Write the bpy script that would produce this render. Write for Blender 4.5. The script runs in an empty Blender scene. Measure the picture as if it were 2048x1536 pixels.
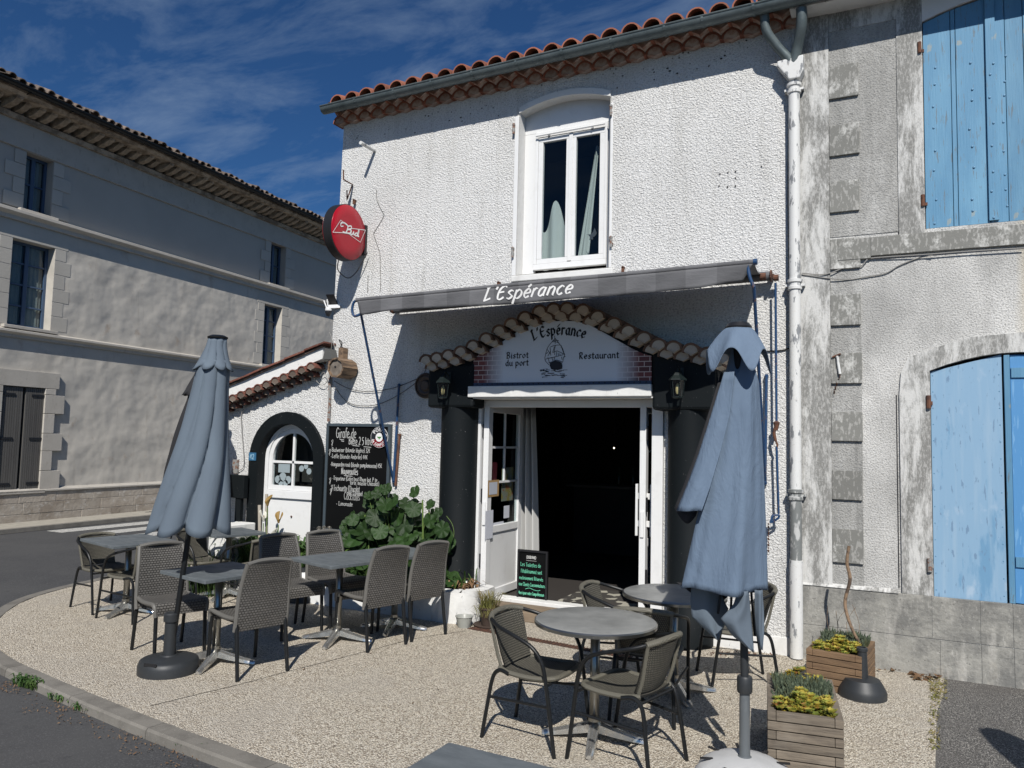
import bpy, bmesh, math, random
from math import sin, cos, pi, radians, atan2, sqrt
from mathutils import Vector, Matrix, Euler
from mathutils.geometry import tessellate_polygon
random.seed(7)
SC = bpy.context.scene
COL = SC.collection
# ------------------------------------------------------------------ camera
FPX = 1540.0
RM = Matrix(((0.89687182, -0.01237389, -0.44211743), (0.44169915, 0.07673379, 0.89387571), (0.02286463, -0.99697483, 0.07428591)))
CAM = Vector((0, -7.41935, 1.85))
cd = bpy.data.cameras.new('camera'); cam = bpy.data.objects.new('camera', cd); COL.objects.link(cam)
m = Matrix.Identity(4)
for i in range(3):
    m[i][0] = RM[i][0]; m[i][1] = -RM[i][1]; m[i][2] = -RM[i][2]; m[i][3] = CAM[i]
cam.matrix_world = m
cd.sensor_width = 36; cd.lens = FPX/2048*36; cd.clip_start = .05; cd.clip_end = 2000
SC.camera = cam
# ------------------------------------------------------------------ light
SUN = Vector((-.3025, .6617, -.686))
w = bpy.data.worlds.new('World'); SC.world = w; w.use_nodes = True
nt = w.node_tree; nt.nodes.clear()
wo = nt.nodes.new('ShaderNodeOutputWorld'); bg = nt.nodes.new('ShaderNodeBackground'); bg.inputs[1].default_value = .058
sky = nt.nodes.new('ShaderNodeTexSky'); sky.sky_type = 'NISHITA'; sky.sun_disc = False
sky.sun_elevation = radians(43.3); sky.sun_rotation = radians(155.4); sky.air_density = 1.0; sky.dust_density = .05; sky.ozone_density = 2.5
tc = nt.nodes.new('ShaderNodeTexCoord'); sx = nt.nodes.new('ShaderNodeSeparateXYZ'); nt.links.new(tc.outputs['Generated'], sx.inputs[0])
def wmath(op, a, b):
    n = nt.nodes.new('ShaderNodeMath'); n.operation = op
    for i, v in enumerate((a, b)):
        if isinstance(v, (int, float)): n.inputs[i].default_value = v
        else: nt.links.new(v, n.inputs[i])
    return n.outputs[0]
zz = wmath('ADD', wmath('MAXIMUM', sx.outputs[2], 0.0), .12)
cx = nt.nodes.new('ShaderNodeCombineXYZ')
nt.links.new(wmath('DIVIDE', sx.outputs[0], zz), cx.inputs[0]); nt.links.new(wmath('DIVIDE', sx.outputs[1], zz), cx.inputs[1])
mp = nt.nodes.new('ShaderNodeMapping'); mp.inputs['Rotation'].default_value = (0, 0, radians(25)); mp.inputs['Scale'].default_value = (1.2, 2.6, 1)
nt.links.new(cx.outputs[0], mp.inputs[0])
nz = nt.nodes.new('ShaderNodeTexNoise'); nz.inputs['Scale'].default_value = 2.1; nz.inputs['Detail'].default_value = 9; nz.inputs['Roughness'].default_value = .62; nz.inputs['Distortion'].default_value = .35
nt.links.new(mp.outputs[0], nz.inputs['Vector'])
cr = nt.nodes.new('ShaderNodeMapRange'); cr.inputs['From Min'].default_value = .44; cr.inputs['From Max'].default_value = .80; cr.inputs['To Max'].default_value = .5
nt.links.new(nz.outputs[0], cr.inputs[0])
mx = nt.nodes.new('ShaderNodeMix'); mx.data_type = 'RGBA'; nt.links.new(cr.outputs[0], mx.inputs[0])
tint = nt.nodes.new('ShaderNodeMix'); tint.data_type = 'RGBA'; tint.blend_type = 'MULTIPLY'; tint.inputs[0].default_value = 1; tint.inputs[7].default_value = (.35, .68, 1.06, 1)
nt.links.new(sky.outputs[0], tint.inputs[6])
nt.links.new(tint.outputs[2], mx.inputs[6]); mx.inputs[7].default_value = (5.5, 7.2, 9.5, 1)
nt.links.new(mx.outputs[2], bg.inputs[0]); nt.links.new(bg.outputs[0], wo.inputs[0])
ld = bpy.data.lights.new('sun', 'SUN'); ld.energy = 5.0; ld.angle = radians(.5); ld.color = (1, .965, .91)
lo = bpy.data.objects.new('sun', ld); COL.objects.link(lo); lo.location = (3, -8, 12); lo.rotation_mode = 'QUATERNION'; lo.rotation_quaternion = SUN.to_track_quat('-Z', 'Y')
SC.view_settings.view_transform = 'Standard'; SC.view_settings.look = 'None'; SC.view_settings.exposure = -0.12; SC.view_settings.gamma = 1
SC.view_settings.use_curve_mapping = False
SC.render.engine = 'CYCLES'; SC.cycles.max_bounces = 6; SC.cycles.diffuse_bounces = 1; SC.cycles.transparent_max_bounces = 12

# ------------------------------------------------------------------ measuring helpers (pixel of the 2048x1536 view -> point on a real plane)
def ray(px, py): return (RM @ Vector((px-1024, py-768, FPX))).normalized()
def FY(px, py, y=0.0):
    r = ray(px, py); return CAM + r*((y-CAM.y)/r.y)
def GZ(px, py, z=0.0):
    r = ray(px, py); return CAM + r*((z-CAM.z)/r.z)
def FX(px, py, x):
    r = ray(px, py); return CAM + r*((x-CAM.x)/r.x)
def PL(px, py, p0, nrm):
    r = ray(px, py); p0 = Vector(p0); nrm = Vector(nrm); return CAM + r*((p0-CAM).dot(nrm)/r.dot(nrm))

# ------------------------------------------------------------------ object helpers
ORI = {}
class MB:
    def __init__(s): s.v = []; s.f = []; s.uv = {}
    def add(s, vs, fs, uvs=None):
        b = len(s.v); s.v += [Vector(p) for p in vs]
        for i, f in enumerate(fs):
            if uvs: s.uv[len(s.f)] = uvs[i]
            s.f.append([b+k for k in f])
        return s
    def box(s, x0, x1, y0, y1, z0, z1):
        return s.add([(x0,y0,z0),(x1,y0,z0),(x1,y1,z0),(x0,y1,z0),(x0,y0,z1),(x1,y0,z1),(x1,y1,z1),(x0,y1,z1)],
                     [(0,3,2,1),(4,5,6,7),(0,1,5,4),(1,2,6,5),(2,3,7,6),(3,0,4,7)])
    def obox(s, c, ax, hs):
        c = Vector(c); a = [Vector(k).normalized()*h for k, h in zip(ax, hs)]
        P = [c+a[0]*i+a[1]*j+a[2]*k for k in (-1,1) for (i,j) in ((-1,-1),(1,-1),(1,1),(-1,1))]
        return s.add(P, [(0,3,2,1),(4,5,6,7),(0,1,5,4),(1,2,6,5),(2,3,7,6),(3,0,4,7)])
    def bar(s, a, b, wd, th=None, up=(0,0,1)):
        a = Vector(a); b = Vector(b); d = b-a; u = Vector(up); sd = d.cross(u)
        if sd.length < 1e-6: sd = d.cross(Vector((0,1,0)))
        sd.normalize(); u2 = sd.cross(d).normalized()
        return s.obox((a+b)/2, (d, sd, u2), (d.length/2, wd/2, (th or wd)/2))
    def prism(s, pts, ext):
        n = len(pts); e = Vector(ext); P = [Vector(p) for p in pts]
        tri = tessellate_polygon([P])
        fs = [tuple(t) for t in tri]+[tuple(n+i for i in reversed(t)) for t in tri]+[(i, (i+1) % n, n+(i+1) % n, n+i) for i in range(n)]
        return s.add(P+[p+e for p in P], fs)
    def tube(s, pts, r, n=8, cap=True, smooth=0):
        P = [Vector(p) for p in pts]
        if smooth: P = crom(P, smooth)
        R = r if isinstance(r, (list, tuple)) else None
        m_ = len(P); vs = []; prev = None
        for i, p in enumerate(P):
            d = (P[min(i+1, m_-1)]-P[max(i-1, 0)]).normalized()
            if prev is None:
                a = d.cross(Vector((0,0,1)))
                if a.length < .05: a = d.cross(Vector((0,1,0)))
            else: a = prev-d*prev.dot(d)
            a.normalize(); prev = a; b = d.cross(a)
            rr = r
            if R: 
                t = i/(m_-1)*(len(R)-1); k = min(int(t), len(R)-2); rr = R[k]+(R[k+1]-R[k])*(t-k)
            vs += [p+a*cos(2*pi*j/n)*rr+b*sin(2*pi*j/n)*rr for j in range(n)]
        fs = [(i*n+j, i*n+(j+1) % n, (i+1)*n+(j+1) % n, (i+1)*n+j) for i in range(m_-1) for j in range(n)]
        if cap: fs += [tuple(range(n))[::-1], tuple((m_-1)*n+j for j in range(n))]
        return s.add(vs, fs)
    def lathe(s, prof, n=24, c=(0,0,0), ax=None, cap=True):
        c = Vector(c); q = Vector(ax).to_track_quat('Z', 'Y') if ax else None
        vs = []
        for (r, z) in prof:
            for j in range(n):
                p = Vector((r*cos(2*pi*j/n), r*sin(2*pi*j/n), z))
                vs.append(c+(q @ p if q else p))
        m_ = len(prof)
        fs = [(i*n+j, i*n+(j+1) % n, (i+1)*n+(j+1) % n, (i+1)*n+j) for i in range(m_-1) for j in range(n)]
        if cap: fs += [tuple(range(n))[::-1], tuple((m_-1)*n+j for j in range(n))]
        return s.add(vs, fs)
    def grid(s, fn, nu, nv, us=1, vs_=1):
        vs = [fn(i/nu, j/nv) for i in range(nu+1) for j in range(nv+1)]
        fs = []; uv = []
        for i in range(nu):
            for j in range(nv):
                a = i*(nv+1)+j; fs.append((a, a+1, a+nv+2, a+nv+1))
                uv.append([(i/nu*us, j/nv*vs_), (i/nu*us, (j+1)/nv*vs_), ((i+1)/nu*us, (j+1)/nv*vs_), ((i+1)/nu*us, j/nv*vs_)])
        return s.add(vs, fs, uv)
def crom(P, k):
    out = []
    n = len(P)
    for i in range(n-1):
        p0 = P[max(i-1, 0)]; p1 = P[i]; p2 = P[i+1]; p3 = P[min(i+2, n-1)]
        for j in range(k):
            t = j/k
            out.append(.5*((2*p1)+(p2-p0)*t+(2*p0-5*p1+4*p2-p3)*t*t+(3*p1-p0-3*p2+p3)*t**3))
    out.append(P[-1]); return out
def wo_(o):
    while o is not None:
        if o.name in ORI: return ORI[o.name]
        o = o.parent
    return Vector((0,0,0))
def build(mb, name, mat, parent=None, smooth=False, bevel=0, solid=0, loc=None, fix=True):
    off = wo_(parent)
    if loc is not None: off = Vector(loc)
    me = bpy.data.meshes.new(name)
    bm = bmesh.new(); vv = [bm.verts.new(p-off) for p in mb.v]
    uvl = bm.loops.layers.uv.new('uv') if mb.uv else None
    for i, f in enumerate(mb.f):
        try: fc = bm.faces.new([vv[k] for k in f])
        except ValueError: continue
        if uvl and i in mb.uv:
            for l, u in zip(fc.loops, mb.uv[i]): l[uvl].uv = u
    if fix: bmesh.ops.recalc_face_normals(bm, faces=bm.faces)
    if solid:
        bm.normal_update(); old = bm.verts[:]; fo = bm.faces[:]; be = [e for e in bm.edges if len(e.link_faces) == 1]
        nv = {v: bm.verts.new(v.co-v.normal*solid) for v in old}
        for f in fo:
            nf = bm.faces.new([nv[v] for v in reversed(f.verts)])
            if uvl:
                for l, l2 in zip(nf.loops, reversed(f.loops[:])): l[uvl].uv = l2[uvl].uv
        for e in be:
            a, b = e.verts
            try: bm.faces.new([a, b, nv[b], nv[a]])
            except ValueError: pass
        bmesh.ops.recalc_face_normals(bm, faces=bm.faces)
    if bevel:
        bmesh.ops.bevel(bm, geom=[e for e in bm.edges if len(e.link_faces) == 2 and e.calc_face_angle(0) > .6], offset=bevel, segments=2, affect='EDGES', profile=.5)
    if smooth:
        for f in bm.faces: f.smooth = True
    bm.to_mesh(me); bm.free()
    if smooth and smooth != 'all':
        try: me.set_sharp_from_angle(angle=radians(40))
        except Exception: pass
    o = bpy.data.objects.new(name, me); COL.objects.link(o)
    if mat is not None: me.materials.append(mat)
    if parent is not None: o.parent = parent
    elif loc is not None: o.location = loc; ORI[o.name] = Vector(loc)
    return o
def T(o, label=None, cat=None, group=None, kind=None):
    if label: o['label'] = label
    if cat: o['category'] = cat
    if group: o['group'] = group
    if kind: o['kind'] = kind
    return o
def root(name, loc, label, cat, group=None, rz=0, world=True):
    o = bpy.data.objects.new(name, None); COL.objects.link(o); o.location = loc; o.rotation_euler = (0,0,rz); o.empty_display_size = .1
    if world: ORI[o.name] = Vector(loc)
    return T(o, label, cat, group)
def kids(o, reg={}): return [c for c in bpy.data.objects if c.parent == o]
def copy_tree(o, parent=None, ch=None):
    if ch is None:
        ch = {}
        for c in bpy.data.objects:
            if c.parent: ch.setdefault(c.parent.name, []).append(c)
    c = o.copy(); COL.objects.link(c)
    if parent is not None: c.parent = parent
    for k in ch.get(o.name, []): copy_tree(k, c, ch)
    return c
# ------------------------------------------------------------------ materials
def C4(c): return (c[0], c[1], c[2], 1)
def g(v): return (v, v, v)
def mat(name, col, rough=.7, layers=(), bumps=(), metal=0, spec=.5, rand=0, coat=0, trans=0, coord='Object', sheen=0, rlayer=None):
    M = bpy.data.materials.new(name); M.use_nodes = True; t = M.node_tree; N = t.nodes; L = t.links
    P = N['Principled BSDF']; P.inputs['Roughness'].default_value = rough; P.inputs['Metallic'].default_value = metal
    P.inputs['Specular IOR Level'].default_value = spec; P.inputs['Coat Weight'].default_value = coat
    tcn = N.new('ShaderNodeTexCoord'); cur = None
    def tex(kind, scale, stretch, detail=4, rough_=.55, dist=0):
        mpn = N.new('ShaderNodeMapping'); mpn.inputs['Scale'].default_value = stretch; L.new(tcn.outputs[coord], mpn.inputs[0])
        if kind == 'noise':
            n_ = N.new('ShaderNodeTexNoise'); n_.inputs['Detail'].default_value = detail; n_.inputs['Roughness'].default_value = rough_; n_.inputs['Distortion'].default_value = dist; out = n_.outputs[0]
        elif kind == 'vor': n_ = N.new('ShaderNodeTexVoronoi'); out = n_.outputs['Distance']
        elif kind == 'vcol':
            n_ = N.new('ShaderNodeTexVoronoi'); sp = N.new('ShaderNodeSeparateColor'); L.new(n_.outputs['Color'], sp.inputs[0]); out = sp.outputs[0]
        elif kind == 'wave':
            n_ = N.new('ShaderNodeTexWave'); n_.inputs['Distortion'].default_value = dist; n_.inputs['Detail'].default_value = detail; out = n_.outputs[1]
        elif kind == 'brick':
            n_ = N.new('ShaderNodeTexBrick'); n_.inputs['Color1'].default_value = (1,1,1,1); n_.inputs['Color2'].default_value = (.8,.8,.8,1); n_.inputs['Mortar'].default_value = (0,0,0,1)
            n_.inputs['Mortar Size'].default_value = .018; n_.inputs['Mortar Smooth'].default_value = .6; n_.inputs['Brick Width'].default_value = .2 if dist == 0 else dist; n_.inputs['Row Height'].default_value = .1; out = n_.outputs[0]
        n_.inputs['Scale'].default_value = scale; L.new(mpn.outputs[0], n_.inputs['Vector']); return out
    cur = None
    rgb = N.new('ShaderNodeRGB'); rgb.outputs[0].default_value = C4(col); cur = rgb.outputs[0]
    for ly in layers:
        # (kind, scale, stretch, lo, hi, colour, amount, [detail, rough, dist])
        kind, scale, stretch, lo_, hi_, c2, amt = ly[:7]; ex = ly[7:] 
        o_ = tex(kind, scale, stretch, *ex)
        mr = N.new('ShaderNodeMapRange'); mr.inputs['From Min'].default_value = lo_; mr.inputs['From Max'].default_value = hi_; mr.inputs['To Max'].default_value = amt; L.new(o_, mr.inputs[0])
        mi = N.new('ShaderNodeMix'); mi.data_type = 'RGBA'; L.new(mr.outputs[0], mi.inputs[0]); L.new(cur, mi.inputs[6]); mi.inputs[7].default_value = C4(c2); cur = mi.outputs[2]
    if rand:
        oi = N.new('ShaderNodeObjectInfo'); hs = N.new('ShaderNodeHueSaturation')
        mr = N.new('ShaderNodeMapRange'); mr.inputs['To Min'].default_value = 1-rand; mr.inputs['To Max'].default_value = 1+rand; L.new(oi.outputs['Random'], mr.inputs[0]); L.new(mr.outputs[0], hs.inputs['Value']); L.new(cur, hs.inputs['Color']); cur = hs.outputs[0]
    L.new(cur, P.inputs['Base Color'])
    if rlayer:
        kind, scale, stretch, lo_, hi_, r1, r2 = rlayer
        o_ = tex(kind, scale, stretch); mr = N.new('ShaderNodeMapRange'); mr.inputs['From Min'].default_value = lo_; mr.inputs['From Max'].default_value = hi_; mr.inputs['To Min'].default_value = r1; mr.inputs['To Max'].default_value = r2
        L.new(o_, mr.inputs[0]); L.new(mr.outputs[0], P.inputs['Roughness'])
    nrm = None
    for b in bumps:
        kind, scale, stretch, st, dd = b[:5]
        o_ = tex(kind, scale, stretch, *b[5:]); bn = N.new('ShaderNodeBump'); bn.inputs['Strength'].default_value = st; bn.inputs['Distance'].default_value = dd
        L.new(o_, bn.inputs['Height'])
        if nrm is not None: L.new(nrm, bn.inputs['Normal'])
        nrm = bn.outputs[0]
    if nrm is not None: L.new(nrm, P.inputs['Normal'])
    if trans:
        out = N['Material Output']; tr = N.new('ShaderNodeBsdfTranslucent'); L.new(cur, tr.inputs[0]); ms = N.new('ShaderNodeMixShader'); ms.inputs[0].default_value = trans
        L.new(P.outputs[0], ms.inputs[1]); L.new(tr.outputs[0], ms.inputs[2]); L.new(ms.outputs[0], out.inputs[0])
    return M
S1 = (1,1,1)
M_white = mat('roughcast_white', (.80,.795,.775), .92, layers=(('noise', 2.2, (3,1,.22), .53, .68, (.50,.49,.455), .42, 9, .68), ('noise', .45, S1, .52, .62, (.66,.65,.62), .5, 8, .65), ('noise', 1.0, (1,1,.6), .5, .75, (.52,.51,.48), .35, 6), ('noise', 52, (1,1,1.2), .50, .36, (.42,.415,.40), .55, 2), ('noise', 9, S1, .64, .72, (.55,.54,.5), .3, 4), ('noise', 48, S1, .715, .73, (.08,.075,.07), .7, 2)),
    bumps=(('noise', 52, (1,1,1.2), 1.0, .022, 2, .5, .6), ('noise', 150, S1, .5, .006, 3)))
M_smoothwhite = mat('smooth_white_render', (.78,.775,.75), .8, layers=(('noise', 6, S1, .55, .75, (.5,.49,.46), .5, 6), ('noise', 40, (1,1,.4), .68, .72, (.2,.2,.19), .5, 3)), bumps=(('noise', 14, S1, .5, .01),))
M_upvc = mat('white_frame', (.82,.82,.81), .35, layers=(('noise', 9, S1, .55, .8, (.6,.59,.56), .35),))
M_oldwhite = mat('flaking_white_paint', (.72,.72,.70), .6, layers=(('noise', 18, (1,1,.35), .56, .6, (.25,.26,.27), 1, 5), ('noise', 60, S1, .62, .68, (.5,.45,.4), .4)), bumps=(('noise', 18, (1,1,.35), .3, .003, 5),))
M_zinc = mat('zinc', (.135,.165,.17), .45, layers=(('noise', 7, (1,1,1), .4, .7, (.085,.11,.115), 1, 5), ('noise', 60, S1, .6, .75, (.22,.25,.25), .4)), metal=.3, rlayer=('noise', 12, S1, .35, .7, .35, .65))
M_zincdark = mat('grey_pipe', (.2,.21,.205), .55, layers=(('noise', 20, (1,1,.4), .5, .58, (.62,.62,.6), .8, 5),))
M_tile = mat('terracotta', (.30,.105,.062), .85, layers=(('noise', 12, S1, .45, .7, (.20,.075,.045), .8, 5), ('noise', 40, S1, .6, .7, (.4,.32,.24), .35)), bumps=(('noise', 40, S1, .4, .004),), rand=.3)
M_tilec = mat('brown_tile_rim', (.15,.085,.055), .85, layers=(('noise', 12, S1, .45, .7, (.09,.045,.03), .8, 5),), rand=.3)
M_tileold = mat('old_roof_tile', (.16,.12,.095), .9, layers=(('noise', 8, S1, .45, .6, (.07,.06,.055), .9, 5), ('noise', 20, S1, .55, .65, (.38,.34,.28), .6)), bumps=(('noise', 30, S1, .5, .006),), rand=.45)
M_mortar = mat('mortar_fill', (.52,.45,.37), .95, layers=(('noise', 25, S1, .5, .7, (.34,.27,.21), .7),), bumps=(('noise', 40, S1, .6, .008),), rand=.12)
M_mortarred = mat('eaves_mortar', (.46,.36,.30), .95, layers=(('noise', 14, S1, .4, .6, (.30,.14,.09), .8),), bumps=(('noise', 40, S1, .6, .008),), rand=.15)
M_stucco = mat('weathered_stucco', (.25,.247,.232), .93, layers=(('noise', 1.5, (2.4,1,.5), .47, .55, (.68,.675,.65), .92, 13, .80, .25), ('noise', 5, (1.5,1,.6), .52, .60, (.20,.198,.185), .7, 12, .8), ('noise', 60, (1,1,.4), .50, .58, (.62,.61,.58), .45, 4, .7)), bumps=(('noise', 60, S1, .45, .006, 4),))
M_stuccogrey = mat('dark_grey_roughcast', (.37,.365,.345), .95, layers=(('noise', 2.2, (1.4,1,.5), .48, .64, (.55,.545,.52), .8, 11, .72), ('noise', 1.6, (3,1,.3), .54, .66, (.22,.218,.205), .6, 10, .7), ('noise', 85, S1, .54, .62, (.20,.198,.19), .55, 3)), bumps=(('noise', 70, S1, .9, .012, 2),))
M_tiler = mat('dark_red_tile', (.17,.062,.042), .85, layers=(('noise', 14, S1, .45, .7, (.10,.045,.035), .8, 5), ('noise', 30, S1, .62, .68, (.40,.30,.22), .5)), bumps=(('noise', 40, S1, .4, .004),), rand=.3)
M_stuccorough = mat('grey_roughcast', (.43,.425,.405), .95, layers=(('noise', .9, (1.4,1,1), .38, .62, (.70,.69,.66), 1, 6), ('noise', 3, (1,1,.5), .5, .7, (.33,.325,.31), .7, 7, .65), ('noise', 80, S1, .52, .62, (.24,.235,.22), .6, 3), ('noise', .55, (4,1,.15), .6, .74, (.62,.52,.33), .5, 4)), bumps=(('noise', 70, S1, .9, .012, 2),))
M_quoin = mat('grey_stucco_quoin', (.225,.223,.205), .9, layers=(('noise', 4, (1,1,.7), .53, .60, (.66,.655,.62), .85, 12, .8), ('noise', 50, (1,1,.4), .54, .60, (.5,.49,.46), .5, 5)), bumps=(('noise', 60, S1, .35, .005),), rand=.14)
M_plinthr = mat('plinth_stone', (.36,.35,.315), .92, layers=(('noise', 1.6, (1,1,1.2), .44, .56, (.17,.168,.158), .85, 13, .74), ('noise', 5, (1.6,1,.35), .54, .66, (.52,.50,.455), .55, 10, .72), ('noise', 28, (1,1,.6), .58, .64, (.58,.56,.51), .5, 8, .75), ('noise', 36, S1, .63, .67, (.08,.075,.07), .7, 5, .7), ('noise', 1.0, (1,1,.4), .52, .64, (.40,.32,.23), .55, 7, .65)), bumps=(('noise', 30, S1, .6, .012, 6), ('noise', 90, S1, .4, .004)), rand=.05)
M_blue = mat('peeling_blue_paint', (.105,.27,.43), .6, layers=(('noise', 4, (1,1,.25), .45, .7, (.17,.37,.53), .8, 6), ('noise', 26, (2.2,1,.22), .60, .63, (.13,.17,.2), .8, 6, .65), ('noise', 9, (1,1,.6), .66, .7, (.40,.37,.26), .5, 5)), bumps=(('noise', 40, (2.5,1,.12), .55, .004, 5),), rand=.06)
M_blue2 = mat('faded_light_blue_paint', (.25,.41,.57), .65, layers=(('noise', 2.6, (1.6,1,.35), .56, .62, (.14,.31,.49), .85, 9, .65), ('noise', 10, (2,1,.12), .5, .7, (.33,.47,.60), .6, 5), ('noise', 24, (1.6,1,.4), .62, .66, (.15,.25,.38), .8, 6), ('noise', 6, (1,1,.6), .62, .72, (.5,.6,.7), .5)), bumps=(('noise', 30, (1.5,1,.4), .35, .002),))
M_bluemetal = mat('blue_painted_steel', (.018,.06,.15), .4, layers=(('noise', 30, (1,1,.3), .6, .64, (.15,.08,.05), .7, 4),))
M_dark = mat('anthracite_paint', (.0055,.008,.0095), .65, spec=.2, layers=(('noise', 3, (1,1,.3), .5, .8, (.009,.012,.014), .7), ('noise', 60, S1, .74, .75, (.3,.3,.3), .6, 2)), bumps=(('noise', 30, S1, .15, .004),))
M_black = mat('black_plastic', (.015,.015,.017), .45)
M_frame = mat('dark_tube_paint', (.010,.011,.012), .42, spec=.35, layers=(('noise', 12, S1, .6, .8, (.05,.05,.052), .5),))
M_canvas = mat('blue_grey_canvas', (.155,.215,.30), .85, layers=(('noise', 5, (1,1,.35), .45, .75, (.12,.17,.245), .8, 5),), bumps=(('noise', 7, (1,1,.35), .6, .03, 5, .6, .8), ('noise', 3, (1.5,1,.9), .3, .03, 3, .5, 1.5), ('wave', 260, S1, .15, .001)), trans=.10)
M_canvasb = mat('slate_blue_canvas', (.13,.165,.205), .85, layers=(('noise', 5, (1,1,.3), .45, .75, (.16,.205,.25), .8, 5),), bumps=(('noise', 8, (1,1,.3), .3, .02, 5, .6, .8), ('noise', 3, (1.5,1,.8), .15, .02, 3, .5, 1.5), ('wave', 260, S1, .15, .001)), trans=.06)
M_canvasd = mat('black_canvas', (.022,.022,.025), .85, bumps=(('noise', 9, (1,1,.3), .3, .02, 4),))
M_wick = mat('grey_brown_weave', (.17,.155,.135), .62, layers=(('brick', 34, (1,1,1), 0, .6, (.17,.155,.135), 0, 0, 0, .32),), coord='UV')
M_wick2 = mat('olive_brown_weave', (.15,.14,.11), .6, coord='UV')
def wicker(M, scale, bw, c1, c2, bump):
    t = M.node_tree; N = t.nodes; L = t.links; P = N['Principled BSDF']
    uv = N.new('ShaderNodeTexCoord'); b = N.new('ShaderNodeTexBrick'); b.inputs['Scale'].default_value = scale; b.inputs['Brick Width'].default_value = bw; b.inputs['Row Height'].default_value = .25
    b.inputs['Mortar Size'].default_value = .045; b.inputs['Mortar Smooth'].default_value = .9; b.inputs['Color1'].default_value = C4(c1); b.inputs['Color2'].default_value = C4([k*.78 for k in c1]); b.inputs['Mortar'].default_value = C4(c2)
    L.new(uv.outputs['UV'], b.inputs['Vector']); L.new(b.outputs[0], P.inputs['Base Color'])
    bn = N.new('ShaderNodeBump'); bn.invert = True; bn.inputs['Strength'].default_value = bump; bn.inputs['Distance'].default_value = .006; L.new(b.outputs['Fac'], bn.inputs['Height']); L.new(bn.outputs[0], P.inputs['Normal'])
wicker(M_wick, 13, .34, (.155,.147,.135), (.012,.011,.010), 1.0)
wicker(M_wick2, 17, .20, (.16,.15,.12), (.012,.011,.009), .9)
M_wrap = mat('olive_wrap', (.15,.14,.11), .6, bumps=(('wave', 60, S1, .6, .004),))
M_edge = mat('weave_edge', (.14,.134,.122), .55, bumps=(('noise', 60, S1, .3, .003),))
M_top = mat('slate_table_top', (.105,.12,.13), .5, layers=(('noise', 5, (1,3,1), .4, .65, (.15,.168,.178), .9, 6, .6), ('noise', 40, (1,6,1), .55, .7, (.20,.22,.23), .35)), rlayer=('noise', 6, S1, .35, .7, .4, .62), bumps=(('noise', 40, (1,5,1), .15, .002),))
M_topr = mat('grey_round_top', (.27,.272,.26), .42, layers=(('noise', 4, S1, .45, .7, (.17,.175,.17), .8, 7, .65), ('noise', 40, S1, .68, .72, (.36,.36,.35), .5)), metal=0, rlayer=('noise', 6, S1, .35, .7, .3, .55))
M_chrome = mat('polished_aluminium', (.66,.65,.62), .3, metal=.85, rlayer=('noise', 16, S1, .4, .7, .22, .38))
M_alu = mat('brushed_aluminium', (.36,.355,.33), .3, metal=.95)
M_wood = mat('weathered_plank', (.20,.165,.125), .85, layers=(('noise', 10, (.6,.6,5), .42, .65, (.11,.09,.07), .9, 6, .6), ('noise', 3, S1, .5, .7, (.27,.235,.19), .7)), bumps=(('noise', 20, (.6,.6,7), .5, .006, 5),), rand=.14)
M_woodred = mat('brown_plank', (.215,.135,.075), .8, layers=(('noise', 10, (.5,.5,5), .42, .65, (.13,.08,.045), .9, 6, .6),), bumps=(('noise', 20, (.5,.5,7), .45, .005, 5),), rand=.15)
M_log = mat('bark_wood', (.24,.16,.10), .85, layers=(('noise', 20, (1,.2,1), .45, .6, (.08,.055,.04), .9, 5),), bumps=(('noise', 24, (1,.2,1), .6, .01, 5),))
M_soil = mat('potting_soil', (.03,.022,.016), .95, bumps=(('noise', 60, S1, .8, .02),))
M_leaf = mat('mallow_leaf', (.024,.055,.014), .45, layers=(('noise', 14, S1, .45, .7, (.042,.088,.020), .8, 4),), bumps=(('noise', 22, S1, .5, .006, 3),), rand=.3, trans=.22, spec=.35)
M_leaf2 = mat('blade_leaf', (.05,.11,.025), .6, layers=(('noise', 8, S1, .45, .7, (.10,.15,.03), .8),), rand=.35, trans=.2)
M_dryleaf = mat('dry_leaf', (.20,.125,.065), .8, layers=(('noise', 30, S1, .4, .6, (.14,.07,.03), .9),), rand=.4)
M_grass = mat('dry_grass_blades', (.19,.19,.05), .8, layers=(('noise', 6, S1, .4, .6, (.28,.22,.10), .9),), trans=.2)
M_stem = mat('green_stem', (.13,.2,.05), .6)
M_petal = mat('white_petal', (.82,.80,.70), .5, trans=.25)
M_petaly = mat('withered_petal', (.36,.23,.07), .7, trans=.2)
M_puff = mat('dandelion_seed', (.45,.43,.38), .9, trans=.3)
M_sedg = mat('grey_green_stonecrop', (.045,.065,.038), .8, layers=(('noise', 60, S1, .48, .56, (.12,.15,.095), .9, 3), ('noise', 11, S1, .52, .60, (.07,.075,.03), .8)))
M_sedy = mat('yellow_stonecrop', (.30,.32,.05), .65, layers=(('noise', 24, S1, .42, .55, (.50,.37,.06), .9), ('noise', 15, S1, .52, .60, (.12,.17,.03), .9), ('noise', 21, S1, .60, .65, (.42,.17,.07), .9)), trans=.15)
M_red = mat('glossy_red_face', (.42,.003,.018), .3)
M_ink = mat('white_lettering', (.85,.84,.82), .6)
M_chalk = mat('white_chalk', (.50,.50,.48), .9)
M_chalkg = mat('green_chalk', (.15,.55,.36), .9)
M_blackink = mat('black_print', (.012,.014,.02), .6)
M_board = mat('chalkboard', (.003,.0033,.0036), .8, spec=.15, layers=(('noise', 5, S1, .5, .8, (.006,.0063,.0066), .8),))
M_bframe = mat('grey_blue_board_frame', (.055,.075,.09), .6)
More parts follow.
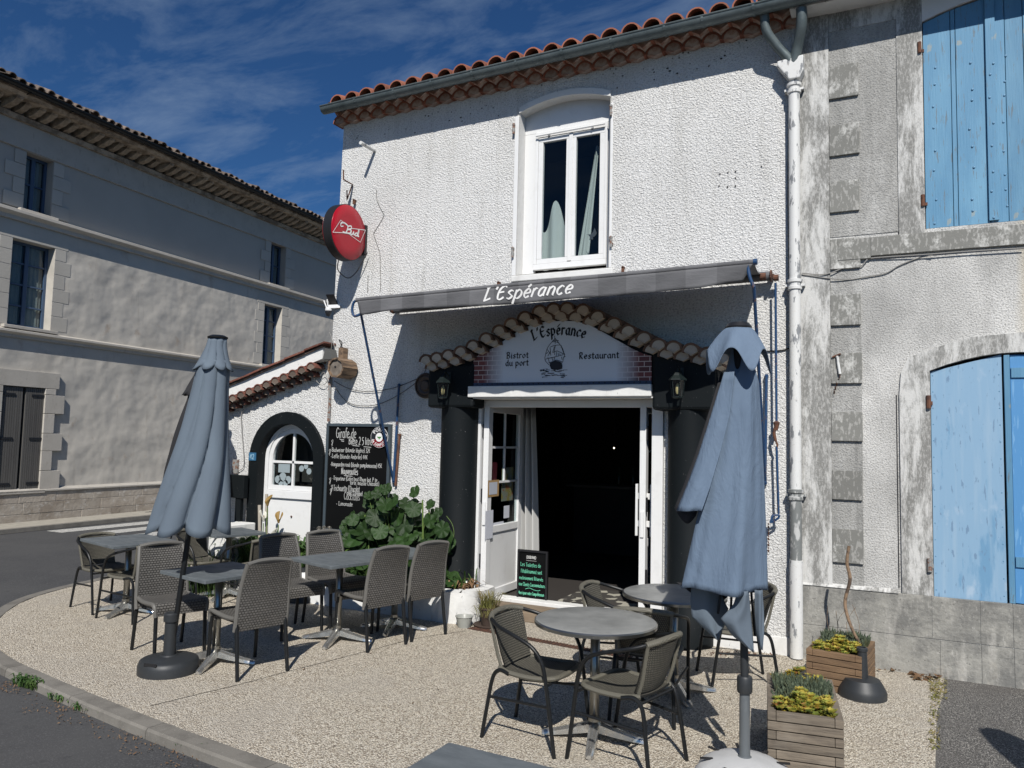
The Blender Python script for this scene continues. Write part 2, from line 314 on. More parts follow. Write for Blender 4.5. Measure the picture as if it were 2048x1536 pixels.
M_valance = mat('striped_grey_canvas', (.15,.15,.158), .85, layers=(('noise', 40, (1,1,3), .5, .8, (.20,.20,.2), .5),), bumps=(('noise', 9, (1,1,2.5), .3, .02, 4),), trans=.08)
def stripes(M, c1, c2, width):
    t = M.node_tree; N = t.nodes; L = t.links; P = N['Principled BSDF']; tcn = N.new('ShaderNodeTexCoord'); s_ = N.new('ShaderNodeSeparateXYZ'); L.new(tcn.outputs['Object'], s_.inputs[0])
    a = N.new('ShaderNodeMath'); a.operation = 'DIVIDE'; L.new(s_.outputs[0], a.inputs[0]); a.inputs[1].default_value = width
    b = N.new('ShaderNodeMath'); b.operation = 'PINGPONG'; L.new(a.outputs[0], b.inputs[0]); b.inputs[1].default_value = 1
    c = N.new('ShaderNodeMath'); c.operation = 'GREATER_THAN'; L.new(b.outputs[0], c.inputs[0]); c.inputs[1].default_value = .5
    mi = N.new('ShaderNodeMix'); mi.data_type = 'RGBA'; L.new(c.outputs[0], mi.inputs[0]); mi.inputs[6].default_value = C4(c1); mi.inputs[7].default_value = C4(c2); L.new(mi.outputs[2], P.inputs['Base Color'])
stripes(M_valance, (.165,.165,.172), (.128,.128,.134), .26)
M_pave = mat('exposed_aggregate', (.70,.62,.49), .9, layers=(('vcol', 95, S1, .2, 1, (.90,.84,.72), .9), ('vcol', 110, (1.1,1.1,1), .70, .84, (.22,.18,.13), .9), ('vor', 95, S1, .45, .75, (.26,.21,.155), .8), ('noise', .7, S1, .5, .62, (.50,.455,.385), .5, 8, .7), ('noise', 3.1, S1, .56, .66, (.42,.36,.29), .45, 7, .65), ('noise', 7, S1, .60, .75, (.36,.30,.24), .4, 4)),
    bumps=(('vor', 95, S1, 1.0, .012), ('noise', 260, S1, .4, .003)))
M_pave2 = mat('dark_aggregate', (.20,.19,.175), .93, layers=(('vcol', 120, S1, .5, .9, (.52,.49,.44), .9), ('vcol', 170, S1, .6, .9, (.05,.048,.045), .95), ('vor', 120, S1, .42, .7, (.05,.045,.04), .9), ('noise', 2, S1, .45, .7, (.13,.12,.11), .5, 6)), bumps=(('vor', 120, S1, .9, .01),))
M_road = mat('asphalt', (.052,.052,.054), .85, layers=(('noise', .25, (1,1,1), .5, .56, (.068,.068,.068), .6, 10, .7), ('noise', 2, (1,.3,1), .62, .66, (.04,.04,.04), .5, 8, .7), ('vcol', 130, S1, .7, 1, (.13,.13,.132), .7), ('noise', .6, (1,1,1), .45, .7, (.085,.084,.083), .7, 8), ('noise', 9, S1, .6, .75, (.04,.04,.042), .6)), bumps=(('noise', 160, S1, .5, .004),))
M_kerb = mat('kerb_concrete', (.21,.195,.17), .9, layers=(('noise', 5, S1, .45, .7, (.13,.12,.105), .8, 6), ('noise', 60, S1, .6, .7, (.3,.28,.25), .5)), bumps=(('noise', 80, S1, .4, .004),), rand=.08)
M_zebra = mat('worn_road_paint', (.50,.49,.46), .8, layers=(('noise', 22, S1, .5, .62, (.2,.2,.19), .8, 6, .65),))
M_side = mat('pale_pavement', (.40,.37,.31), .9, layers=(('noise', 6, S1, .45, .7, (.28,.26,.22), .7, 6),))
M_lwall = mat('old_lime_render', (.54,.505,.445), .95, layers=(('noise', .5, (1,1,1.3), .53, .60, (.40,.37,.325), .45, 9, .68), ('noise', 3, (2,1,.25), .58, .7, (.34,.30,.25), .5, 8, .68), ('noise', .8, S1, .45, .65, (.46,.435,.39), .8, 6), ('noise', 2.6, (1,1,.8), .60, .70, (.36,.28,.21), .6, 7, .6)), bumps=(('noise', 1.5, S1, .55, .14, 2, .45), ('noise', 5, S1, .25, .03, 3)))
M_lwall2 = mat('smooth_grey_render', (.47,.44,.39), .95, layers=(('noise', .8, S1, .45, .7, (.42,.39,.345), .7, 5),), bumps=(('noise', 3, S1, .15, .03, 3),))
M_lstone2 = mat('flush_grey_stone', (.50,.47,.415), .93, layers=(('noise', 3, S1, .45, .7, (.45,.42,.37), .7, 6),), bumps=(('noise', 25, S1, .25, .01),), rand=.05)
M_lstone = mat('dressed_limestone', (.50,.465,.41), .9, layers=(('noise', 3, S1, .45, .7, (.42,.39,.34), .7, 6), ('noise', 12, (1,1,.5), .6, .7, (.30,.26,.21), .4)), bumps=(('noise', 25, S1, .3, .01),), rand=.08)
M_lplinth = mat('stained_plinth_block', (.42,.37,.31), .95, layers=(('noise', 2.5, S1, .45, .62, (.30,.25,.20), .8, 6), ('noise', 7, (1,1,1.6), .56, .66, (.56,.53,.48), .7, 7, .65)), bumps=(('noise', 14, S1, .55, .02),), rand=.1)
M_lshut = mat('grey_brown_shutter', (.105,.10,.092), .7, layers=(('noise', 4, (1,1,.2), .45, .7, (.085,.08,.075), .8),), rand=.08)
M_lblue = mat('dull_blue_joinery', (.06,.10,.17), .5)
M_corn = mat('lichen_cornice_stone', (.44,.36,.27), .95, layers=(('noise', 4, S1, .42, .58, (.16,.12,.085), .85, 9, .7),), bumps=(('noise', 20, S1, .4, .02),), rand=.12)
M_rust = mat('rusty_iron', (.16,.07,.04), .85, layers=(('noise', 20, S1, .45, .6, (.08,.04,.03), .9),))
M_iron = mat('grey_painted_iron', (.28,.28,.27), .6, layers=(('noise', 25, S1, .5, .58, (.2,.09,.05), .9),))
M_cable = mat('grey_cable', (.30,.29,.27), .6)
M_cabled = mat('dark_cable', (.03,.03,.03), .5)
M_curtain = mat('white_curtain', (.62,.62,.60), .9, bumps=(('wave', 120, S1, .1, .002),), trans=.1)
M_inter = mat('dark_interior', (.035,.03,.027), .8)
M_floor = mat('interior_floor', (.12,.10,.085), .6)
M_conc = mat('pale_grey_concrete', (.50,.50,.495), .75, layers=(('noise', 4, S1, .45, .65, (.40,.40,.395), .8, 6), ('noise', 50, S1, .66, .7, (.3,.3,.3), .4)), bumps=(('noise', 10, S1, .25, .01),))
M_plast = mat('dark_grey_plastic', (.028,.031,.034), .5, layers=(('noise', 9, S1, .55, .8, (.045,.048,.05), .7),), bumps=(('noise', 90, S1, .15, .002),))
M_polegrey = mat('galvanised_tube', (.15,.165,.175), .5, layers=(('noise', 20, (1,1,.4), .5, .7, (.22,.235,.24), .7),), metal=.3)
M_woodstep = mat('worn_wooden_step', (.25,.19,.13), .8, layers=(('noise', 6, (.3,3,3), .45, .65, (.15,.11,.08), .8, 6),))
def glass(name, tint=(.9,.95,.95), tr=.75, refl=.9):
    M = bpy.data.materials.new(name); M.use_nodes = True; t = M.node_tree; N = t.nodes; L = t.links; N.remove(N['Principled BSDF'])
    tp = N.new('ShaderNodeBsdfTransparent'); tp.inputs[0].default_value = C4([k*tr for k in tint]); gl = N.new('ShaderNodeBsdfGlossy'); gl.inputs['Roughness'].default_value = .015; gl.inputs[0].default_value = C4(g(refl))
    fr = N.new('ShaderNodeFresnel'); fr.inputs[0].default_value = 1.52; ms = N.new('ShaderNodeMixShader')
    ge = N.new('ShaderNodeNewGeometry'); mm = N.new('ShaderNodeMath'); mm.operation = 'SUBTRACT'; mm.inputs[0].default_value = 1; L.new(ge.outputs['Backfacing'], mm.inputs[1]); m2 = N.new('ShaderNodeMath'); m2.operation = 'MULTIPLY'; L.new(mm.outputs[0], m2.inputs[0]); L.new(fr.outputs[0], m2.inputs[1]); L.new(m2.outputs[0], ms.inputs[0]); L.new(tp.outputs[0], ms.inputs[1]); L.new(gl.outputs[0], ms.inputs[2]); L.new(ms.outputs[0], N['Material Output'].inputs[0]); return M
M_glass = glass('window_glass', tr=.95)
M_glassd = glass('dark_window_glass', tr=.8)
def emat(name, col, st):
    M = bpy.data.materials.new(name); M.use_nodes = True; P = M.node_tree.nodes['Principled BSDF']; P.inputs['Emission Color'].default_value = C4(col); P.inputs['Emission Strength'].default_value = st; P.inputs['Base Color'].default_value = C4(col); return M
M_bulb = emat('lit_bulb', (1,.85,.6), 6)
# ------------------------------------------------------------------ stroke lettering
GL = {
'a': (1.0, [[(.75,.85),(.45,1),(.1,.75),(.1,.25),(.4,0),(.75,.25)], [(.75,1),(.75,.15),(.92,0)]]),
'b': (1.0, [[(.1,1.6),(.1,.1),(.45,0),(.8,.3),(.8,.7),(.45,1),(.1,.75)]]),
'c': (.88, [[(.75,.82),(.45,1),(.1,.7),(.1,.3),(.4,0),(.75,.18)]]),
'd': (1.0, [[(.75,.8),(.45,1),(.1,.7),(.1,.3),(.4,0),(.75,.2)], [(.75,1.6),(.75,.1),(.9,0)]]),
'e': (.9, [[(.12,.5),(.72,.58),(.66,.88),(.4,1),(.1,.7),(.1,.3),(.4,0),(.75,.18)]]),
'f': (.65, [[(.7,1.45),(.5,1.6),(.3,1.35),(.3,0)], [(.05,1),(.6,1)]]),
'g': (1.0, [[(.75,.85),(.45,1),(.1,.75),(.1,.3),(.4,.05),(.75,.3)], [(.75,1),(.75,-.35),(.45,-.6),(.1,-.45)]]),
'h': (.95, [[(.1,1.6),(.1,0)], [(.1,.7),(.45,1),(.75,.75),(.75,0)]]),
'i': (.42, [[(.15,1),(.15,.1),(.28,0)], [(.15,1.33),(.19,1.38)]]),
'k': (.9, [[(.1,1.6),(.1,0)], [(.7,1),(.12,.5),(.75,0)]]),
'l': (.42, [[(.15,1.6),(.15,.1),(.28,0)]]),
'm': (1.3, [[(.1,1),(.1,0)], [(.1,.75),(.35,1),(.57,.8),(.57,0)], [(.57,.75),(.82,1),(1.05,.8),(1.05,.05),(1.15,0)]]),
'n': (.95, [[(.1,1),(.1,0)], [(.1,.75),(.45,1),(.75,.75),(.75,.08),(.88,0)]]),
'o': (.95, [[(.45,1),(.1,.7),(.1,.3),(.45,0),(.8,.3),(.8,.7),(.45,1)]]),
'p': (1.0, [[(.1,1),(.1,-.6)], [(.1,.75),(.45,1),(.8,.7),(.8,.3),(.45,0),(.1,.2)]]),
'q': (1.0, [[(.75,.85),(.45,1),(.1,.7),(.1,.3),(.4,0),(.75,.2)], [(.75,1),(.75,-.6)]]),
'r': (.7, [[(.1,1),(.1,0)], [(.1,.7),(.35,.98),(.62,.9)]]),
's': (.8, [[(.7,.85),(.4,1),(.12,.76),(.4,.53),(.7,.28),(.4,0),(.1,.15)]]),
't': (.68, [[(.28,1.4),(.28,.15),(.45,0),(.62,.1)], [(.03,1),(.6,1)]]),
'u': (.95, [[(.1,1),(.1,.25),(.4,0),(.72,.25)], [(.75,1),(.75,.1),(.9,0)]]),
'v': (.85, [[(.05,1),(.38,0),(.75,1)]]),
'x': (.85, [[(.1,1),(.7,0)], [(.7,1),(.1,0)]]),
'y': (.9, [[(.1,1),(.4,.1)], [(.75,1),(.3,-.4),(.05,-.55)]]),
'z': (.8, [[(.1,1),(.7,1),(.1,0),(.72,0)]]),
'w': (1.2, [[(.05,1),(.3,0),(.55,.8),(.8,0),(1.05,1)]]),
'L': (1.05, [[(.2,1.6),(.2,.05)], [(.05,1.45),(.2,1.6),(.4,1.5)], [(.1,.0),(.5,.1),(.95,.25)]]),
'E': (1.15, [[(.95,1.4),(.6,1.6),(.2,1.3),(.1,.7),(.3,.1),(.65,0),(1.0,.25)], [(.2,.85),(.8,.9)]]),
'B': (1.15, [[(.2,1.55),(.2,.05)], [(0,1.35),(.3,1.6),(.8,1.5),(.85,1.05),(.3,.85),(.9,.65),(.95,.2),(.5,0),(.05,.1)]]),
'R': (1.15, [[(.2,1.55),(.2,0)], [(0,1.35),(.3,1.6),(.8,1.5),(.85,1.05),(.3,.8),(.9,0)]]),
'G': (1.2, [[(.95,1.35),(.6,1.6),(.15,1.2),(.1,.5),(.5,0),(.95,.2),(.95,.7),(.6,.7)]]),
'N': (1.1, [[(.15,0),(.15,1.5),(.8,0),(.85,1.6)]]),
'T': (1.0, [[(0,1.55),(1,1.55)], [(.5,1.55),(.45,0)]]),
'P': (1.0, [[(.15,0),(.15,1.55),(.7,1.5),(.8,1.05),(.2,.75)]]),
'A': (1.1, [[(.05,0),(.5,1.6),(.95,0)], [(.2,.55),(.8,.55)]]),
'C': (1.05, [[(.9,1.35),(.5,1.6),(.1,1.1),(.1,.5),(.5,0),(.95,.3)]]),
'D': (1.15, [[(.15,1.55),(.15,0),(.7,.1),(.95,.8),(.7,1.45),(.15,1.55)]]),
'M': (1.35, [[(.1,0),(.2,1.55),(.6,.5),(1.0,1.55),(1.15,0)]]),
'H': (1.15, [[(.15,1.6),(.15,0)], [(.9,1.6),(.9,0)], [(.15,.8),(.9,.85)]]),
'K': (1.0, [[(.15,1.6),(.15,0)], [(.85,1.6),(.2,.8),(.9,0)]]),
'O': (1.25, [[(.6,1.6),(.15,1.2),(.15,.4),(.6,0),(1.05,.4),(1.05,1.2),(.6,1.6)]]),
'V': (1.1, [[(.05,1.6),(.5,0),(.95,1.6)]]), 'I': (.4, [[(.2,1.6),(.2,0)]]), 'U': (1.1, [[(.15,1.6),(.15,.4),(.5,0),(.9,.4),(.9,1.6)]]),
'S': (1.0, [[(.85,1.35),(.5,1.6),(.15,1.2),(.5,.85),(.85,.45),(.5,0),(.1,.25)]]),
'2': (.9, [[(.1,1.3),(.4,1.6),(.75,1.3),(.6,.7),(.1,0),(.8,0)]]), '3': (.9, [[(.1,1.45),(.5,1.6),(.7,1.2),(.35,.85),(.75,.5),(.5,0),(.1,.1)]]),
'4': (.9, [[(.6,0),(.6,1.55),(.08,.5),(.85,.5)]]), '5': (.9, [[(.75,1.55),(.2,1.55),(.15,.95),(.6,.95),(.75,.45),(.4,0),(.1,.1)]]),
'7': (.9, [[(.1,1.55),(.8,1.55),(.3,0)]]),
'$': (.9, [[(.85,1.4),(.5,1.5),(.2,1.1),(.2,.5),(.5,.1),(.85,.25)], [(.0,.95),(.6,.95)], [(.0,.65),(.6,.65)]]),
'(': (.5, [[(.4,1.7),(.12,1.1),(.12,.3),(.4,-.25)]]), ')': (.5, [[(.1,1.7),(.38,1.1),(.38,.3),(.1,-.25)]]),
'-': (.7, [[(.1,.55),(.55,.55)]]), '.': (.35, [[(.12,.05),(.16,.1)]]), ',': (.35, [[(.18,.1),(.08,-.2)]]), "'": (.35, [[(.2,1.6),(.1,1.25)]]), '*': (.6, [[(.2,.5),(.35,.62)]]),
' ': (.55, []), '/': (.7, [[(.1,0),(.6,1.6)]]),
}
ACC = {'é': ('e', [(.3,1.2),(.62,1.5)]), 'è': ('e', [(.25,1.5),(.55,1.2)]), 'ê': ('e', [(.2,1.2),(.42,1.45),(.65,1.2)])}
def text_strokes(txt, space=.08, jit=0):
    x = 0; out = []
    for ch in txt:
        extra = None
        if ch in ACC: ch, extra = ACC[ch]
        adv, st = GL.get(ch, GL[' '])
        dy = random.uniform(-jit, jit)
        for s_ in st: out.append([(x+a, b+dy) for a, b in s_])
        if extra: out.append([(x+a, b+dy) for a, b in extra])
        x += adv+space
    return out, x-space
def write(mb, txt, o, ex, ey, size, pen, mode='round', slant=0, smooth=4, space=.08, jit=0, width=None, fn=None, nib=40, scribble=0, align='l'):
    """strokes of txt as flat ribbons; o = baseline start, ex/ey unit vectors of the writing plane"""
    st, W = text_strokes(txt, space, jit)
    sxx = size if width is None else width/W
    ex = Vector(ex); ey = Vector(ey); nn = ex.cross(ey).normalized(); o = Vector(o); ex = Vector(ex); ey = Vector(ey)
    if align == 'c': o = o-ex*W*sxx/2
    ribbons(mb, [[((a+b*slant)*sxx if width is None else (a+b*slant)*sxx, b*size) for a, b in s_] for s_ in st], o, ex, ey, nn, pen, mode, smooth, fn, nib)
KL = [0]
def ribbons(mb, strokes, o, ex, ey, nn, pen, mode='round', smooth=4, fn=None, nib=40):
    ca, sa = cos(radians(nib)), sin(radians(nib)); o = Vector(o); ex = Vector(ex); ey = Vector(ey)
    for s_ in strokes:
        P = [Vector((a, b, 0)) for a, b in s_]
        if smooth and len(P) > 2: P = crom(P, smooth)
        if mode == 'nib':
            for a, b in zip(P[:-1], P[1:]):
                KL[0] = (KL[0]+1) % 17; h = KL[0]*.00012
                nv = Vector((ca, sa, 0))*pen/2; tv = Vector((-sa, ca, 0))*pen*.14
                d = (b-a).normalized()*pen*.05
                q = convex([a-nv-tv-d, a+nv-tv-d, a+nv+tv-d, a-nv+tv-d, b-nv-tv+d, b+nv-tv+d, b+nv+tv+d, b-nv+tv+d])
                pts = [(fn(p.x, p.y) if fn else (p.x, p.y)) for p in q]
                mb.add([o+ex*x+ey*y+nn*h for x, y in pts], [tuple(range(len(pts)))])
        else:
            KL[0] = (KL[0]+1) % 17; h = KL[0]*.00012
            L_ = []; R_ = []
            for i, p in enumerate(P):
                d = (P[min(i+1, len(P)-1)]-P[max(i-1, 0)]).normalized(); nrm = Vector((-d.y, d.x, 0)); t = i/max(1, len(P)-1)
                wv = pen/2*(1 if mode == 'round' else (.55+.75*abs(sin(atan2(d.y, d.x)+.5))))
                L_.append(p+nrm*wv); R_.append(p-nrm*wv)
            pts = [(fn(p.x, p.y) if fn else (p.x, p.y)) for p in L_+R_]; n_ = len(L_)
            mb.add([o+ex*x+ey*y+nn*h for x, y in pts], [(i, i+1, n_+i+1, n_+i) for i in range(n_-1)])
def convex(P):
    P = sorted(set((round(p.x, 6), round(p.y, 6)) for p in P))
    def cr_(o, a, b): return (a[0]-o[0])*(b[1]-o[1])-(a[1]-o[1])*(b[0]-o[0])
    lo_ = []
    for p in P:
        while len(lo_) >= 2 and cr_(lo_[-2], lo_[-1], p) <= 0: lo_.pop()
        lo_.append(p)
    up = []
    for p in reversed(P):
        while len(up) >= 2 and cr_(up[-2], up[-1], p) <= 0: up.pop()
        up.append(p)
    return [Vector((x, y, 0)) for x, y in lo_[:-1]+up[:-1]]

# ------------------------------------------------------------------ walls with openings (local x,z plane; y = into the wall)
def wall_mesh(outline, holes, y0, depth, mb=None, back=False):
    mb = mb or MB(); polys = [[Vector((x, z, 0)) for x, z in p] for p in [outline]+holes]
    tri = tessellate_polygon(polys); flat = [p for q in polys for p in q]
    mb.add([(p.x, y0, p.y) for p in flat], [tuple(t) for t in tri])
    for p in [outline]+holes:
        n = len(p)
        mb.add([(x, y0, z) for x, z in p]+[(x, y0+depth, z) for x, z in p], [(i, (i+1) % n, n+(i+1) % n, n+i) for i in range(n)])
    return mb
def arch_pts(xc, r, z0, zs, n=14, rz=None):
    rz = rz or r
    return [(xc-r, z0)]+[(xc-r*cos(pi*i/n), zs+rz*sin(pi*i/n)) for i in range(n+1)]+[(xc+r, z0)]
def seg_arch(x0, x1, z0, zs, rise, n=10):
    out = [(x0, z0)]
    for i in range(n+1):
        t = i/n; out.append((x0+(x1-x0)*t, zs+rise*4*t*(1-t)))
    return out+[(x1, z0)]

# ================================================================== THE GROUND
def ground_poly(name, pts, z, m_, th=.0, parent=None):
    mb = MB(); P = [Vector((x, y, 0)) for x, y in pts]
    tri = tessellate_polygon([P]); n = len(P)
    mb.add([(p.x, p.y, z) for p in P], [tuple(t) for t in tri])
    if th: mb.add([(p.x, p.y, z) for p in P]+[(p.x, p.y, z-th) for p in P], [(i, (i+1) % n, n+(i+1) % n, n+i) for i in range(n)])
    return T(build(mb, name, m_, parent), kind='structure')
mb = MB(); mb.add([(-300,-300,-.06),(300,-300,-.06),(300,300,-.06),(-300,300,-.06)], [(0,1,2,3)])
T(build(mb, 'road', M_road), kind='structure')
inner = [(-1.2,-4.12),(-2.2,-4.03),(-3.035,-3.947),(-3.654,-3.889),(-4.321,-3.811),(-5.154,-3.687),(-5.727,-3.593),(-6.397,-3.467),(-7.05,-3.25),(-7.6,-2.95),(-8.10,-2.52),(-8.40,-2.2),(-8.622,-1.86),(-8.80,-1.40),(-8.90,-.94),(-8.97,-.6),(-9.0,0),(-9.0,.9),(-9.0,6)]
terr = [(1.0,-4.2)]+inner+[(-8.0,6),(-8.0,.02),(-.6,.02),(.34,.02),(.30,-.6),(.22,-1.4),(.17,-2.2),(.16,-4.2)]
terr = inner+[(-8.03,6),(-8.03,.02),(.36,.02),(.33,-.5),(.26,-1.0),(.20,-2.14),(.17,-4.16)]
ground_poly('terrace', terr, 0.0, M_pave, .1)
ground_poly('side_yard', [(.36,.02),(.33,-.5),(.26,-1.0),(.20,-2.14),(.17,-4.16),(14,-4.3),(14,.02)], -.004, M_pave2, .1)
ground_poly('front_pavement', [(.17,-4.16),(14,-4.3),(14,-4.5),(-1.2,-4.32),(-1.2,-4.12)], -.008, M_kerb, .08)
# kerb stones round the terrace
kroot = bpy.data.objects.new('kerb', None); COL.objects.link(kroot); ORI['kerb'] = Vector((-5,-3.7,0)); kroot.location = (-5,-3.7,0)
T(kroot, kind='structure')
kp = crom([Vector((x, y, 0)) for x, y in inner], 6)
# resample to stones about 0.9 m long
d_ = 0; cut = [kp[0]]; seg = []; cur = [kp[0]]
for a, b in zip(kp[:-1], kp[1:]):
    d_ += (b-a).length; cur.append(b)
    if d_ > .95: seg.append(cur); cur = [b]; d_ = 0
if len(cur) > 1: seg.append(cur)
for sg in seg:
    L_ = []; 
    for i, p in enumerate(sg):
        a = sg[max(i-1, 0)]; b = sg[min(i+1, len(sg)-1)]; d = (b-a).normalized(); nrm = Vector((d.y, -d.x, 0))
        if nrm.dot(Vector((p.x+5, p.y+.5, 0))) < 0: nrm = -nrm
        L_.append((p, nrm, d))
    sh = .004
    prof = [(0, .004), (.115, .004), (.128, -.01), (.136, -.12), (0, -.12)]
    mb = MB(); n = len(prof); vs = []
    for i, (p, nr, d) in enumerate(L_):
        q = p+(d*sh if i == 0 else (-d*sh if i == len(L_)-1 else Vector()))
        vs += [q+nr*a+Vector((0,0,z)) for a, z in prof]
    fs = [(i*n+j, i*n+(j+1) % n, (i+1)*n+(j+1) % n, (i+1)*n+j) for i in range(len(L_)-1) for j in range(n)]+[tuple(range(n)), tuple((len(L_)-1)*n+j for j in range(n))]
    mb.add(vs, fs); build(mb, 'kerb_stone', M_kerb, kroot)
# crossing
zr = bpy.data.objects.new('crossing_marking', None); COL.objects.link(zr); zr.location = (-12, 4, 0); ORI['crossing_marking'] = Vector((-12,4,0)); T(zr, kind='structure')
for k, xx in enumerate((-14.25, -13.42, -12.58, -11.75, -10.9, -10.05)):
    y0 = 2.0+.28*k; mb = MB(); mb.box(xx-.22, xx+.22, y0, 8.5, -.056, -.052); build(mb, 'painted_stripe', M_zebra, zr)

# ================================================================== STONE BUILDING ACROSS THE ROAD
LB = bpy.data.objects.new('stone_building', None); COL.objects.link(LB)
th = radians(4.2); LBo = Vector((-15.80, 3.80, 0)); LB.location = LBo; ldir = Vector((-sin(th), cos(th), 0)); lnrm = Vector((cos(th), sin(th), 0))
LB.rotation_euler = (0, 0, pi/2+th)
T(LB, 'long grey rendered stone building with dark tiled roof across the road on the left', 'building')
ORI['stone_building'] = Vector((0,0,0))
def LP(px, py, off=0.0):
    p = PL(px, py, LBo+lnrm*off, lnrm)-LBo
    return (p.dot(ldir), p.z)
UL, UR = -20.0, 26.0
def lwin(name, tl, br, frame_col, panes=(2, 3), bars=True):
    pass
def hz(a, b): return (LP(*a)[1]+LP(*b)[1])/2
z_c1 = hz((100, 438), (500, 570)); z_c2 = hz((50, 672), (400, 715)); z_pl = hz((110, 977), (320, 967))
print('string courses', z_c1, z_c2, z_pl, LP(100,438), LP(500,570), LP(50,672), LP(400,715))
def rect(l, r, b, t): return [(l, b), (l, t), (r, t), (r, b)]
w1 = (LP(50,360)[0], LP(95,360)[0], LP(46,418)[1], LP(53,303)[1])
w2 = (LP(20,560)[0], LP(93,560)[0], LP(12,648)[1], LP(22,474)[1])
w3 = (LP(541,530)[0], LP(560,530)[0], LP(541,567)[1], LP(543,483)[1])
w4 = (LP(527,660)[0], LP(558,660)[0], LP(525,728)[1], LP(529,607)[1])
ws = (LP(-6,880)[0], LP(80,880)[0], LP(73,979)[1], LP(87,777)[1])
print('windows', w1, w2, w3, w4, ws)
w3 = (w3[0], w3[1]+.25, w3[2], w3[3]); w4 = (w4[0], w4[1]+.1, w4[2], w4[3]); w1 = (w1[0], w1[1]+.12, w1[2], w1[3]); w2 = (w2[0], w2[1]+.15, w2[2], w2[3])
rects = [w1, w2, w3, w4, ws]
extra = [(a-12.0, b-12.0, c, d) for (a, b, c, d) in (w1, w2)]
hol = [rect(*r) for r in rects+extra]
def split_holes(lo_, hi_): return [rect(*r) for r in rects+extra if lo_ < (r[2]+r[3])/2 < hi_]
z_e = 8.0
z_e = hz((320, 335), (600, 455)) if False else None
ze1 = LP(100, 268, .0)[1]; ze2 = LP(600, 472, 0)[1]; print('eave underside', ze1, ze2)
z_top = (ze1+ze2)/2
low = wall_mesh(rect(UL, UR, z_pl-.02, z_c1+.02), split_holes(0, z_c1), 0, .3); build(low, 'lower_wall', M_lwall, LB)
up = wall_mesh(rect(UL, UR, z_c1+.02, z_top+.25), split_holes(z_c1, 99), .02, .28); build(up, 'upper_wall', M_lwall2, LB)
mb = MB(); mb.box(UL, UR, .31, 9, 0, z_top+.2); build(mb, 'body', M_lwall, LB)
# plinth of blocks
for k, (za, zb) in enumerate(((0, .17), (.172, z_pl*.55+.04), (z_pl*.55+.042, z_pl-.03))):
    x = UL if k % 2 else UL-.3; mbs = None
    while x < UR:
        wd = random.uniform(.62, .95)
        pr_ = .07+random.uniform(-.003, .004)
        if -5 < x < 12:
            mb = MB(); mb.box(x+.004, x+wd-.004, -pr_, .0, za+.003, zb-.003); build(mb, 'plinth_block', M_lplinth, LB, bevel=.005)
        else:
            mbs = mbs or MB(); mbs.box(x+.006, x+wd-.006, -pr_, .0, za+.004, zb-.004)
        x += wd
    if mbs: T(build(mbs, 'far_plinth_blocks', M_lplinth, LB), kind='stuff')
mb = MB(); mb.box(UL, UR, -.062, .02, 0, z_pl-.04); build(mb, 'plinth_joint', M_lstone, LB)
mb = MB(); mb.prism([(UL, -.10, z_pl-.03), (UL, -.10, z_pl), (UL, 0, z_pl+.05), (UL, 0, z_pl-.03)], (UR-UL, 0, 0)); build(mb, 'plinth_cap', M_lstone, LB)
# string courses (moulded)
for zc, hh, pj in ((z_c1, .22, .17), (z_c2, .16, .13)):
    mb = MB(); prof = [(0, -hh*.6), (-pj*.35, -hh*.6), (-pj*.4, -hh*.25), (-pj*.8, -hh*.1), (-pj, .0), (-pj, hh*.25), (0, hh*.5)]
    mb.prism([(UL, a, zc+b) for a, b in prof], (UR-UL, 0, 0)); build(mb, 'string_course', M_lstone, LB)
# band under the cornice
mb = MB(); mb.box(UL, UR, -.03, .02, z_top-.52, z_top+.02); build(mb, 'frieze_band', M_lstone, LB)
# cornice with blocks
mb = MB(); mb.prism([(UL, a, z_top+b) for a, b in [(0,0),(-.10,0),(-.12,.10),(0,.10)]], (UR-UL, 0, 0)); mb.prism([(UL, a, z_top+b) for a, b in [(0,.28),(-.58,.28),(-.64,.34),(-.64,.40),(0,.40)]], (UR-UL, 0, 0)); build(mb, 'cornice', M_corn, LB)
x = -7.5
mbm = MB(); mbm.prism([(0, -.10, z_top+.12), (0, -.30, z_top+.16), (0, -.45, z_top+.235), (0, -.47, z_top+.28), (0, 0, z_top+.28), (0, 0, z_top+.12)], (.13, 0, 0)); first = build(mbm, 'cornice_block', M_corn, LB)
first.location.x = x
while x < 19:
    x += .27; c = first.copy(); COL.objects.link(c); c.location.x = x+random.uniform(-.015, .015); c.location.y = random.uniform(-.03, .03); c.rotation_euler.x = random.uniform(-.01, .012)
# gutter
mb = MB(); gy = -.74; pts = [(UL, gy+.075*cos(a), z_top+.43-.075*sin(a)) for a in [pi*i/8 for i in range(9)]]
mb.add([p for p in pts]+[(UR, p[1], p[2]) for p in pts], [(i, i+1, 9+i+1, 9+i) for i in range(8)]); build(mb, 'gutter', M_zinc if False else M_frame, LB, solid=.006)
for k in range(30):
    xx = -7+k*.9; mb = MB(); mb.tube([(xx, -.1, z_top+.27), (xx, -.35, z_top+.30), (xx, -.76, z_top+.345)], .008, 5); build(mb, 'gutter_bracket', M_frame, LB)
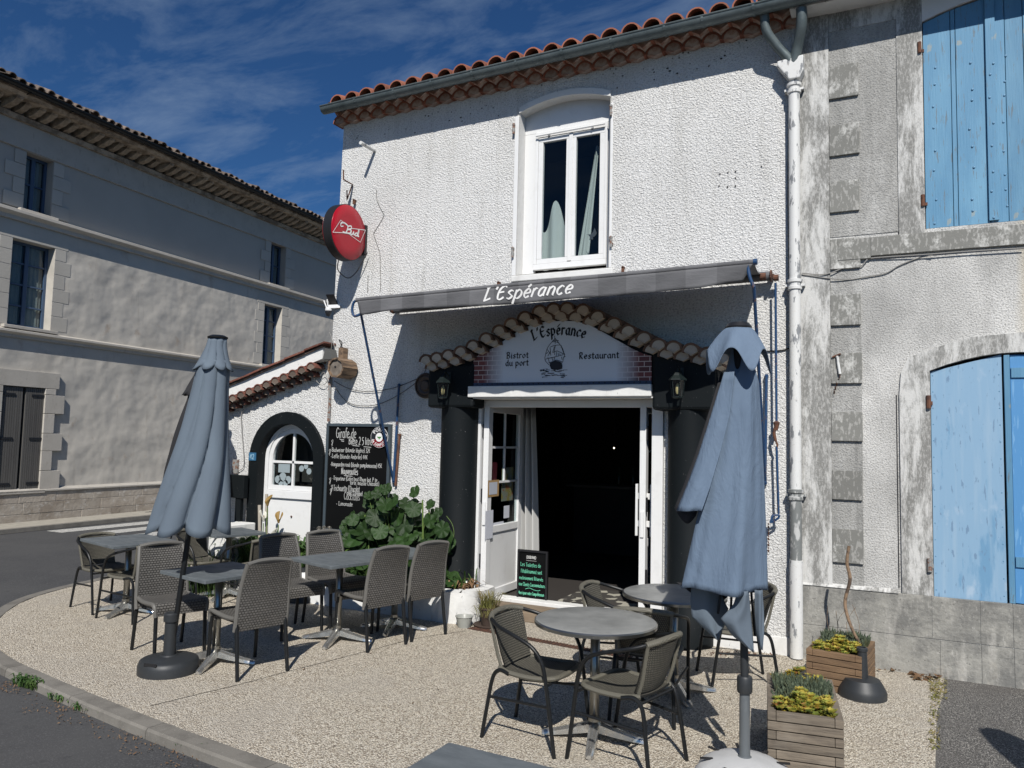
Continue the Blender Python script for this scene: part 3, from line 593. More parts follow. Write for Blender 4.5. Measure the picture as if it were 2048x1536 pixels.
# roof
mb = MB(); mb.add([(UL, -.70, z_top+.46-.066), (UR, -.70, z_top+.46-.066), (UR, 6, z_top+.46+6.5*.33), (UL, 6, z_top+.46+6.5*.33)], [(0,1,2,3)]); mb.box(UL, UR, -.68, .3, z_top+.402, z_top+.44); build(mb, 'roof', M_tileold, LB)
def tile_mesh(r0, r1, ln, th=.016, n=8, slope=.3, ay=None):
    mb = MB(); vs = []
    for (yy, r, zz_) in ((0, r0, 0), (ln, r1, ln*slope)):
        for rr in (r, r-th):
            vs += [(rr*cos(pi*i/n), yy, zz_+rr*sin(pi*i/n)) for i in range(n+1)]
    m_ = n+1; fs = []
    for i in range(n):
        fs += [(i, i+1, 2*m_+i+1, 2*m_+i), (m_+i, 3*m_+i, 3*m_+i+1, m_+i+1), (i, m_+i, m_+i+1, i+1), (2*m_+i, 2*m_+i+1, 3*m_+i+1, 3*m_+i)]
    fs += [(0, 2*m_, 3*m_, m_), (n, m_+n, 3*m_+n, 2*m_+n)]
    mb.add(vs, fs); return mb
tm = build(tile_mesh(.085, .075, .5, slope=.33), 'roof_tile', M_tileold, LB, smooth=True); tm.location = (-7.5, -.78, z_top+.44)
k = 0; x = -7.5
while x < 18:
    x += .20; c = tm.copy(); COL.objects.link(c); c.location = (x, -.78+random.uniform(-.03, .02), z_top+.45+random.uniform(-.02, .03)); c.rotation_euler = (random.uniform(-.05, .10), random.uniform(-.25, .25), random.uniform(-.1, .1))
mbr = MB()
for row in range(1, 8):
    x = -7.5
    while x < 18:
        t_ = tile_mesh(.085, .075, .42, slope=.33, n=5); dx = x+random.uniform(-.02, .02); dz = random.uniform(-.01, .035)
        mbr.add([(p.x+dx, p.y-.78+row*.38, p.z+z_top+.46+row*.38*.33+dz) for p in t_.v], t_.f); x += .20
T(build(mbr, 'upper_roof_tiles', M_tileold, LB, smooth=True), kind='stuff')
# windows
def lwindow(r, name='window', nx=2, nz=2, dep=.2, dark=True):
    l, rr, b, t = r; rt = MB(); fw = .055
    for (a0, a1, c0, c1) in ((l, rr, b, b+fw), (l, rr, t-fw, t), (l, l+fw, b+fw, t-fw), (rr-fw, rr, b+fw, t-fw), ((l+rr)/2-.04, (l+rr)/2+.04, b+fw, t-fw)):
        rt.box(a0, a1, dep, dep+.06, c0, c1)
    for i in range(1, nz):
        zz_ = b+(t-b)*i/nz
        rt.box(l+fw, (l+rr)/2-.04, dep+.01, dep+.05, zz_-.015, zz_+.015); rt.box((l+rr)/2+.04, rr-fw, dep+.01, dep+.05, zz_-.015, zz_+.015)
    f_ = build(rt, name, M_lblue, LB)
    p_ = MB(); p_.box(l+.03, rr-.03, dep+.03, dep+.035, b+.03, t-.03); build(p_, 'pane', M_glassd, f_)
    c_ = MB()
    q = rr-.1-l
    c_.grid(lambda u, v: Vector((l+.06+.36*(rr-l)*u, dep+.075+.008*sin(u*22), b+.06+(t-b-.1)*v)), 10, 1); c_.grid(lambda u, v: Vector((rr-.06-.36*(rr-l)*u, dep+.075+.008*sin(u*22), b+.06+(t-b-.1)*v)), 10, 1)
    build(c_, 'curtain', M_curtain, f_, solid=.002)
for r, nz_ in ((w1, 2), (w2, 4), (w3, 2), (w4, 4), (extra[0], 2), (extra[1], 4)): lwindow(r, nz=nz_)
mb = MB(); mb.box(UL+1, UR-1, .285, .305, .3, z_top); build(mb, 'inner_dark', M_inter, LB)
# stone dressings round the openings
def dress(r, mt=M_lstone, pr=.02, big=.42, sm=.24, hh=.30, sides='lr', lint=.36):
    l, rr, b, t = r; z = b; k = 0
    while z < t-.02:
        h_ = min(hh+random.uniform(-.02, .03), t-z)
        for s_ in sides:
            wd = big if k % 2 == 0 else sm
            mb = MB()
            if s_ == 'r': mb.box(rr+.001, rr+wd, -pr, .012, z+.004, z+h_-.004)
            else: mb.box(l-wd, l-.001, -pr, .012, z+.004, z+h_-.004)
            build(mb, 'jamb_stone', mt, LB, bevel=.006)
        z += h_; k += 1
    mb = MB(); mb.box(l-.3, rr+.3, -pr, .012, t+.003, t+lint); build(mb, 'lintel', mt, LB, bevel=.006)
for r in (w1, w3): dress(r, M_lstone2, pr=.003, lint=.24)
for r in (w2, w4): dress(r, M_lstone2, pr=.006, big=.38, sm=.26)
dress(ws, pr=.075, big=.44, sm=.235, hh=.375, lint=.33)
for r in (w1, w2, w3, w4, ws):
    mb = MB(); mb.box(r[0]-.12, r[1]+.12, -.10, .1, r[2]-.07, r[2]-.005); build(mb, 'sill', M_lstone, LB, bevel=.01)
# shutters on the ground floor
l, rr, b, t = ws; midx = LP(40, 880)[0]
mb = MB(); mb.box(l-.01, rr+.01, .03, .06, b, t); build(mb, 'shutter_backing', M_black, LB)
for (xa, xb) in ((l+.0, midx-.03), (midx+.03, rr-.0)):
    sr = MB(); sr.box(xa, xb, -.012, .021, b+.01, t-.01); so = build(sr, 'shutter', M_lshut, LB)
    n = 9; wdt = (xb-xa)/n
    for i in range(n):
        mb = MB(); mb.box(xa+i*wdt+.004, xa+(i+1)*wdt-.004, -.036, -.011, b+.015, t-.015); build(mb, 'slat', M_lshut, so)
    for zz_ in (b+.14, (b+t)/2, t-.16):
        mb = MB()
        if xa > midx-.1: mb.box(xb-.27, xb+.05, -.052, -.037, zz_-.022, zz_+.022)
        else: mb.box(xa-.04, xa+.27, -.052, -.037, zz_-.022, zz_+.022)
        build(mb, 'strap_hinge', M_black, so)
# pavement in front of it
mb = MB(); pv = [(UL, -1.02), (UL, 0.3), (UR, .3), (UR, -1.02)]
def lw(u, off, z): return LBo+ldir*u+lnrm*off+Vector((0,0,z))
def strip(name, off0, off1, z0, z1, m_, u0=UL, u1=UR):
    mb = MB(); a, b, c, d = lw(u0, off0, z0), lw(u1, off0, z0), lw(u1, off1, z0), lw(u0, off1, z0)
    e, f, g_, h_ = lw(u0, off0, z1), lw(u1, off0, z1), lw(u1, off1, z1), lw(u0, off1, z1)
    mb.add([a,b,c,d,e,f,g_,h_], [(0,3,2,1),(4,5,6,7),(0,1,5,4),(1,2,6,5),(2,3,7,6),(3,0,4,7)]); return T(build(mb, name, m_), kind='structure')
strip('far_pavement', .05, .88, -.055, .02, M_side)
strip('far_kerb', .881, 1.02, -.055, .024, M_kerb)
mb = MB()
for k in range(12):
    a = lw(1.3+k*.10, .45, .024); mb.obox(a, (ldir+lnrm*.8, lnrm-ldir*.8, (0,0,1)), (.16, .014, .004))
T(build(mb, 'drain_grating', M_black), 'dark slotted drain cover in the pavement across the road', 'drain cover')
# ================================================================== THE BISTRO
BB = root('bistro_building', (-4, 0, 0), 'white roughcast bistro house with red scalloped tile eaves and open doorway', 'building')
def X(px, py, y=0): return FY(px, py, y).x
def Z(px, py, y=0): return FY(px, py, y).z
XL, XR = -6.14, -.80
DX0, DX1, DZ = -4.14, -2.0, 2.32
wx0, wx1 = X(1036, 400), X(1219.5, 400); wz0 = Z(1035, 551); wza = (Z(1036, 221)+Z(1219, 191))/2
win_hole = seg_arch(wx0, wx1, wz0, wza-.02, .10)
door_hole = [(DX0, -.05), (DX0, DZ), (DX1, DZ), (DX1, -.05)]
mb = wall_mesh([(XL, -.06), (XL, 3.0), (-6.09, 5.86), (XR, 5.95), (XR, -.06)], [], 0, .3) if False else None
# outline with the door cut out of the bottom edge
outl = [(XL, -.06), (XL, 3.0), (-6.09, 5.86), (XR, 5.95), (XR, -.06), (DX1, -.06), (DX1, DZ), (DX0, DZ), (DX0, -.06)]
mb = wall_mesh(outl, [win_hole], 0, .28); build(mb, 'front_wall', M_white, BB)
mb = MB(); mb.box(XR-.9-3, XR-.002, .281, .285, 2.6, 5.8) if False else None
mb = MB(); mb.add([(XL,.01,2.3),(XL,7,2.3),(-6.09,7,5.86),(-6.09,.01,5.86)], [(0,1,2,3)]); build(mb, 'side_wall', M_white, BB, solid=.2)
mb = MB(); mb.box(XL+.02, XR, 7, 7.2, -.06, 5.9); build(mb, 'rear_wall', M_white, BB)
# window reveal and head
mb = MB(); n = len(win_hole); ins = [(x+(.004 if x < (wx0+wx1)/2 else -.004), z-(.004 if z > 4.5 else -.004)) for x, z in win_hole]
mb.add([(x, -.012, z) for x, z in ins]+[(x, .26, z) for x, z in ins], [(i, (i+1) % n, n+(i+1) % n, n+i) for i in range(n)]); build(mb, 'window_reveal', M_smoothwhite, BB)
# moulded arched head
mb = MB(); ot = [(x, z) for x, z in win_hole if z > wz0+.2]
P0 = [(x, z) for x, z in ot]; rim = []
for i in range(len(ot)-1):
    a, b = ot[i], ot[i+1]
    mb.prism([(a[0], -.02, a[1]-.01), (a[0], -.02, a[1]+.055), (a[0], .0, a[1]+.055), (a[0], .0, a[1]-.01)], (b[0]-a[0], 0, b[1]-a[1]))
build(mb, 'window_head', M_smoothwhite, BB)
mb = MB(); mb.box(wx0-.05, wx0-.002, -.018, .0, wz0, wza-.06); mb.box(wx1+.002, wx1+.03, -.018, 0, wz0, wza-.1); build(mb, 'window_jamb', M_upvc, BB, bevel=.004)
mb = MB(); mb.box(wx0-.05, wx1+.05, -.03, .14, wz0-.07, wz0-.004); build(mb, 'window_sill', M_smoothwhite, BB, bevel=.008)
wy = .14; fx0, fx1 = X(1070, 400, wy), X(1214.5, 400, wy); fz0 = Z(1067, 541, wy); fz1 = Z(1070, 268, wy); fxm = (fx0+fx1)/2+.005
fx0 = max(fx0, wx0+.01); fx1 = min(fx1, wx1-.01)
mb = MB(); mb.box(wx0+.005, wx1-.005, wy+.0, wy+.05, fz1+.003, wza+.12); build(mb, 'roller_box', M_upvc, BB)
mb = MB(); mb.box(wx0+.005, fx0-.001, wy, wy+.05, wz0+.01, fz1)
if wx1-.005 > fx1+.001: mb.box(fx1+.001, wx1-.005, wy, wy+.05, wz0+.01, fz1)
build(mb, 'window_packing', M_upvc, BB)
def sash(parent, x0, x1, z0, z1, y, mt=M_upvc, fw=.055, dp=.05, gl=M_glass, name='window_sash', hb=()):
    mb = MB(); mb.box(x0, x1, y, y+dp, z0, z0+fw); mb.box(x0, x1, y, y+dp, z1-fw, z1); mb.box(x0, x0+fw, y, y+dp, z0+fw, z1-fw); mb.box(x1-fw, x1, y, y+dp, z0+fw, z1-fw)
    o = build(mb, name, mt, parent, bevel=.004)
    mb = MB(); mb.box(x0+fw-.01, x1-fw+.01, y+dp*.5, y+dp*.5+.004, z0+fw-.01, z1-fw+.01); build(mb, 'pane', gl, o); return o
wf = MB(); wf.box(fx0, fx1, wy-.02, wy+.04, fz0, fz0+.06); wf.box(fx0, fx1, wy-.02, wy+.04, fz1-.06, fz1); wf.box(fx0, fx0+.035, wy-.02, wy+.04, fz0+.06, fz1-.06); wf.box(fx1-.03, fx1, wy-.02, wy+.04, fz0+.06, fz1-.06)
wfo = build(wf, 'window_frame', M_upvc, BB, bevel=.004)
sash(BB, fx0+.036, fxm-.002, fz0+.062, fz1-.062, wy-.012); sash(BB, fxm+.002, fx1-.031, fz0+.062, fz1-.062, wy-.012)
mb = MB(); mb.box(fxm-.022, fxm+.022, wy-.024, wy-.013, fz0+.07, fz1-.07); build(mb, 'window_cover_strip', M_upvc, BB, bevel=.003)
mb = MB(); mb.tube([(fx0+.02, wy-.05, fz1-.05), (fx1-.02, wy-.05, fz1-.04)], .010, 6)
for q in (.2, .8): mb.lathe([(.014, 0), (.014, .03)], 8, (fx0+(fx1-fx0)*q, wy-.05, fz1-.05), (0, 1, 0))
build(mb, 'window_rail', M_upvc, BB, smooth=True)
# curtains pulled aside behind the upper window
cm = MB()
def cur1(u, v):
    x = fx0+.05+(fxm-fx0-.04)*u; top = fz0+.60+.17*cos(u*8.5+2.9); z = fz0+.02+(top-fz0)*v
    return Vector((x, wy+.12+.02*sin(u*14), z))
cm.grid(cur1, 30, 8)
def cur2(u, v): return Vector((fxm+.03+.13*u+.20*v*(1-.5*u), wy+.14+.02*sin(u*9), fz0+.1+1.25*v))
cm.grid(cur2, 12, 8)
T(build(cm, 'window_curtain', M_curtain, None, smooth='all', loc=(fxm, wy+.13, fz0)), 'white curtain pulled up behind the upstairs window of the bistro', 'curtain')
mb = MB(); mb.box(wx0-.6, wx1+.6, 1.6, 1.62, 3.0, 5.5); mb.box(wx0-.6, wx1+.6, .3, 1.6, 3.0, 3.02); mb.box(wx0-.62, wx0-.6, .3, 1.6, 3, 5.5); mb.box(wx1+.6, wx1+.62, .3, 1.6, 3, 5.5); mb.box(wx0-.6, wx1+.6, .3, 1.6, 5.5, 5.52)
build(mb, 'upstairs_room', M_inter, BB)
# bird sticker on the pane
mb = MB(); bx, bz = X(1182, 468, wy), Z(1182, 468, wy)
q = [(.7*a, .7*b) for a, b in [(0,0),(.03,.035),(.05,.09),(.075,.05),(.09,-.0),(.06,-.04),(.03,-.05),(.035,-.09),(.0,-.08),(-.03,-.09),(-.02,-.05),(-.04,-.01),(-.08,.0)]]
mb.prism([(bx+a, wy+.005, bz+b) for a, b in q], (0, .001, 0)); build(mb, 'bird_sticker', mat('grey_sticker', (.03,.045,.06), .8), BB)
# shutter pins
for (a, b) in ((1030, 262), (1028, 508), (1224, 225), (1224, 487)):
    x, z = X(a, b), Z(a, b); mb = MB(); mb.lathe([(.014, -.045), (.014, .045)], 8, (x, -.035, z)); mb.lathe([(.018, .045), (.02, .06), (.012, .07)], 8, (x, -.035, z)); mb.box(x-.012, x+.012, -.036, .0, z-.02, z+.005)
    build(mb, 'shutter_pin', M_iron, BB, smooth=True)
# roof of the bistro: cover tiles at the eaves, one object each
ga = FY(647, 222, -.31); gb = FY(1576, 6, -.31); gd = (gb-ga)/(gb.x-ga.x)
def gut(x): return ga+gd*(x-ga.x)
RX1 = 6.0
t0 = build(tile_mesh(.098, .088, .42, th=.015, slope=.28), 'roof_tile', M_tile, BB, smooth=True, loc=(0,0,0)); 
def place_local(o, p): o.location = Vector(p)-ORI['bistro_building']
TX = FY(672, 212, -.33).x; x = TX; k = 0
while x < 1.2:
    c = t0 if k == 0 else t0.copy()
    if k: COL.objects.link(c)
    place_local(c, (x, -.335+random.uniform(-.012, .012), gut(x).z+.06)); c.rotation_euler = (0, random.uniform(-.05, .05), random.uniform(-.03, .03)); x += .216; k += 1
mbr = MB()
for row in range(0, 14):
    x = TX
    while x < 6:
        if row > 0 or x > 1.1:
            t_ = tile_mesh(.098, .088, .42, slope=.28, n=5); dz = random.uniform(-.004, .01)
            mbr.add([(p.x+x, p.y-.335+row*.40, p.z+gut(x).z+.058+row*.40*.28+dz) for p in t_.v], t_.f)
        x += .216
T(build(mbr, 'upper_roof_tiles', M_tile, BB, smooth=True), kind='stuff')
mb = MB(); za, zb = gut(ga.x).z, gut(RX1).z
mb.add([(ga.x+.03, -.30, za+.035), (RX1, -.30, zb+.035), (RX1, 6, zb+.035+6.3*.28), (ga.x+.03, 6, za+.035+6.3*.28)], [(0,1,2,3)]); build(mb, 'roof_deck', M_tileold, BB, solid=-.02)
# scalloped eaves (two rows)
def scallops(rowpts, r, ln, y, name_t, name_m, mt, mm, yoff=0, n=10, th=.012, drop=.08):
    base = build(tile_mesh(r, r*.97, ln, th=th, slope=0, n=n), name_t, mt, BB, smooth=True, loc=(0,0,0))
    f = MB(); rr = (r-th)*.985; pts = [(rr*cos(pi*i/n), .010, rr*sin(pi*i/n)) for i in range(n+1)]
    for i in range(1, n):
        xq = -rr+2*rr*i/n; pts.append((xq, .008, -drop*(1-abs(xq)/rr)**1.0*(1-.35*abs(xq)/rr)))
    f.prism(pts, (0, ln-.02, 0))
    fb = build(f, name_m, mm, BB, loc=(0,0,0))
    for i, (x, z) in enumerate(rowpts):
        for b in (base, fb):
            c = b if i == 0 else b.copy()
            if i: COL.objects.link(c)
            place_local(c, (x, y, z)); c.rotation_euler = (0, random.uniform(-.04, .04), 0)
rl, ru = [], []
pa = FY(697, 240, -.10); pb = FY(1517, 60, -.10); sl = (pb.z-pa.z)/(pb.x-pa.x)
x = -6.10
while x < -.72: rl.append((x, pa.z+sl*(x-pa.x)-.0)); ru.append((x+.095, pa.z+sl*(x+.095-pa.x)+.095)); x += .19
scallops(rl, .096, .18, -.085, 'eaves_tile', 'eaves_infill', M_tile, M_mortarred, th=.02, drop=.02)
scallops(ru, .096, .26, -.175, 'eaves_tile', 'eaves_infill', M_tile, M_mortarred, th=.018, drop=.055)
mb = MB(); mb.prism([(-6.16, -.17, pa.z+sl*(-6.16-pa.x)+.18), (-6.16, -.24, pa.z+sl*(-6.16-pa.x)+.205), (-6.16, .1, pa.z+sl*(-6.16-pa.x)+.205), (-6.16, .1, pa.z+sl*(-6.16-pa.x)+.10), (-6.16, -.06, pa.z+sl*(-6.16-pa.x)+.10)], (XR+6.16, 0, sl*(XR+6.16))); build(mb, 'eaves_bed', M_mortarred, BB)
# gutter
mb = MB(); A = gut(ga.x); B_ = gut(RX1); n = 10; r = .068
sec = [(r*cos(pi+pi*i/n), r*sin(pi+pi*i/n)) for i in range(n+1)]
mb.add([(A.x, A.y+a, A.z+b+.03) for a, b in sec]+[(B_.x, B_.y+a, B_.z+b+.03) for a, b in sec], [(i, i+1, n+1+i+1, n+1+i) for i in range(n)])
mb.add([(A.x, A.y+a, A.z+b+.03) for a, b in sec], [tuple(range(n+1))])
go = build(mb, 'gutter', M_zinc, BB, smooth=True, solid=.004)
mb = MB(); mb.tube([A+Vector((0,-r-.004,.032)), B_+Vector((0,-r-.004,.032))], .009, 6); build(mb, 'gutter_bead', M_zinc, BB, smooth=True)
for px in (720.6, 796.7, 870.6, 951, 1038, 1128, 1226, 1332, 1407, 1509):
    x = FY(px, 100, -.3).x; p = gut(x); mb = MB()
    for (w0, rr) in ((.012, r+.006),):
        s2 = [(rr*cos(pi+pi*i/n), rr*sin(pi+pi*i/n)+.03) for i in range(n+1)]
        mb.add([(x-w0, p.y+a, p.z+b) for a, b in s2]+[(x+w0, p.y+a, p.z+b) for a, b in s2], [(i, i+1, n+1+i+1, n+1+i) for i in range(n)])
    build(mb, 'gutter_strap', M_zinc, BB, solid=.003)
# downpipes
dp = MB(); dp.tube([FY(1529, 28, -.25), FY(1533, 62, -.22), FY(1556, 95, -.15), FY(1577, 118, -.11), FY(1580, 132, -.10)], .043, 12, smooth=5); build(dp, 'rainwater_elbow', M_zinc, BB, smooth=True)
dp = MB(); dp.tube([FY(1603, 16, -.25), FY(1603, 50, -.22), FY(1596, 90, -.14), FY(1588, 126, -.10)], .048, 12, smooth=5); build(dp, 'rainwater_elbow', M_zinc, BB, smooth=True)
h1 = FY(1585, 122, -.09); h2 = FY(1590, 163, -.075)
mb = MB(); a = .12; hh = [(h1.x-.13, h1.z), (h1.x+.10, h1.z+.02), (h1.x+.10, h1.z-.12), (h2.x+.045, h2.z), (h2.x-.045, h2.z), (h1.x-.13, h1.z-.04)]
mb.prism([(x, -.145, z) for x, z in hh], (0, .12, 0)); build(mb, 'rainwater_hopper', M_oldwhite, BB, bevel=.01)
PX = FY(1590.5, 700, -.07).x; pz1 = h2.z
zj = Z(1596, 985, -.07); zw = Z(1594, 1120, -.07)
for (z0, z1, mt, r_) in ((zj, pz1, M_oldwhite, .05), (zw, zj, M_zincdark, .05), (.01, zw, M_oldwhite, .056)):
    mb = MB(); mb.lathe([(r_, z0), (r_, z1)], 16, (PX, -.075, 0)); build(mb, 'downpipe', mt, BB, smooth=True)
for zc in (pz1-.05, Z(1593, 565, -.07), zj):
    mb = MB(); mb.lathe([(.052, zc-.07), (.062, zc-.065), (.062, zc-.04), (.054, zc-.035), (.054, zc-.01), (.066, zc), (.066, zc+.025), (.052, zc+.03)], 16, (PX, -.075, 0)); mb.box(PX-.085, PX+.085, -.08, -.01, zc-.035, zc-.015); build(mb, 'pipe_collar', M_oldwhite if zc != zj else M_zincdark, BB, smooth=True)
mb = MB(); mb.box(XR-.9, XR-.002, -.02, 0.0, -.02, .16); mb.box(-1.55, XR-.95, -.02, 0, -.02, .14); build(mb, 'wall_base', M_smoothwhite, BB, bevel=.006)
mb = MB()
for l_ in ([(690,205),(660,265),(612,340),(608,375),(650,500),(655,560),(660,700),(665,760),(655,840)], [(630,0),(632,90),(690,205)], [(560,700),(556,840)], [(1010,1340),(1050,1400),(1020,1500)]):
    W2 = [FY(600+a/4.096+random.uniform(-.5,.5), 380+b/4.096, -.004) for a, b in l_]; ribbons(mb, [[(p.x, p.z) for p in W2]], (0, -.006, 0), Vector((1,0,0)), Vector((0,0,1)), Vector((0,-1,0)), .006, 'round', 2)
build(mb, 'wall_crack', mat('crack_shadow_line', (.10,.095,.085), .95), BB)
mb = MB(); rnd = random.Random(33)
for k in range(90):
    a = rnd.uniform(700, 1500); b = 262-(a-700)*.232+rnd.uniform(-4, 40)**1.0; p = FY(a, b, -.004); r_ = rnd.uniform(.003, .010)
    if wx0-.06 < p.x < wx1+.06 and p.z < wza+.2: continue
    q = rnd.uniform(.5, 1.6); mb.add([(p.x+r_*cos(t)*q, -.007, p.z+r_*sin(t)) for t in [2*pi*j/6+rnd.random()*.5 for j in range(6)]], [tuple(range(6))])
for (a, b) in ((1440,348),(1456,345),(1471,343),(1471,356),(1471,372),(1455,374),(1523,333),(1438,372)): p = FY(a, b, -.004); mb.add([(p.x+.008*cos(t), -.007, p.z+.008*sin(t)) for t in [2*pi*j/8 for j in range(8)]], [tuple(range(8))])
T(build(mb, 'wall_specks', mat('dark_speck', (.05,.045,.04), .95), BB), kind='stuff')
# ---- wing with the arched door
ax, ar, az = -6.77, .45, 1.56
wing = [(-8.02, -.06), (-8.02, 2.24), (XL-.002, 2.90), (XL-.002, -.06)]
mb = wall_mesh(wing, [arch_pts(ax, ar, .25, az)], .003, .3); build(mb, 'wing_wall', M_white, BB)
mb = MB(); mb.add([(-8.02,.01,-.05),(-8.02,6,-.05),(-8.02,6,2.2),(-8.02,.01,2.2)], [(0,1,2,3)]); build(mb, 'wing_side_wall', M_white, BB, solid=-.2)
ra, rb = FY(455, 770, -.2), FY(662, 683, -.2); rs = (rb.z-ra.z)/(rb.x-ra.x)
x0 = -8.25; x1 = XL-.005
mb = MB(); f = lambda x: ra.z+rs*(x-ra.x)
mb.prism([(x0, -.19, f(x0)), (x1, -.19, f(x1)), (x1, -.19, f(x1)-.014), (x0, -.19, f(x0)-.014)], (0, 6.1, 0)); build(mb, 'wing_roof', M_tileold, BB)
k = 0; x = x0
vt = MB(); vt.box(-.16, .16, .0, .35, 0, .02); vto = build(vt, 'verge_tile', M_tiler, BB, loc=(0,0,0))
while x < x1-.15:
    c = vto if k == 0 else vto.copy()
    if k: COL.objects.link(c)
    place_local(c, (x+.16, -.22, f(x+.16)+.002+random.uniform(0, .012))); c.rotation_euler = (0, -atan2(rs, 1)+random.uniform(-.03, .03), 0); x += .31; k += 1
mb = MB(); mb.prism([(x0, -.16, f(x0)-.15), (x1, -.16, f(x1)-.15), (x1, -.16, f(x1)-.016), (x0, -.16, f(x0)-.016)], (0, .163, 0)); build(mb, 'verge_band', M_smoothwhite, BB)
r1, r2 = [], []
x = -8.12
while x < XL-.04: r1.append((x, f(x)-.215)); r2.append((x+.07, f(x+.07)-.215-.075)); x += .14
scallops(r1, .072, .2, -.19, 'verge_scallop', 'verge_hollow_shade', M_tiler, M_tileold, th=.013, drop=.03)  # dark fill colour stands in for the shade in the hollow scallops
scallops(r2[:-1], .070, .12, -.11, 'verge_scallop', 'verge_hollow_shade', M_tiler, M_tileold, th=.013, drop=.01)
# arch surround
mb = MB(); outer = arch_pts(ax, .60, 0.0, az-.02, 20, .615); inner_ = arch_pts(ax, ar-.004, 0.0, az, 20)
n = len(outer)
for yy in (-.045,): mb.add([(x, yy, z) for x, z in outer]+[(x, yy, z) for x, z in inner_], [(i, i+1, n+i+1, n+i) for i in range(n-1)])
mb.add([(x, -.045, z) for x, z in outer]+[(x, .01, z) for x, z in outer], [(i, i+1, n+i+1, n+i) for i in range(n-1)])
mb.add([(x, -.045, z) for x, z in inner_]+[(x, .14, z) for x, z in inner_], [(i, i+1, n+i+1, n+i) for i in range(n-1)])
build(mb, 'arch_surround', M_dark, BB)
AD = root('arched_door', (ax, .13, .25), 'white arched door with a fanlight in the dark painted surround of the wing', 'door')
def ring(mb, r0, r1, zs, zb, y0, y1, xc=ax, n=20):
    o1 = arch_pts(xc, r0, zb, zs, n); i1 = arch_pts(xc, r1, zb, zs, n); m_ = len(o1)
    for yy in (y0, y1): mb.add([(x, yy, z) for x, z in o1]+[(x, yy, z) for x, z in i1], [(i, i+1, m_+i+1, m_+i) for i in range(m_-1)])
    for q in (o1, i1): mb.add([(x, y0, z) for x, z in q]+[(x, y1, z) for x, z in q], [(i, i+1, m_+i+1, m_+i) for i in range(m_-1)])
mb = MB(); ring(mb, ar-.008, ar-.06, az, .25, .08, .13); build(mb, 'door_frame', M_upvc, AD)
zs_ = 1.17
mb = MB(); ring(mb, ar-.062, ar-.12, az, zs_, .095, .14); mb.box(ax-ar+.12, ax+ar-.12, .095, .14, zs_, zs_+.06); build(mb, 'fanlight_frame', M_upvc, AD)
mb = MB(); mb.box(ax-ar+.10, ax+ar-.10, .105, .135, az-.05, az-.02); mb.box(ax-.015, ax+.015, .105, .135, zs_+.06, az+ar-.12); build(mb, 'glazing_bar', M_upvc, AD)
mb = MB(); mb.prism([(x, .122, z) for x, z in arch_pts(ax, ar-.11, zs_+.03, az, 16)], (0, .004, 0)); build(mb, 'pane', M_glass, AD)
mb = MB(); mb.box(ax-ar+.062, ax+ar-.062, .07, .13, zs_-.10, zs_-.003); build(mb, 'transom', M_upvc, AD, bevel=.006)
mb = MB(); mb.box(ax-ar+.062, ax+ar-.062, .10, .13, .26, zs_-.103); build(mb, 'door_panel', M_upvc, AD)
for q in (.85, .52):
    mb = MB(); mb.lathe([(.011, 0), (.013, .012), (.006, .02)], 8, (ax+.02, .10, q), (0, -1, 0)); build(mb, 'bolt', M_rust, AD)
mb = MB(); mb.prism([(x, .40, z) for x, z in arch_pts(ax, ar+.05, 0, az, 10)], (0, .02, 0)); build(mb, 'dark_backing', M_inter, AD)
# stickers behind the fanlight
st = mat('frosted_sticker', (.30,.36,.38), .8)
mb = MB(); mb.box(ax-.25, ax-.06, .117, .118, zs_+.22, zs_+.33)
for (a, b, r_) in ((-.25,.10,.05),(-.17,.13,.06),(-.08,.10,.05),(-.2,.06,.04),(-.12,.06,.04),(.13,.25,.04),(.2,.28,.035),(.25,.22,.04)): mb.lathe([(r_, 0), (r_*.98, .001)], 12, (ax+a, .117, zs_+.03+b), (0, -1, 0))
build(mb, 'window_sticker', st, AD)
# ---- portal: pillars, blocks, sign, canopy
for (pa_, pb_, lab) in ((878, 945, 0), (1333, 1420, 1)):
    xa, xb = X(pa_, 1000, -.12), X(pb_, 1000, -.12); r_ = min((xb-xa)/2, .21); xc = (xa+xb)/2
    mb = MB(); mb.lathe([(r_+.02, -.04), (r_+.02, .25), (r_, .28), (r_, 2.2), (r_+.012, 2.35)], 32, (xc, -.06, 0)); build(mb, 'pillar', M_dark, BB, smooth=True)
yb = -.28
def blk(pxa, pxb, pyt, pyb):
    mb = MB(); mb.box(X(pxa, 780, yb), X(pxb, 780, yb), yb, -.002, Z((pxa+pxb)/2, pyb, yb), Z((pxa+pxb)/2, pyt, yb)); return mb
build(blk(855, 946.5, 727, 815), 'capital_block', M_dark, BB, bevel=.03); build(blk(1303.5, 1432, 700, 820), 'capital_block', M_dark, BB, bevel=.03)
up_pts = [(850.5,717),(872,712.6),(895,707),(920,700),(944.5,688),(970.7,673.7),(997,658),(1021.5,644),(1048.6,631),(1078,618.6),(1106,614.4),(1133,612.7),(1165,616.5),(1194,629),(1227,643.5),(1255.5,658),(1287,672),(1316,686),(1346,691),(1381,696),(1414,704),(1444,712)]
u_w = [FY(a, b, -.40) for a, b in up_pts]
u_pts = [(p.x, p.z-.035) for p in u_w]
l_pts = []
for i in range(len(u_w)-1):
    a = FY((up_pts[i][0]+up_pts[i+1][0])/2+1, (up_pts[i][1]+up_pts[i+1][1])/2+16, -.34); l_pts.append((a.x, a.z-.035))
scallops(u_pts, .085, .36, -.40, 'canopy_tile', 'canopy_infill', M_tilec, M_mortar, n=10, th=.020, drop=.036)
scallops(l_pts, .085, .30, -.34, 'canopy_tile', 'canopy_infill', M_tilec, M_mortar, n=10, th=.020, drop=.026)
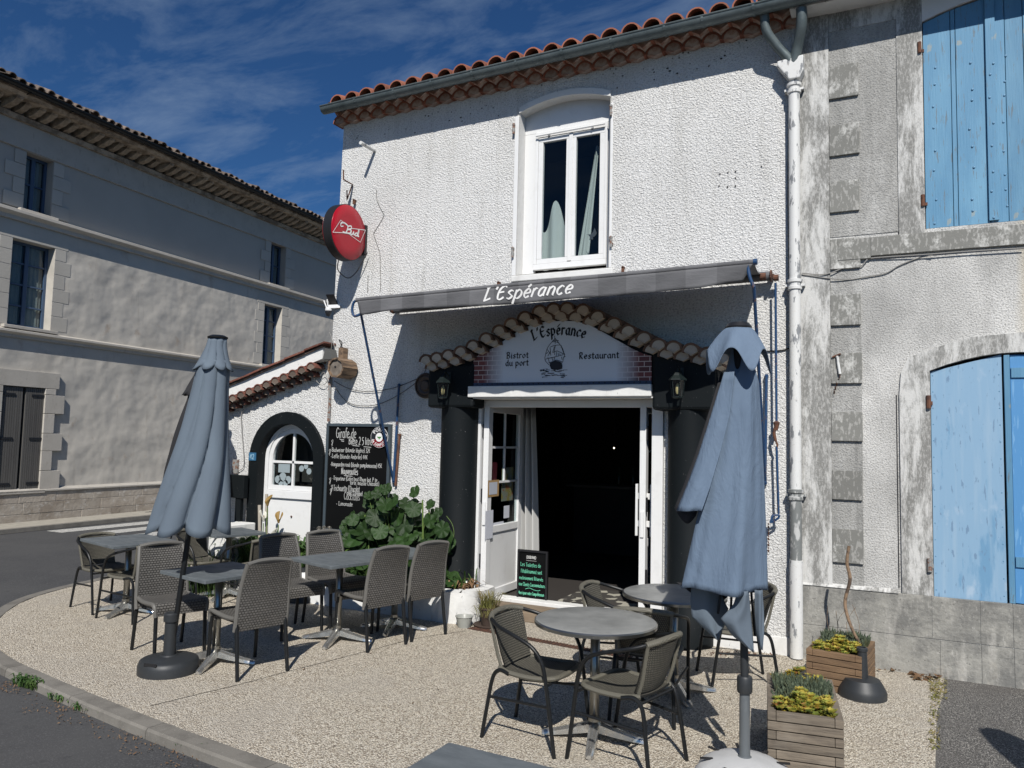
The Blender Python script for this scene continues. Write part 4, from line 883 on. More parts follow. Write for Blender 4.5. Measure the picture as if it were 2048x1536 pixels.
# dark body under the canopy following the tile line
body = [(x, z+.02) for x, z in l_pts]
bl = [(body[0][0]-.02, Z(900, 790, yb))]+[(x, z) for x, z in body]+[(body[-1][0]+.02, Z(1370, 790, yb))]
mb = MB(); mb.prism([(x, -.245, z) for x, z in bl], (0, .24, 0)); build(mb, 'canopy_body', M_dark, BB)
bxl, bxr = X(935, 783, -.30), X(1302, 780, -.30); bz0 = Z(1118, 793.5, -.30); bz1 = Z(1118, 770, -.30)
mb = MB(); mb.box(bxl, bxr, -.30, -.002, bz0, bz1); build(mb, 'lintel_beam', M_smoothwhite, BB, bevel=.008)
mb = MB(); mb.box(DX0+.002, DX1-.002, -.27, .30, bz0-.012, bz0-.002); mb.box(DX0+.01, DX1-.01, .0, .3, DZ-.03, DZ-.004) if bz0 > DZ else None; build(mb, 'soffit_board', M_woodstep if False else M_smoothwhite, BB)
# sign board
sy = -.262
pts = [(947, 769), (947, 714), (965, 706), (990, 694), (1015, 676), (1040, 660), (1062, 650), (1090, 643.5), (1125, 641.5), (1150, 642.5), (1175, 648), (1200, 661), (1230, 678), (1262, 696), (1285, 707), (1303, 712), (1303, 767)]
W_ = [FY(a, b, sy) for a, b in pts]
SG = root('bistro_sign', (W_[0].x, sy, W_[0].z), 'arched white bistro sign with a black sailing ship over the open doorway', 'sign')
M_sign = bpy.data.materials.new('printed_sign'); M_sign.use_nodes = True
def sign_mat(M, x0, x1):
    t = M.node_tree; N = t.nodes; L = t.links; P = N['Principled BSDF']; P.inputs['Roughness'].default_value = .55
    tcn = N.new('ShaderNodeTexCoord'); s_ = N.new('ShaderNodeSeparateXYZ'); L.new(tcn.outputs['Object'], s_.inputs[0])
    cb = N.new('ShaderNodeCombineXYZ'); L.new(s_.outputs[0], cb.inputs[0]); L.new(s_.outputs[2], cb.inputs[1])
    b = N.new('ShaderNodeTexBrick'); b.inputs['Scale'].default_value = 1; b.inputs['Brick Width'].default_value = .11; b.inputs['Row Height'].default_value = .05; b.inputs['Mortar Size'].default_value = .004
    b.inputs['Color1'].default_value = (.20,.05,.045,1); b.inputs['Color2'].default_value = (.10,.03,.03,1); b.inputs['Mortar'].default_value = (.55,.45,.42,1); L.new(cb.outputs[0], b.inputs[0])
    def mr(a0, a1):
        m_ = N.new('ShaderNodeMapRange'); m_.inputs['From Min'].default_value = a0; m_.inputs['From Max'].default_value = a1; L.new(s_.outputs[0], m_.inputs[0]); return m_.outputs[0]
    a = mr(.36, .12); c = mr((x1-x0)-.36, (x1-x0)-.12)
    mx_ = N.new('ShaderNodeMath'); mx_.operation = 'MAXIMUM'; L.new(a, mx_.inputs[0]); L.new(c, mx_.inputs[1])
    mi = N.new('ShaderNodeMix'); mi.data_type = 'RGBA'; L.new(mx_.outputs[0], mi.inputs[0]); mi.inputs[6].default_value = (.70,.74,.80,1); L.new(b.outputs[0], mi.inputs[7]); L.new(mi.outputs[2], P.inputs['Base Color'])
sign_mat(M_sign, W_[0].x, W_[-1].x)
mb = MB(); mb.prism([(p.x, sy, p.z) for p in W_], (0, .014, 0)); mb.v = [Vector((p.x, p.y-.0, p.z)) for p in mb.v]
build(mb, 'sign_panel', M_sign, SG)
mb = MB(); mb.box(W_[0].x, W_[-1].x, sy-.004, sy+.01, bz1+.003, W_[0].z+.015); build(mb, 'rivet_strip', mat('navy_strip', (.035,.055,.11), .5), SG)
mb = MB()
for i in range(32): mb.lathe([(.008, 0), (.008, .003)], 8, (W_[0].x+.05+i*(W_[-1].x-W_[0].x-.1)/31, sy-.004, (bz1+W_[0].z)/2+.01), (0, -1, 0))
build(mb, 'rivet', M_black, SG)
def sp(px, py): return FY(px, py, sy-.003)
mb = MB(); EX, EZ = Vector((1,0,0)), Vector((0,0,1))
# arched title: follow the curve of the board top
a0 = sp(1066, 679); a1 = sp(1170, 670); wd = a1.x-a0.x
st, Wt = text_strokes("L'Espérance", .24); 
def arcf(x, y):
    t = (x/wd-.5)*2; R = .80; th_ = x/R-wd/(2*R)
    return (wd/2+(R+y)*sin(th_), (R+y)*cos(th_)-R*cos(wd/2/R)-.0)
sc_ = wd/Wt
ribbons(mb, [[(a*sc_, b*.070) for a, b in s_] for s_ in st], a0+Vector((0,0,-.012)), EX, EZ, Vector((0,-1,0)), .019, 'nib', 0, arcf, 40)
def blk_text(t_, px, py, px2, size, pen=.017):
    p = sp(px, py); q = sp(px2, py); write(mb, t_, p, EX, EZ, size, pen, 'nib', smooth=0, space=.18, width=q.x-p.x, nib=40)
KN = Vector((0,-1,0))
mb.v = [Vector((p.x, sy-.002-abs(p.y-(sy-.003)), p.z)) for p in mb.v]; build(mb, 'title_lettering', M_blackink, SG); mb = MB()
blk_text('Bistrot', 1013, 717, 1057, .040, .011); blk_text('du port', 1011, 732, 1057, .040, .012); mb.v = [Vector((p.x, sy-.002-abs(p.y-(sy-.003)), p.z)) for p in mb.v]; build(mb, 'bistro_lettering', M_blackink, SG); mb = MB(); blk_text('Restaurant', 1158, 718, 1238, .040, .012)
mb.v = [Vector((p.x, sy-.002-abs(p.y-(sy-.003)), p.z)) for p in mb.v]
build(mb, 'restaurant_lettering', M_blackink, SG)
# ship drawing (pixel outline of the print)
def zp(a, b): return (1050+a/11.81, 640+b/11.81)
ship = MB(); lines = [[(700,370),(710,480),(715,560)], [(710,430),(640,520),(570,600),(520,690),(500,760),(480,850),(470,920),(500,990),(570,1060)], [(710,430),(830,590),(890,680),(920,780),(940,820),(910,900),(890,1000)],
 [(650,520),(720,510),(800,550)], [(640,500),(720,480),(800,490)], [(600,640),(700,600),(840,590)], [(590,650),(600,720),(590,780)], [(700,620),(650,770)], [(720,600),(690,740),(700,830)], [(660,770),(760,730),(920,810)],
 [(520,690),(600,800)], [(610,740),(540,850)], [(470,930),(620,890),(760,860),(900,820)], [(540,880),(580,1020)], [(560,1010),(650,990)], [(630,880),(660,960),(700,1080)], [(680,960),(770,950),(890,1000)], [(870,660),(930,820)], [(905,880),(960,860)], [(760,1000),(740,1100)], [(820,1000),(830,1100)], [(850,660),(860,600)], [(600,760),(610,840)], [(740,750),(740,850)], [(780,770),(790,840)], [(820,790),(830,830)],
 [(540,760),(500,800)], [(700,870),(690,940)], [(860,870),(880,940)]]
sea = [[(340+random.uniform(-10, 40)+k*23 % 260, 1130+k*13 % 240), (0, 0)] for k in range(26)]
strk = [[sp(*zp(a, b)) for a, b in l_] for l_ in lines]
for s_ in strk: ribbons(ship, [[(p.x, p.z) for p in s_]], (0, sy-.003, 0), EX, EZ, Vector((0,-1,0)), .0055, 'round', 2)
for k in range(44):
    a = random.uniform(350, 900); b = random.uniform(1150, 1360); l_ = random.uniform(40, 130)*(1.2-abs(a-700)/700)
    p = sp(*zp(a, b)); q = sp(*zp(a+l_, b+random.uniform(-8, 8))); ribbons(ship, [[(p.x, p.z), (q.x, q.z)]], (0, sy-.003, 0), EX, EZ, Vector((0,-1,0)), random.uniform(.003, .010), 'round', 0)
hull = [sp(*zp(a, b)) for a, b in [(590,1010),(640,980),(720,960),(800,975),(870,1010),(885,1080),(880,1150),(800,1170),(700,1180),(620,1160),(585,1080)]]
ship.add([(p.x, sy-.006, p.z) for p in hull], [tuple(range(len(hull)))])
build(ship, 'ship_drawing', M_blackink, SG)
# door frame, threshold, step
fr = MB(); fr.box(DX0+.003, DX0+.115, -.03, .10, .0, bz0-.014); fr.box(DX1-.115, DX1-.003, -.03, .10, .0, bz0-.014); fr.box(DX0+.116, DX1-.116, .02, .10, bz0-.09, bz0-.014)
build(fr, 'door_frame', M_upvc, BB, bevel=.005)
mb = MB(); mb.box(DX0+.1, DX1-.1, -.10, .28, .0, .10); build(mb, 'doorstep', M_woodstep, BB, bevel=.008)
mb = MB(); mb.box(DX0+.12, DX1-.12, .29, .44, .0, .135); build(mb, 'threshold', M_smoothwhite, BB, bevel=.006)
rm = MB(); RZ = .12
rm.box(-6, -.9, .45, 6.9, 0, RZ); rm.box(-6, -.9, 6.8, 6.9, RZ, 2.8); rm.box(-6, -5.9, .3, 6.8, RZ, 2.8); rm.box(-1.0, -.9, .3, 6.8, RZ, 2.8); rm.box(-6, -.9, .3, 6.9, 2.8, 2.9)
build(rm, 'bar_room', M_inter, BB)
# mat with a pattern inside the doorway
mb = MB(); mb.box(-3.3, -2.2, .5, 1.35, RZ+.002, RZ+.012); T(build(mb, 'door_mat', mat('patterned_mat', (.05,.045,.04), .9, layers=(('vcol', 9, S1, .62, .63, (.42,.40,.33), .9),)), None, loc=(-2.8, .9, RZ)), 'dark mat with a pale pattern just inside the bistro doorway', 'mat')
# bar counter, shelf and bottles far inside
BC = root('bar_counter', (-3.2, 4.2, RZ), 'dark bar counter deep inside the bistro behind the doorway', 'counter')
mb = MB(); mb.box(-4.6, -1.9, 4.2, 4.6, RZ, 1.15); build(mb, 'counter_front', M_inter, BC, bevel=.01)
mb = MB(); mb.box(-4.7, -1.8, 4.1, 4.7, 1.151, 1.19); build(mb, 'counter_top', M_floor, BC, bevel=.01)
mbt = MB(); mbt.lathe([(.035,0),(.037,.01),(.037,.18),(.014,.24),(.014,.30),(.016,.31)], 12); bt = T(build(mbt, 'bottle', mat('dark_bottle_glass', (.02,.03,.02), .1), None, smooth=True, loc=(0,0,0)), 'dark glass bottle standing on the bar counter inside the doorway', 'bottle', 'bottles on the bar counter')
for k in range(7):
    c = bt if k == 0 else bt.copy()
    if k: COL.objects.link(c)
    c.location = (-3.9+k*.23+random.uniform(-.05, .05), 4.35+random.uniform(-.1, .1), 1.19)
LQ = FY(1228, 896, 3.6)
lp = root('ceiling_lamp', LQ, 'small lit ceiling lamp hanging deep inside the dark bistro', 'lamp')
mb = MB(); mb.lathe([(.008,.01),(.012,.02),(.008,.03)], 10, (LQ.x, 3.6, LQ.z-.02)); build(mb, 'bulb', M_bulb, lp); mb = MB(); mb.tube([(LQ.x, 3.6, LQ.z+.02), (LQ.x, 3.6, 2.8)], .006, 6); build(mb, 'cord', M_black, lp)
# ---- door leaves
def leaf(xc, sgn, lab, y0=.03, w=.86, z0=.14, z1=2.25, thick=.055):
    R_ = root('glazed_door', (xc, y0, z0), lab, 'door'); x0, x1 = xc-thick/2, xc+thick/2
    b = MB(); fw = .085
    b.box(x0, x1, y0, y0+fw, z0, z1); b.box(x0, x1, y0+w-fw, y0+w, z0, z1); b.box(x0, x1, y0+fw, y0+w-fw, z1-fw, z1); b.box(x0, x1, y0+fw, y0+w-fw, z0, z0+.09); b.box(x0, x1, y0+fw, y0+w-fw, z0+.70, z0+.78)
    build(b, 'door_stile', M_upvc, R_, bevel=.005)
    b = MB(); b.box(x0+.015, x1-.015, y0+fw-.003, y0+w-fw+.003, z0+.088, z0+.702); build(b, 'kick_panel', M_upvc, R_)
    b = MB(); b.box(xc-.003, xc+.003, y0+fw-.005, y0+w-fw+.005, z0+.775, z1-fw+.005); build(b, 'pane', M_glass, R_)
    gz0, gz1 = z0+.78, z1-fw
    b = MB()
    for zz_ in (gz0+(gz1-gz0)*.38, gz0+(gz1-gz0)*.69): b.box(xc-.012, xc+.012, y0+fw, y0+w-fw, zz_-.012, zz_+.012)
    b.box(xc-.012, xc+.012, y0+w/2-.012, y0+w/2+.012, gz0+(gz1-gz0)*.38+.013, gz1); build(b, 'glazing_bar', M_upvc, R_)
    b = MB(); b.box(x0-.004, x1+.004, y0-.016, y0-.002, z0+.02, z1-.02); b.box(x0+.01, x1-.01, y0-.03, y0-.017, z0+.8, z0+1.05); build(b, 'edge_strip', M_upvc, R_, bevel=.002)
    for zz_ in (z0+.35, z0+1.05, z0+1.75):
        b = MB(); b.lathe([(.012, 0), (.012, .14)], 8, (x0-.014 if sgn < 0 else x1+.014, y0-.01, zz_)); build(b, 'hinge', M_black, R_)
    return R_
DLx, DRx = -3.975, -2.215
D1 = leaf(DLx, -1, 'left glazed white door leaf opened inwards with papers taped to its glass')
D2 = leaf(DRx, 1, 'right glazed white door leaf opened inwards with a white pull bar')
def dpaper(py0, py1, px0, px1, m_, name, par=D1, off=.012, frame=None):
    a = FX(px0, py0, DLx+off); b = FX(px1, py1, DLx+off)
    mb = MB(); mb.box(DLx+off, DLx+off+.002, min(a.y, b.y), max(a.y, b.y), min(a.z, b.z), max(a.z, b.z)); return T(build(mb, name, m_, None, loc=(DLx+off, a.y, b.z)), *frame) if frame else build(mb, name, m_, par)
M_paper = mat('taped_paper', (.62,.64,.70), .9); M_paper2 = mat('poster_print', (.35,.33,.27), .8, layers=(('noise', 9, S1, .45, .55, (.42,.30,.08), .9), ('noise', 14, S1, .6, .64, (.5,.1,.05), .8)))
dpaper(1022, 1076, 971, 985, M_paper, 'taped_sheet', off=.03); dpaper(1046, 1083, 986, 1006, M_paper, 'taped_sheet', off=.008)
dpaper(935, 1000, 1004, 1025, M_paper2, 'poster', off=-.02); dpaper(925, 962, 975, 993, mat('dark_red_poster', (.12,.01,.02), .7), 'poster', off=-.02)
dpaper(1012, 1035, 1008, 1018, M_paper, 'taped_sheet', off=.006)
fo = dpaper(961, 992, 976, 997, mat('light_wood', (.42,.27,.12), .6), 'certificate_frame', off=.03); 
a = FX(979, 965, DLx+.033); b = FX(994, 988, DLx+.033); mb = MB(); mb.box(DLx+.0325, DLx+.034, min(a.y, b.y), max(a.y, b.y), min(a.z, b.z), max(a.z, b.z)); build(mb, 'certificate', mat('blue_white_paper', (.5,.53,.6), .8), fo)
# pull bars of the right leaf
for (xo, ya) in ((-.075, .10), (.075, .10)):
    mb = MB(); zc0, zc1 = Z(1275, 1072, .05), Z(1275, 968, .05); x_ = DRx+xo
    mb.box(x_-.012, x_+.012, .06, .11, zc0, zc1)
    for zz_ in (zc0+.12, zc1-.12): mb.box(min(x_, DRx), max(x_, DRx), .07, .10, zz_-.03, zz_+.03)
    build(mb, 'pull_bar', M_upvc, D2, bevel=.004)
# entrance curtain
mb = MB(); cy = .95
ca, cb_ = X(1040, 900, cy), X(1076, 900, cy)
mb.grid(lambda u, v: Vector((ca+(cb_-ca)*u*(.75+.35*(1-v))+.0, cy+.055*sin(u*19+1)+.02*sin(u*7+v*3), .30+1.98*v)), 60, 10)
T(build(mb, 'door_curtain', M_curtain, None, smooth='all', solid=.004, loc=(ca, cy, .3)), 'long white curtain gathered behind the left door leaf', 'curtain')
# interior chalkboard in the doorway
cbL, cbR = FY(1034, 1200, .42), FY(1094, 1216, .42); zt = Z(1035, 1098, .42); zbm = Z(1060, 1211, .42)
CB = root('toilet_notice_board', (cbL.x, .42, zbm), 'small black chalkboard with green handwriting standing in the bistro doorway', 'chalkboard')
mb = MB(); mb.box(cbL.x, cbR.x, .42, .44, zbm, zt); build(mb, 'board_panel', M_board, CB)
mb = MB(); fw = .02
for (a0, a1, c0, c1) in ((cbL.x, cbR.x, zbm, zbm+fw), (cbL.x, cbR.x, zt-fw, zt), (cbL.x, cbL.x+fw, zbm+fw, zt-fw), (cbR.x-fw, cbR.x, zbm+fw, zt-fw)): mb.box(a0, a1, .405, .419, c0, c1)
build(mb, 'board_frame', M_black, CB)
mb = MB(); mg = MB(); bw = cbR.x-cbL.x; bh = zt-zbm; yy = .416
def ln(mb_, t_, u0, u1, v, size, pen=.004, **k):
    o = Vector((cbL.x+bw*u0, yy, zbm+bh*v)); write(mb_, t_, o, EX, EZ, size, pen, 'round', width=bw*(u1-u0), jit=.08, **k)
ln(mb, 'DURAND', .3, .62, .845, .020, .006); ribbons(mb, [[(0,0),(bw*.34,0)]], Vector((cbL.x+bw*.29, yy, zbm+bh*.81)), EX, EZ, KN, .003)
ln(mg, 'Les Toilettes de', .1, .78, .70, .026); ln(mg, "l'établissement sont", .12, .82, .58, .026); ln(mg, 'exclusivement Réservés', .07, .86, .46, .024); ln(mg, 'aux Clients Consommateurs', .06, .93, .345, .024); ln(mg, 'Merci pour votre Compréhension', .05, .9, .19, .022)
ribbons(mg, [[(0,.0),(.05,.015),(.1,.0),(.15,-.005),(.18,.005)]], Vector((cbL.x+bw*.28, yy, zbm+bh*.29)), EX, EZ, KN, .005)
for q in (mb, mg): q.v = [Vector((p.x, yy-abs(p.y-yy), p.z)) for p in q.v]
build(mb, 'brand_lettering', M_chalk, CB); build(mg, 'chalk_writing', M_chalkg, CB)
# ---- big chalkboard by the arch
bl_ = FY(655, 847, -.03); br_ = FY(783, 848, -.03); bz = Z(648, 1062, -.03)
KB = root('menu_chalkboard', (bl_.x, -.03, bz), 'tall black beer menu chalkboard on the wall beside the arched door', 'chalkboard')
kx0, kx1, kz0, kz1 = bl_.x, br_.x, bz, (bl_.z+br_.z)/2
mb = MB(); mb.box(kx0+.02, kx1-.02, -.035, -.005, kz0+.02, kz1-.02); build(mb, 'board_panel', M_board, KB)
mb = MB(); fw = .035
for (a0, a1, c0, c1) in ((kx0, kx1, kz0, kz0+fw), (kx0, kx1, kz1-fw, kz1), (kx0, kx0+fw, kz0+fw, kz1-fw), (kx1-fw, kx1, kz0+fw, kz1-fw)): mb.box(a0, a1, -.05, -.002, c0, c1)
build(mb, 'board_frame', M_bframe, KB, bevel=.004)
def kp_(a, b): return FY(645+a/6.98, 840+b/6.98, -.037)
mb = MB()
def kl(t_, a, b, a2, size, pen=.0052, **k):
    p = kp_(a, b); q = kp_(a2, b); write(mb, t_, p, EX, EZ, size, pen, 'round', width=q.x-p.x, jit=.06, **k)
def und(a, b, a2, pen=.007): p = kp_(a, b); q = kp_(a2, b+10); ribbons(mb, [[(0,0),(q.x-p.x, q.z-p.z)]], p, EX, EZ, KN, pen)
kl('Girafe de', 190, 250, 470, .075, .008); und(240, 268, 300); und(260, 290, 300); und(410, 262, 440)
kl('Bière 2 5 litres', 365, 340, 720, .055, .0075); und(420, 355, 515); und(575, 372, 680)
kl('-Budweiser (blonde légère) 32$', 115, 440, 665, .031); kl('-Leffe (blonde Ambrée) 44$', 115, 530, 630, .031); kl('-Hoegaarden rosé (blonde pamplemousse) 45$', 110, 640, 830, .031)
kl('Nouveautés', 262, 755, 495, .05, .0075); und(300, 775, 420)
kl('*Triporteur (Cidre brut Rhum lait, Pâte à', 140, 835, 790, .030); kl('tarte, mousse Chocolat)', 385, 900, 790, .030)
kl('*Trichouette (Chocolat', 140, 985, 520, .044); kl('avec Caramel', 340, 1045, 560, .034); kl('Cocktails', 300, 1110, 520, .055); kl('- Limonade', 190, 1190, 420, .030)
for (a, b) in ((125, 350), (90, 480), (95, 880), (120, 980), (105, 1030)): p = kp_(a, b); ribbons(mb, [[(0,0),(.012,.03),(.0,.05),(.022,.06),(.008,-.015)]], p, EX, EZ, KN, .005)
mb.v = [Vector((p.x, -.037-abs(p.y+.037), p.z)) for p in mb.v]
build(mb, 'chalk_writing', M_chalk, KB)
# round sticker
c = kp_(805, 242); rr = (kp_(925, 242).x-kp_(685, 242).x)/2
SK = root('round_sticker', (c.x, -.05, c.z), 'round black and red pepper sticker with a green bird on the menu chalkboard', 'sticker')
mb = MB(); mb.lathe([(rr, 0), (rr, .003)], 40, (c.x, -.050, c.z), (0,-1,0)); build(mb, 'sticker_rim', M_ink, SK)
mb = MB(); mb.lathe([(rr*.965, 0), (rr*.965, .001)], 40, (c.x, -.0535, c.z), (0,-1,0)); build(mb, 'sticker_black', M_blackink, SK)
mb = MB(); n = 24; P_ = [(c.x+rr*.95*cos(pi+.35+(pi-.7)*i/n), -.0552, c.z+rr*.95*sin(pi+.35+(pi-.7)*i/n)) for i in range(n+1)]+[(c.x+.45*rr*cos(-.35-(pi-.7)*i/n), -.0552, c.z+.45*rr*sin(-.35-(pi-.7)*i/n)) for i in range(n+1)]
mb.add(P_, [(i, i+1, 2*n-i, 2*n+1-i) for i in range(n)]); build(mb, 'sticker_red', mat('dark_red_print', (.22,.005,.015), .6), SK)
mb = MB(); mb.lathe([(rr*.42, 0), (rr*.42, .001)], 30, (c.x, -.0562, c.z), (0,-1,0)); build(mb, 'sticker_centre', M_ink, SK)
mb = MB(); q = [(-.75,.3),(-.3,.1),(0,.2),(.3,.12),(.75,.25),(.6,-.15),(.25,-.3),(.05,-.7),(-.1,-.3),(-.4,-.25)]; mb.add([(c.x+a*rr*.36, -.0578, c.z+b*rr*.36) for a, b in q], [tuple(range(len(q)))]); build(mb, 'green_bird', mat('green_print', (.06,.22,.05), .7), SK)
mb = MB()
def circ_text(t_, rad, start, direction, size, pen):
    st, Wt = text_strokes(t_, .2); 
    def fn(x, y):
        th_ = start-direction*x/rad
        r_ = rad+y if direction > 0 else rad-y
        return (r_*cos(th_), r_*sin(th_))
    ribbons(mb, [[(a*size, b*size) for a, b in s_] for s_ in st], (c.x, -.0568, c.z), EX, EZ, KN, pen, 'round', 3, fn)
circ_text('POIVRE', rr*.56, radians(148), 1, rr*.20, rr*.055); circ_text('de KAMPOT', rr*.88, radians(195), -1, rr*.185, rr*.05)
mb.v = [Vector((p.x, -.0568-abs(p.y+.0568), p.z)) for p in mb.v]
build(mb, 'sticker_lettering', M_ink, SK)
# house number
c = FY(505, 913, -.05); mb = MB(); mb.box(c.x-.06, c.x+.06, -.055, -.046, c.z-.05, c.z+.05); hn = T(build(mb, 'house_number', mat('blue_enamel', (.04,.15,.28), .4), None, loc=(c.x, -.05, c.z)), 'small blue house number 42 on the dark arch surround', 'number plate')
mb = MB(); write(mb, '42', Vector((c.x-.035, -.057, c.z-.03)), EX, EZ, .037, .011, width=.07); mb.v = [Vector((p.x, -.057-abs(p.y+.057), p.z)) for p in mb.v]; build(mb, 'number', mat('pale_blue_number', (.3,.5,.65), .5), hn)
# ================================================================== RIGHT-HAND HOUSE
RH = root('stucco_house', (0.3, 0, 0), 'grey weathered stucco house with faded blue shutters right of the downpipe', 'house')
hx0 = XR+.002
us = (X(1845, 250), X(1852, 457)) ; sx0 = X(1848, 300); uz0 = Z(1850, 458); lz0 = Z(1865, 1194); lx0 = X(1864, 1000); lzt = Z(1862, 742); 
sW = 1.30
uz_spring = Z(1843, 45)
uh = seg_arch(sx0, sx0+sW, uz0, uz_spring, .13); lh = seg_arch(lx0, lx0+sW, lz0, lzt, .14)
mb = wall_mesh([(hx0, -.06), (hx0, 5.95), (6, 6.1), (6, -.06)], [uh, lh], 0.0, .3); build(mb, 'front_wall', M_stuccorough, RH)
mb = MB(); mb.box(hx0, 6, 6.9, 7.1, -.06, 5.9); mb.box(5.8, 6, .01, 7, -.06, 5.9); build(mb, 'rear_wall', M_stucco, RH)
# corner strip, bands and surrounds, a few mm proud
zpl = Z(1730, 1179)
mb = MB(); mb.box(hx0, X(1661, 600), -.022, .0, zpl+.002, 5.9); build(mb, 'corner_strip', M_stucco, RH)
mb = MB(); mb.box(X(1661, 600)+.001, X(1796, 300), -.006, 0, Z(1720, 470), Z(1720, 62)+.04); build(mb, 'roughcast_panel', M_stuccogrey, RH)
mb = MB(); mb.box(X(1661, 600)+.001, X(1722, 600), -.005, 0, zpl+.002, Z(1690, 540)); build(mb, 'roughcast_panel', M_stuccogrey, RH)
qx0, qx1 = X(1661, 600)+.002, X(1722, 600)
for (a, b) in ((131,196),(250,311),(363,424),(478,538),(590,651),(707,767),(824,882),(941,999),(1058,1125)):
    mb = MB(); mb.box(qx0, qx1+random.uniform(-.004,.004), -.03, .0, Z(1690, b), Z(1690, a)); build(mb, 'quoin', M_quoin, RH, bevel=.003)
mb = MB(); mb.box(qx0, X(1797, 300), -.012, 0, Z(1720, 62)+.04, 5.9); build(mb, 'head_band', M_stucco, RH)
jx = X(1797, 400)
mb = MB(); mb.box(jx, sx0-.002, -.016, 0, Z(1850, 500), 5.9); build(mb, 'window_surround', M_stucco, RH)
mb = MB(); mb.prism([(x, -.018, z) for x, z in [(sx0, uz_spring), *[(x, z) for x, z in uh if z > uz_spring+.001], (sx0+sW, uz_spring), (sx0+sW, 5.88), (sx0, 5.88)]], (0, .018, 0)); build(mb, 'window_head', M_smoothwhite, RH)
mb = MB(); mb.box(sx0+sW+.002, sx0+sW+.24, -.016, 0, Z(1850, 500), 5.9); build(mb, 'window_surround', M_stucco, RH)
bz0_, bz1_ = Z(1900, 501), Z(1900, 462)
mb = MB(); mb.box(X(1742, 500), 6, -.035, 0, bz0_, bz1_-.002); mb.box(X(1676, 500), X(1742, 500)-.001, -.035, 0, bz0_-.02, bz1_-.0); build(mb, 'sill_band', M_quoin, RH, bevel=.003)
jx2 = X(1795, 900)
# arched surround of the lower shutter
o1 = [(jx2+.02, zpl+.002), (jx2+.02, Z(1806, 790)), (jx2+.035, Z(1812, 745)), (jx2+.09, Z(1830, 715)), (lx0+.05, Z(1870, 695)), (lx0+.30, Z(1950, 675)), (lx0+.65, Z(2048, 665)), (lx0+1.0, Z(1950, 675)), (lx0+sW-.05, Z(1870, 695)), (lx0+sW+.16, Z(1812, 745)), (lx0+sW+.18, zpl+.002), (lx0+sW+.002, zpl+.002)]+[(x+(.002 if x > lx0+.6 else -.002), z+.002) for x, z in lh[::-1] if z > lz0+.01]+[(lx0-.002, zpl+.002)]
mb = MB(); mb.prism([(x, -.02, z) for x, z in o1], (0, .02, 0)); build(mb, 'door_surround', M_stucco, RH)
mb = MB(); mb.box(lx0-.0, lx0+sW, -.03, .06, lz0-.03, lz0-.004); build(mb, 'door_sill', M_stucco, RH)
# plinth of large stones: two courses
zm = Z(1739, 1261); zz0 = -.05
rows = [(zz0, zm-.002, [X(a, 1290) for a in (1604, 1880, 1962, 2027)]+[1.35, 1.9, 2.6, 3.4, 4.2, 5, 6]), (zm+.002, zpl, [X(1604, 1200), X(1863, 1200), X(1959, 1200), X(2024, 1200), 1.25, 1.7, 2.4, 3.3, 4.1, 5, 6])]
mb = MB(); mb.box(hx0+.003, 6, -.034, 0, -.05, zpl-.006); build(mb, 'plinth_joint', M_stucco, RH)
for za_, zb_, xs in rows:
    xs = sorted(xs); xs[0] = hx0+.002
    for a, b in zip(xs[:-1], xs[1:]):
        mb = MB(); mb.box(a+.001, b-.001, -.039, 0, za_, min(zb_, lz0-.035) if False else zb_); build(mb, 'plinth_stone', M_plinthr, RH, bevel=.002)
mb = MB(); mb.prism([(hx0+.002, -.048, zpl), (hx0+.002, 0, zpl), (hx0+.002, 0, zpl+.03)], (jx2-hx0-.01, 0, 0)); build(mb, 'plinth_bead', M_stucco, RH)
for (xj, za_, zb_) in ((jx-.003, bz1_+.01, Z(1790, 60)), (jx2-.003, zpl+.04, Z(1806, 790))):
    mb = MB(); mb.box(xj-.004, xj+.004, -.003, .0, za_, zb_); build(mb, 'wall_joint', M_black, RH)
mb = MB(); mb.box(hx0, 6, -.24, -.0, 5.86, 5.88); build(mb, 'eaves_soffit', M_smoothwhite, RH)
# ---- shutters
def arch_z(x, x0, w_, zs, rise): t = (x-x0)/w_; return zs+rise*4*t*(1-t)
def plank(par, x0, x1, z0, zt0, zt1, y0, y1, m_, nm='plank'):
    mb = MB(); mb.prism([(x0, y0, z0), (x1, y0, z0), (x1, y0, zt1), (x0, y0, zt0)], (0, y1-y0, 0)); return build(mb, nm, m_, par, bevel=.003)
def fz(x): return arch_z(x, sx0, sW, uz_spring, .13)-.006
def shutter_leaf(xs, lab, flip):
    R_ = root('plank_shutter', (xs[0], .02, uz0), lab, 'shutter')
    for a, b in zip(xs[:-1], xs[1:]): plank(R_, a+.002, b-.002, uz0+.004, fz(a), fz(b), .012+random.uniform(-.003, .003), .04, M_blue)
    return R_
ux = [X(a, 250) for a in (1846, 1904, 1914, 1973)]
xm = X(1983, 250)
S1_ = shutter_leaf([sx0+.004, ux[1], ux[2], xm-.02], 'left leaf of the blue plank shutters upstairs on the stucco house', 0)
S2_ = shutter_leaf([xm-.018, xm+.11, xm+.24, xm+.37, xm+.50, sx0+sW-.006], 'right leaf of the blue plank shutters upstairs on the stucco house', 1)
xb0, xb1 = X(1974, 250), X(1994, 250)
plank(S2_, xb0, xb1, uz0+.02, fz(xb0), fz(xb1), -.012, .008, M_blue, 'cover_batten')
bm_ = mat('blue_painted_nail', (.12,.27,.42), .5)
first = None
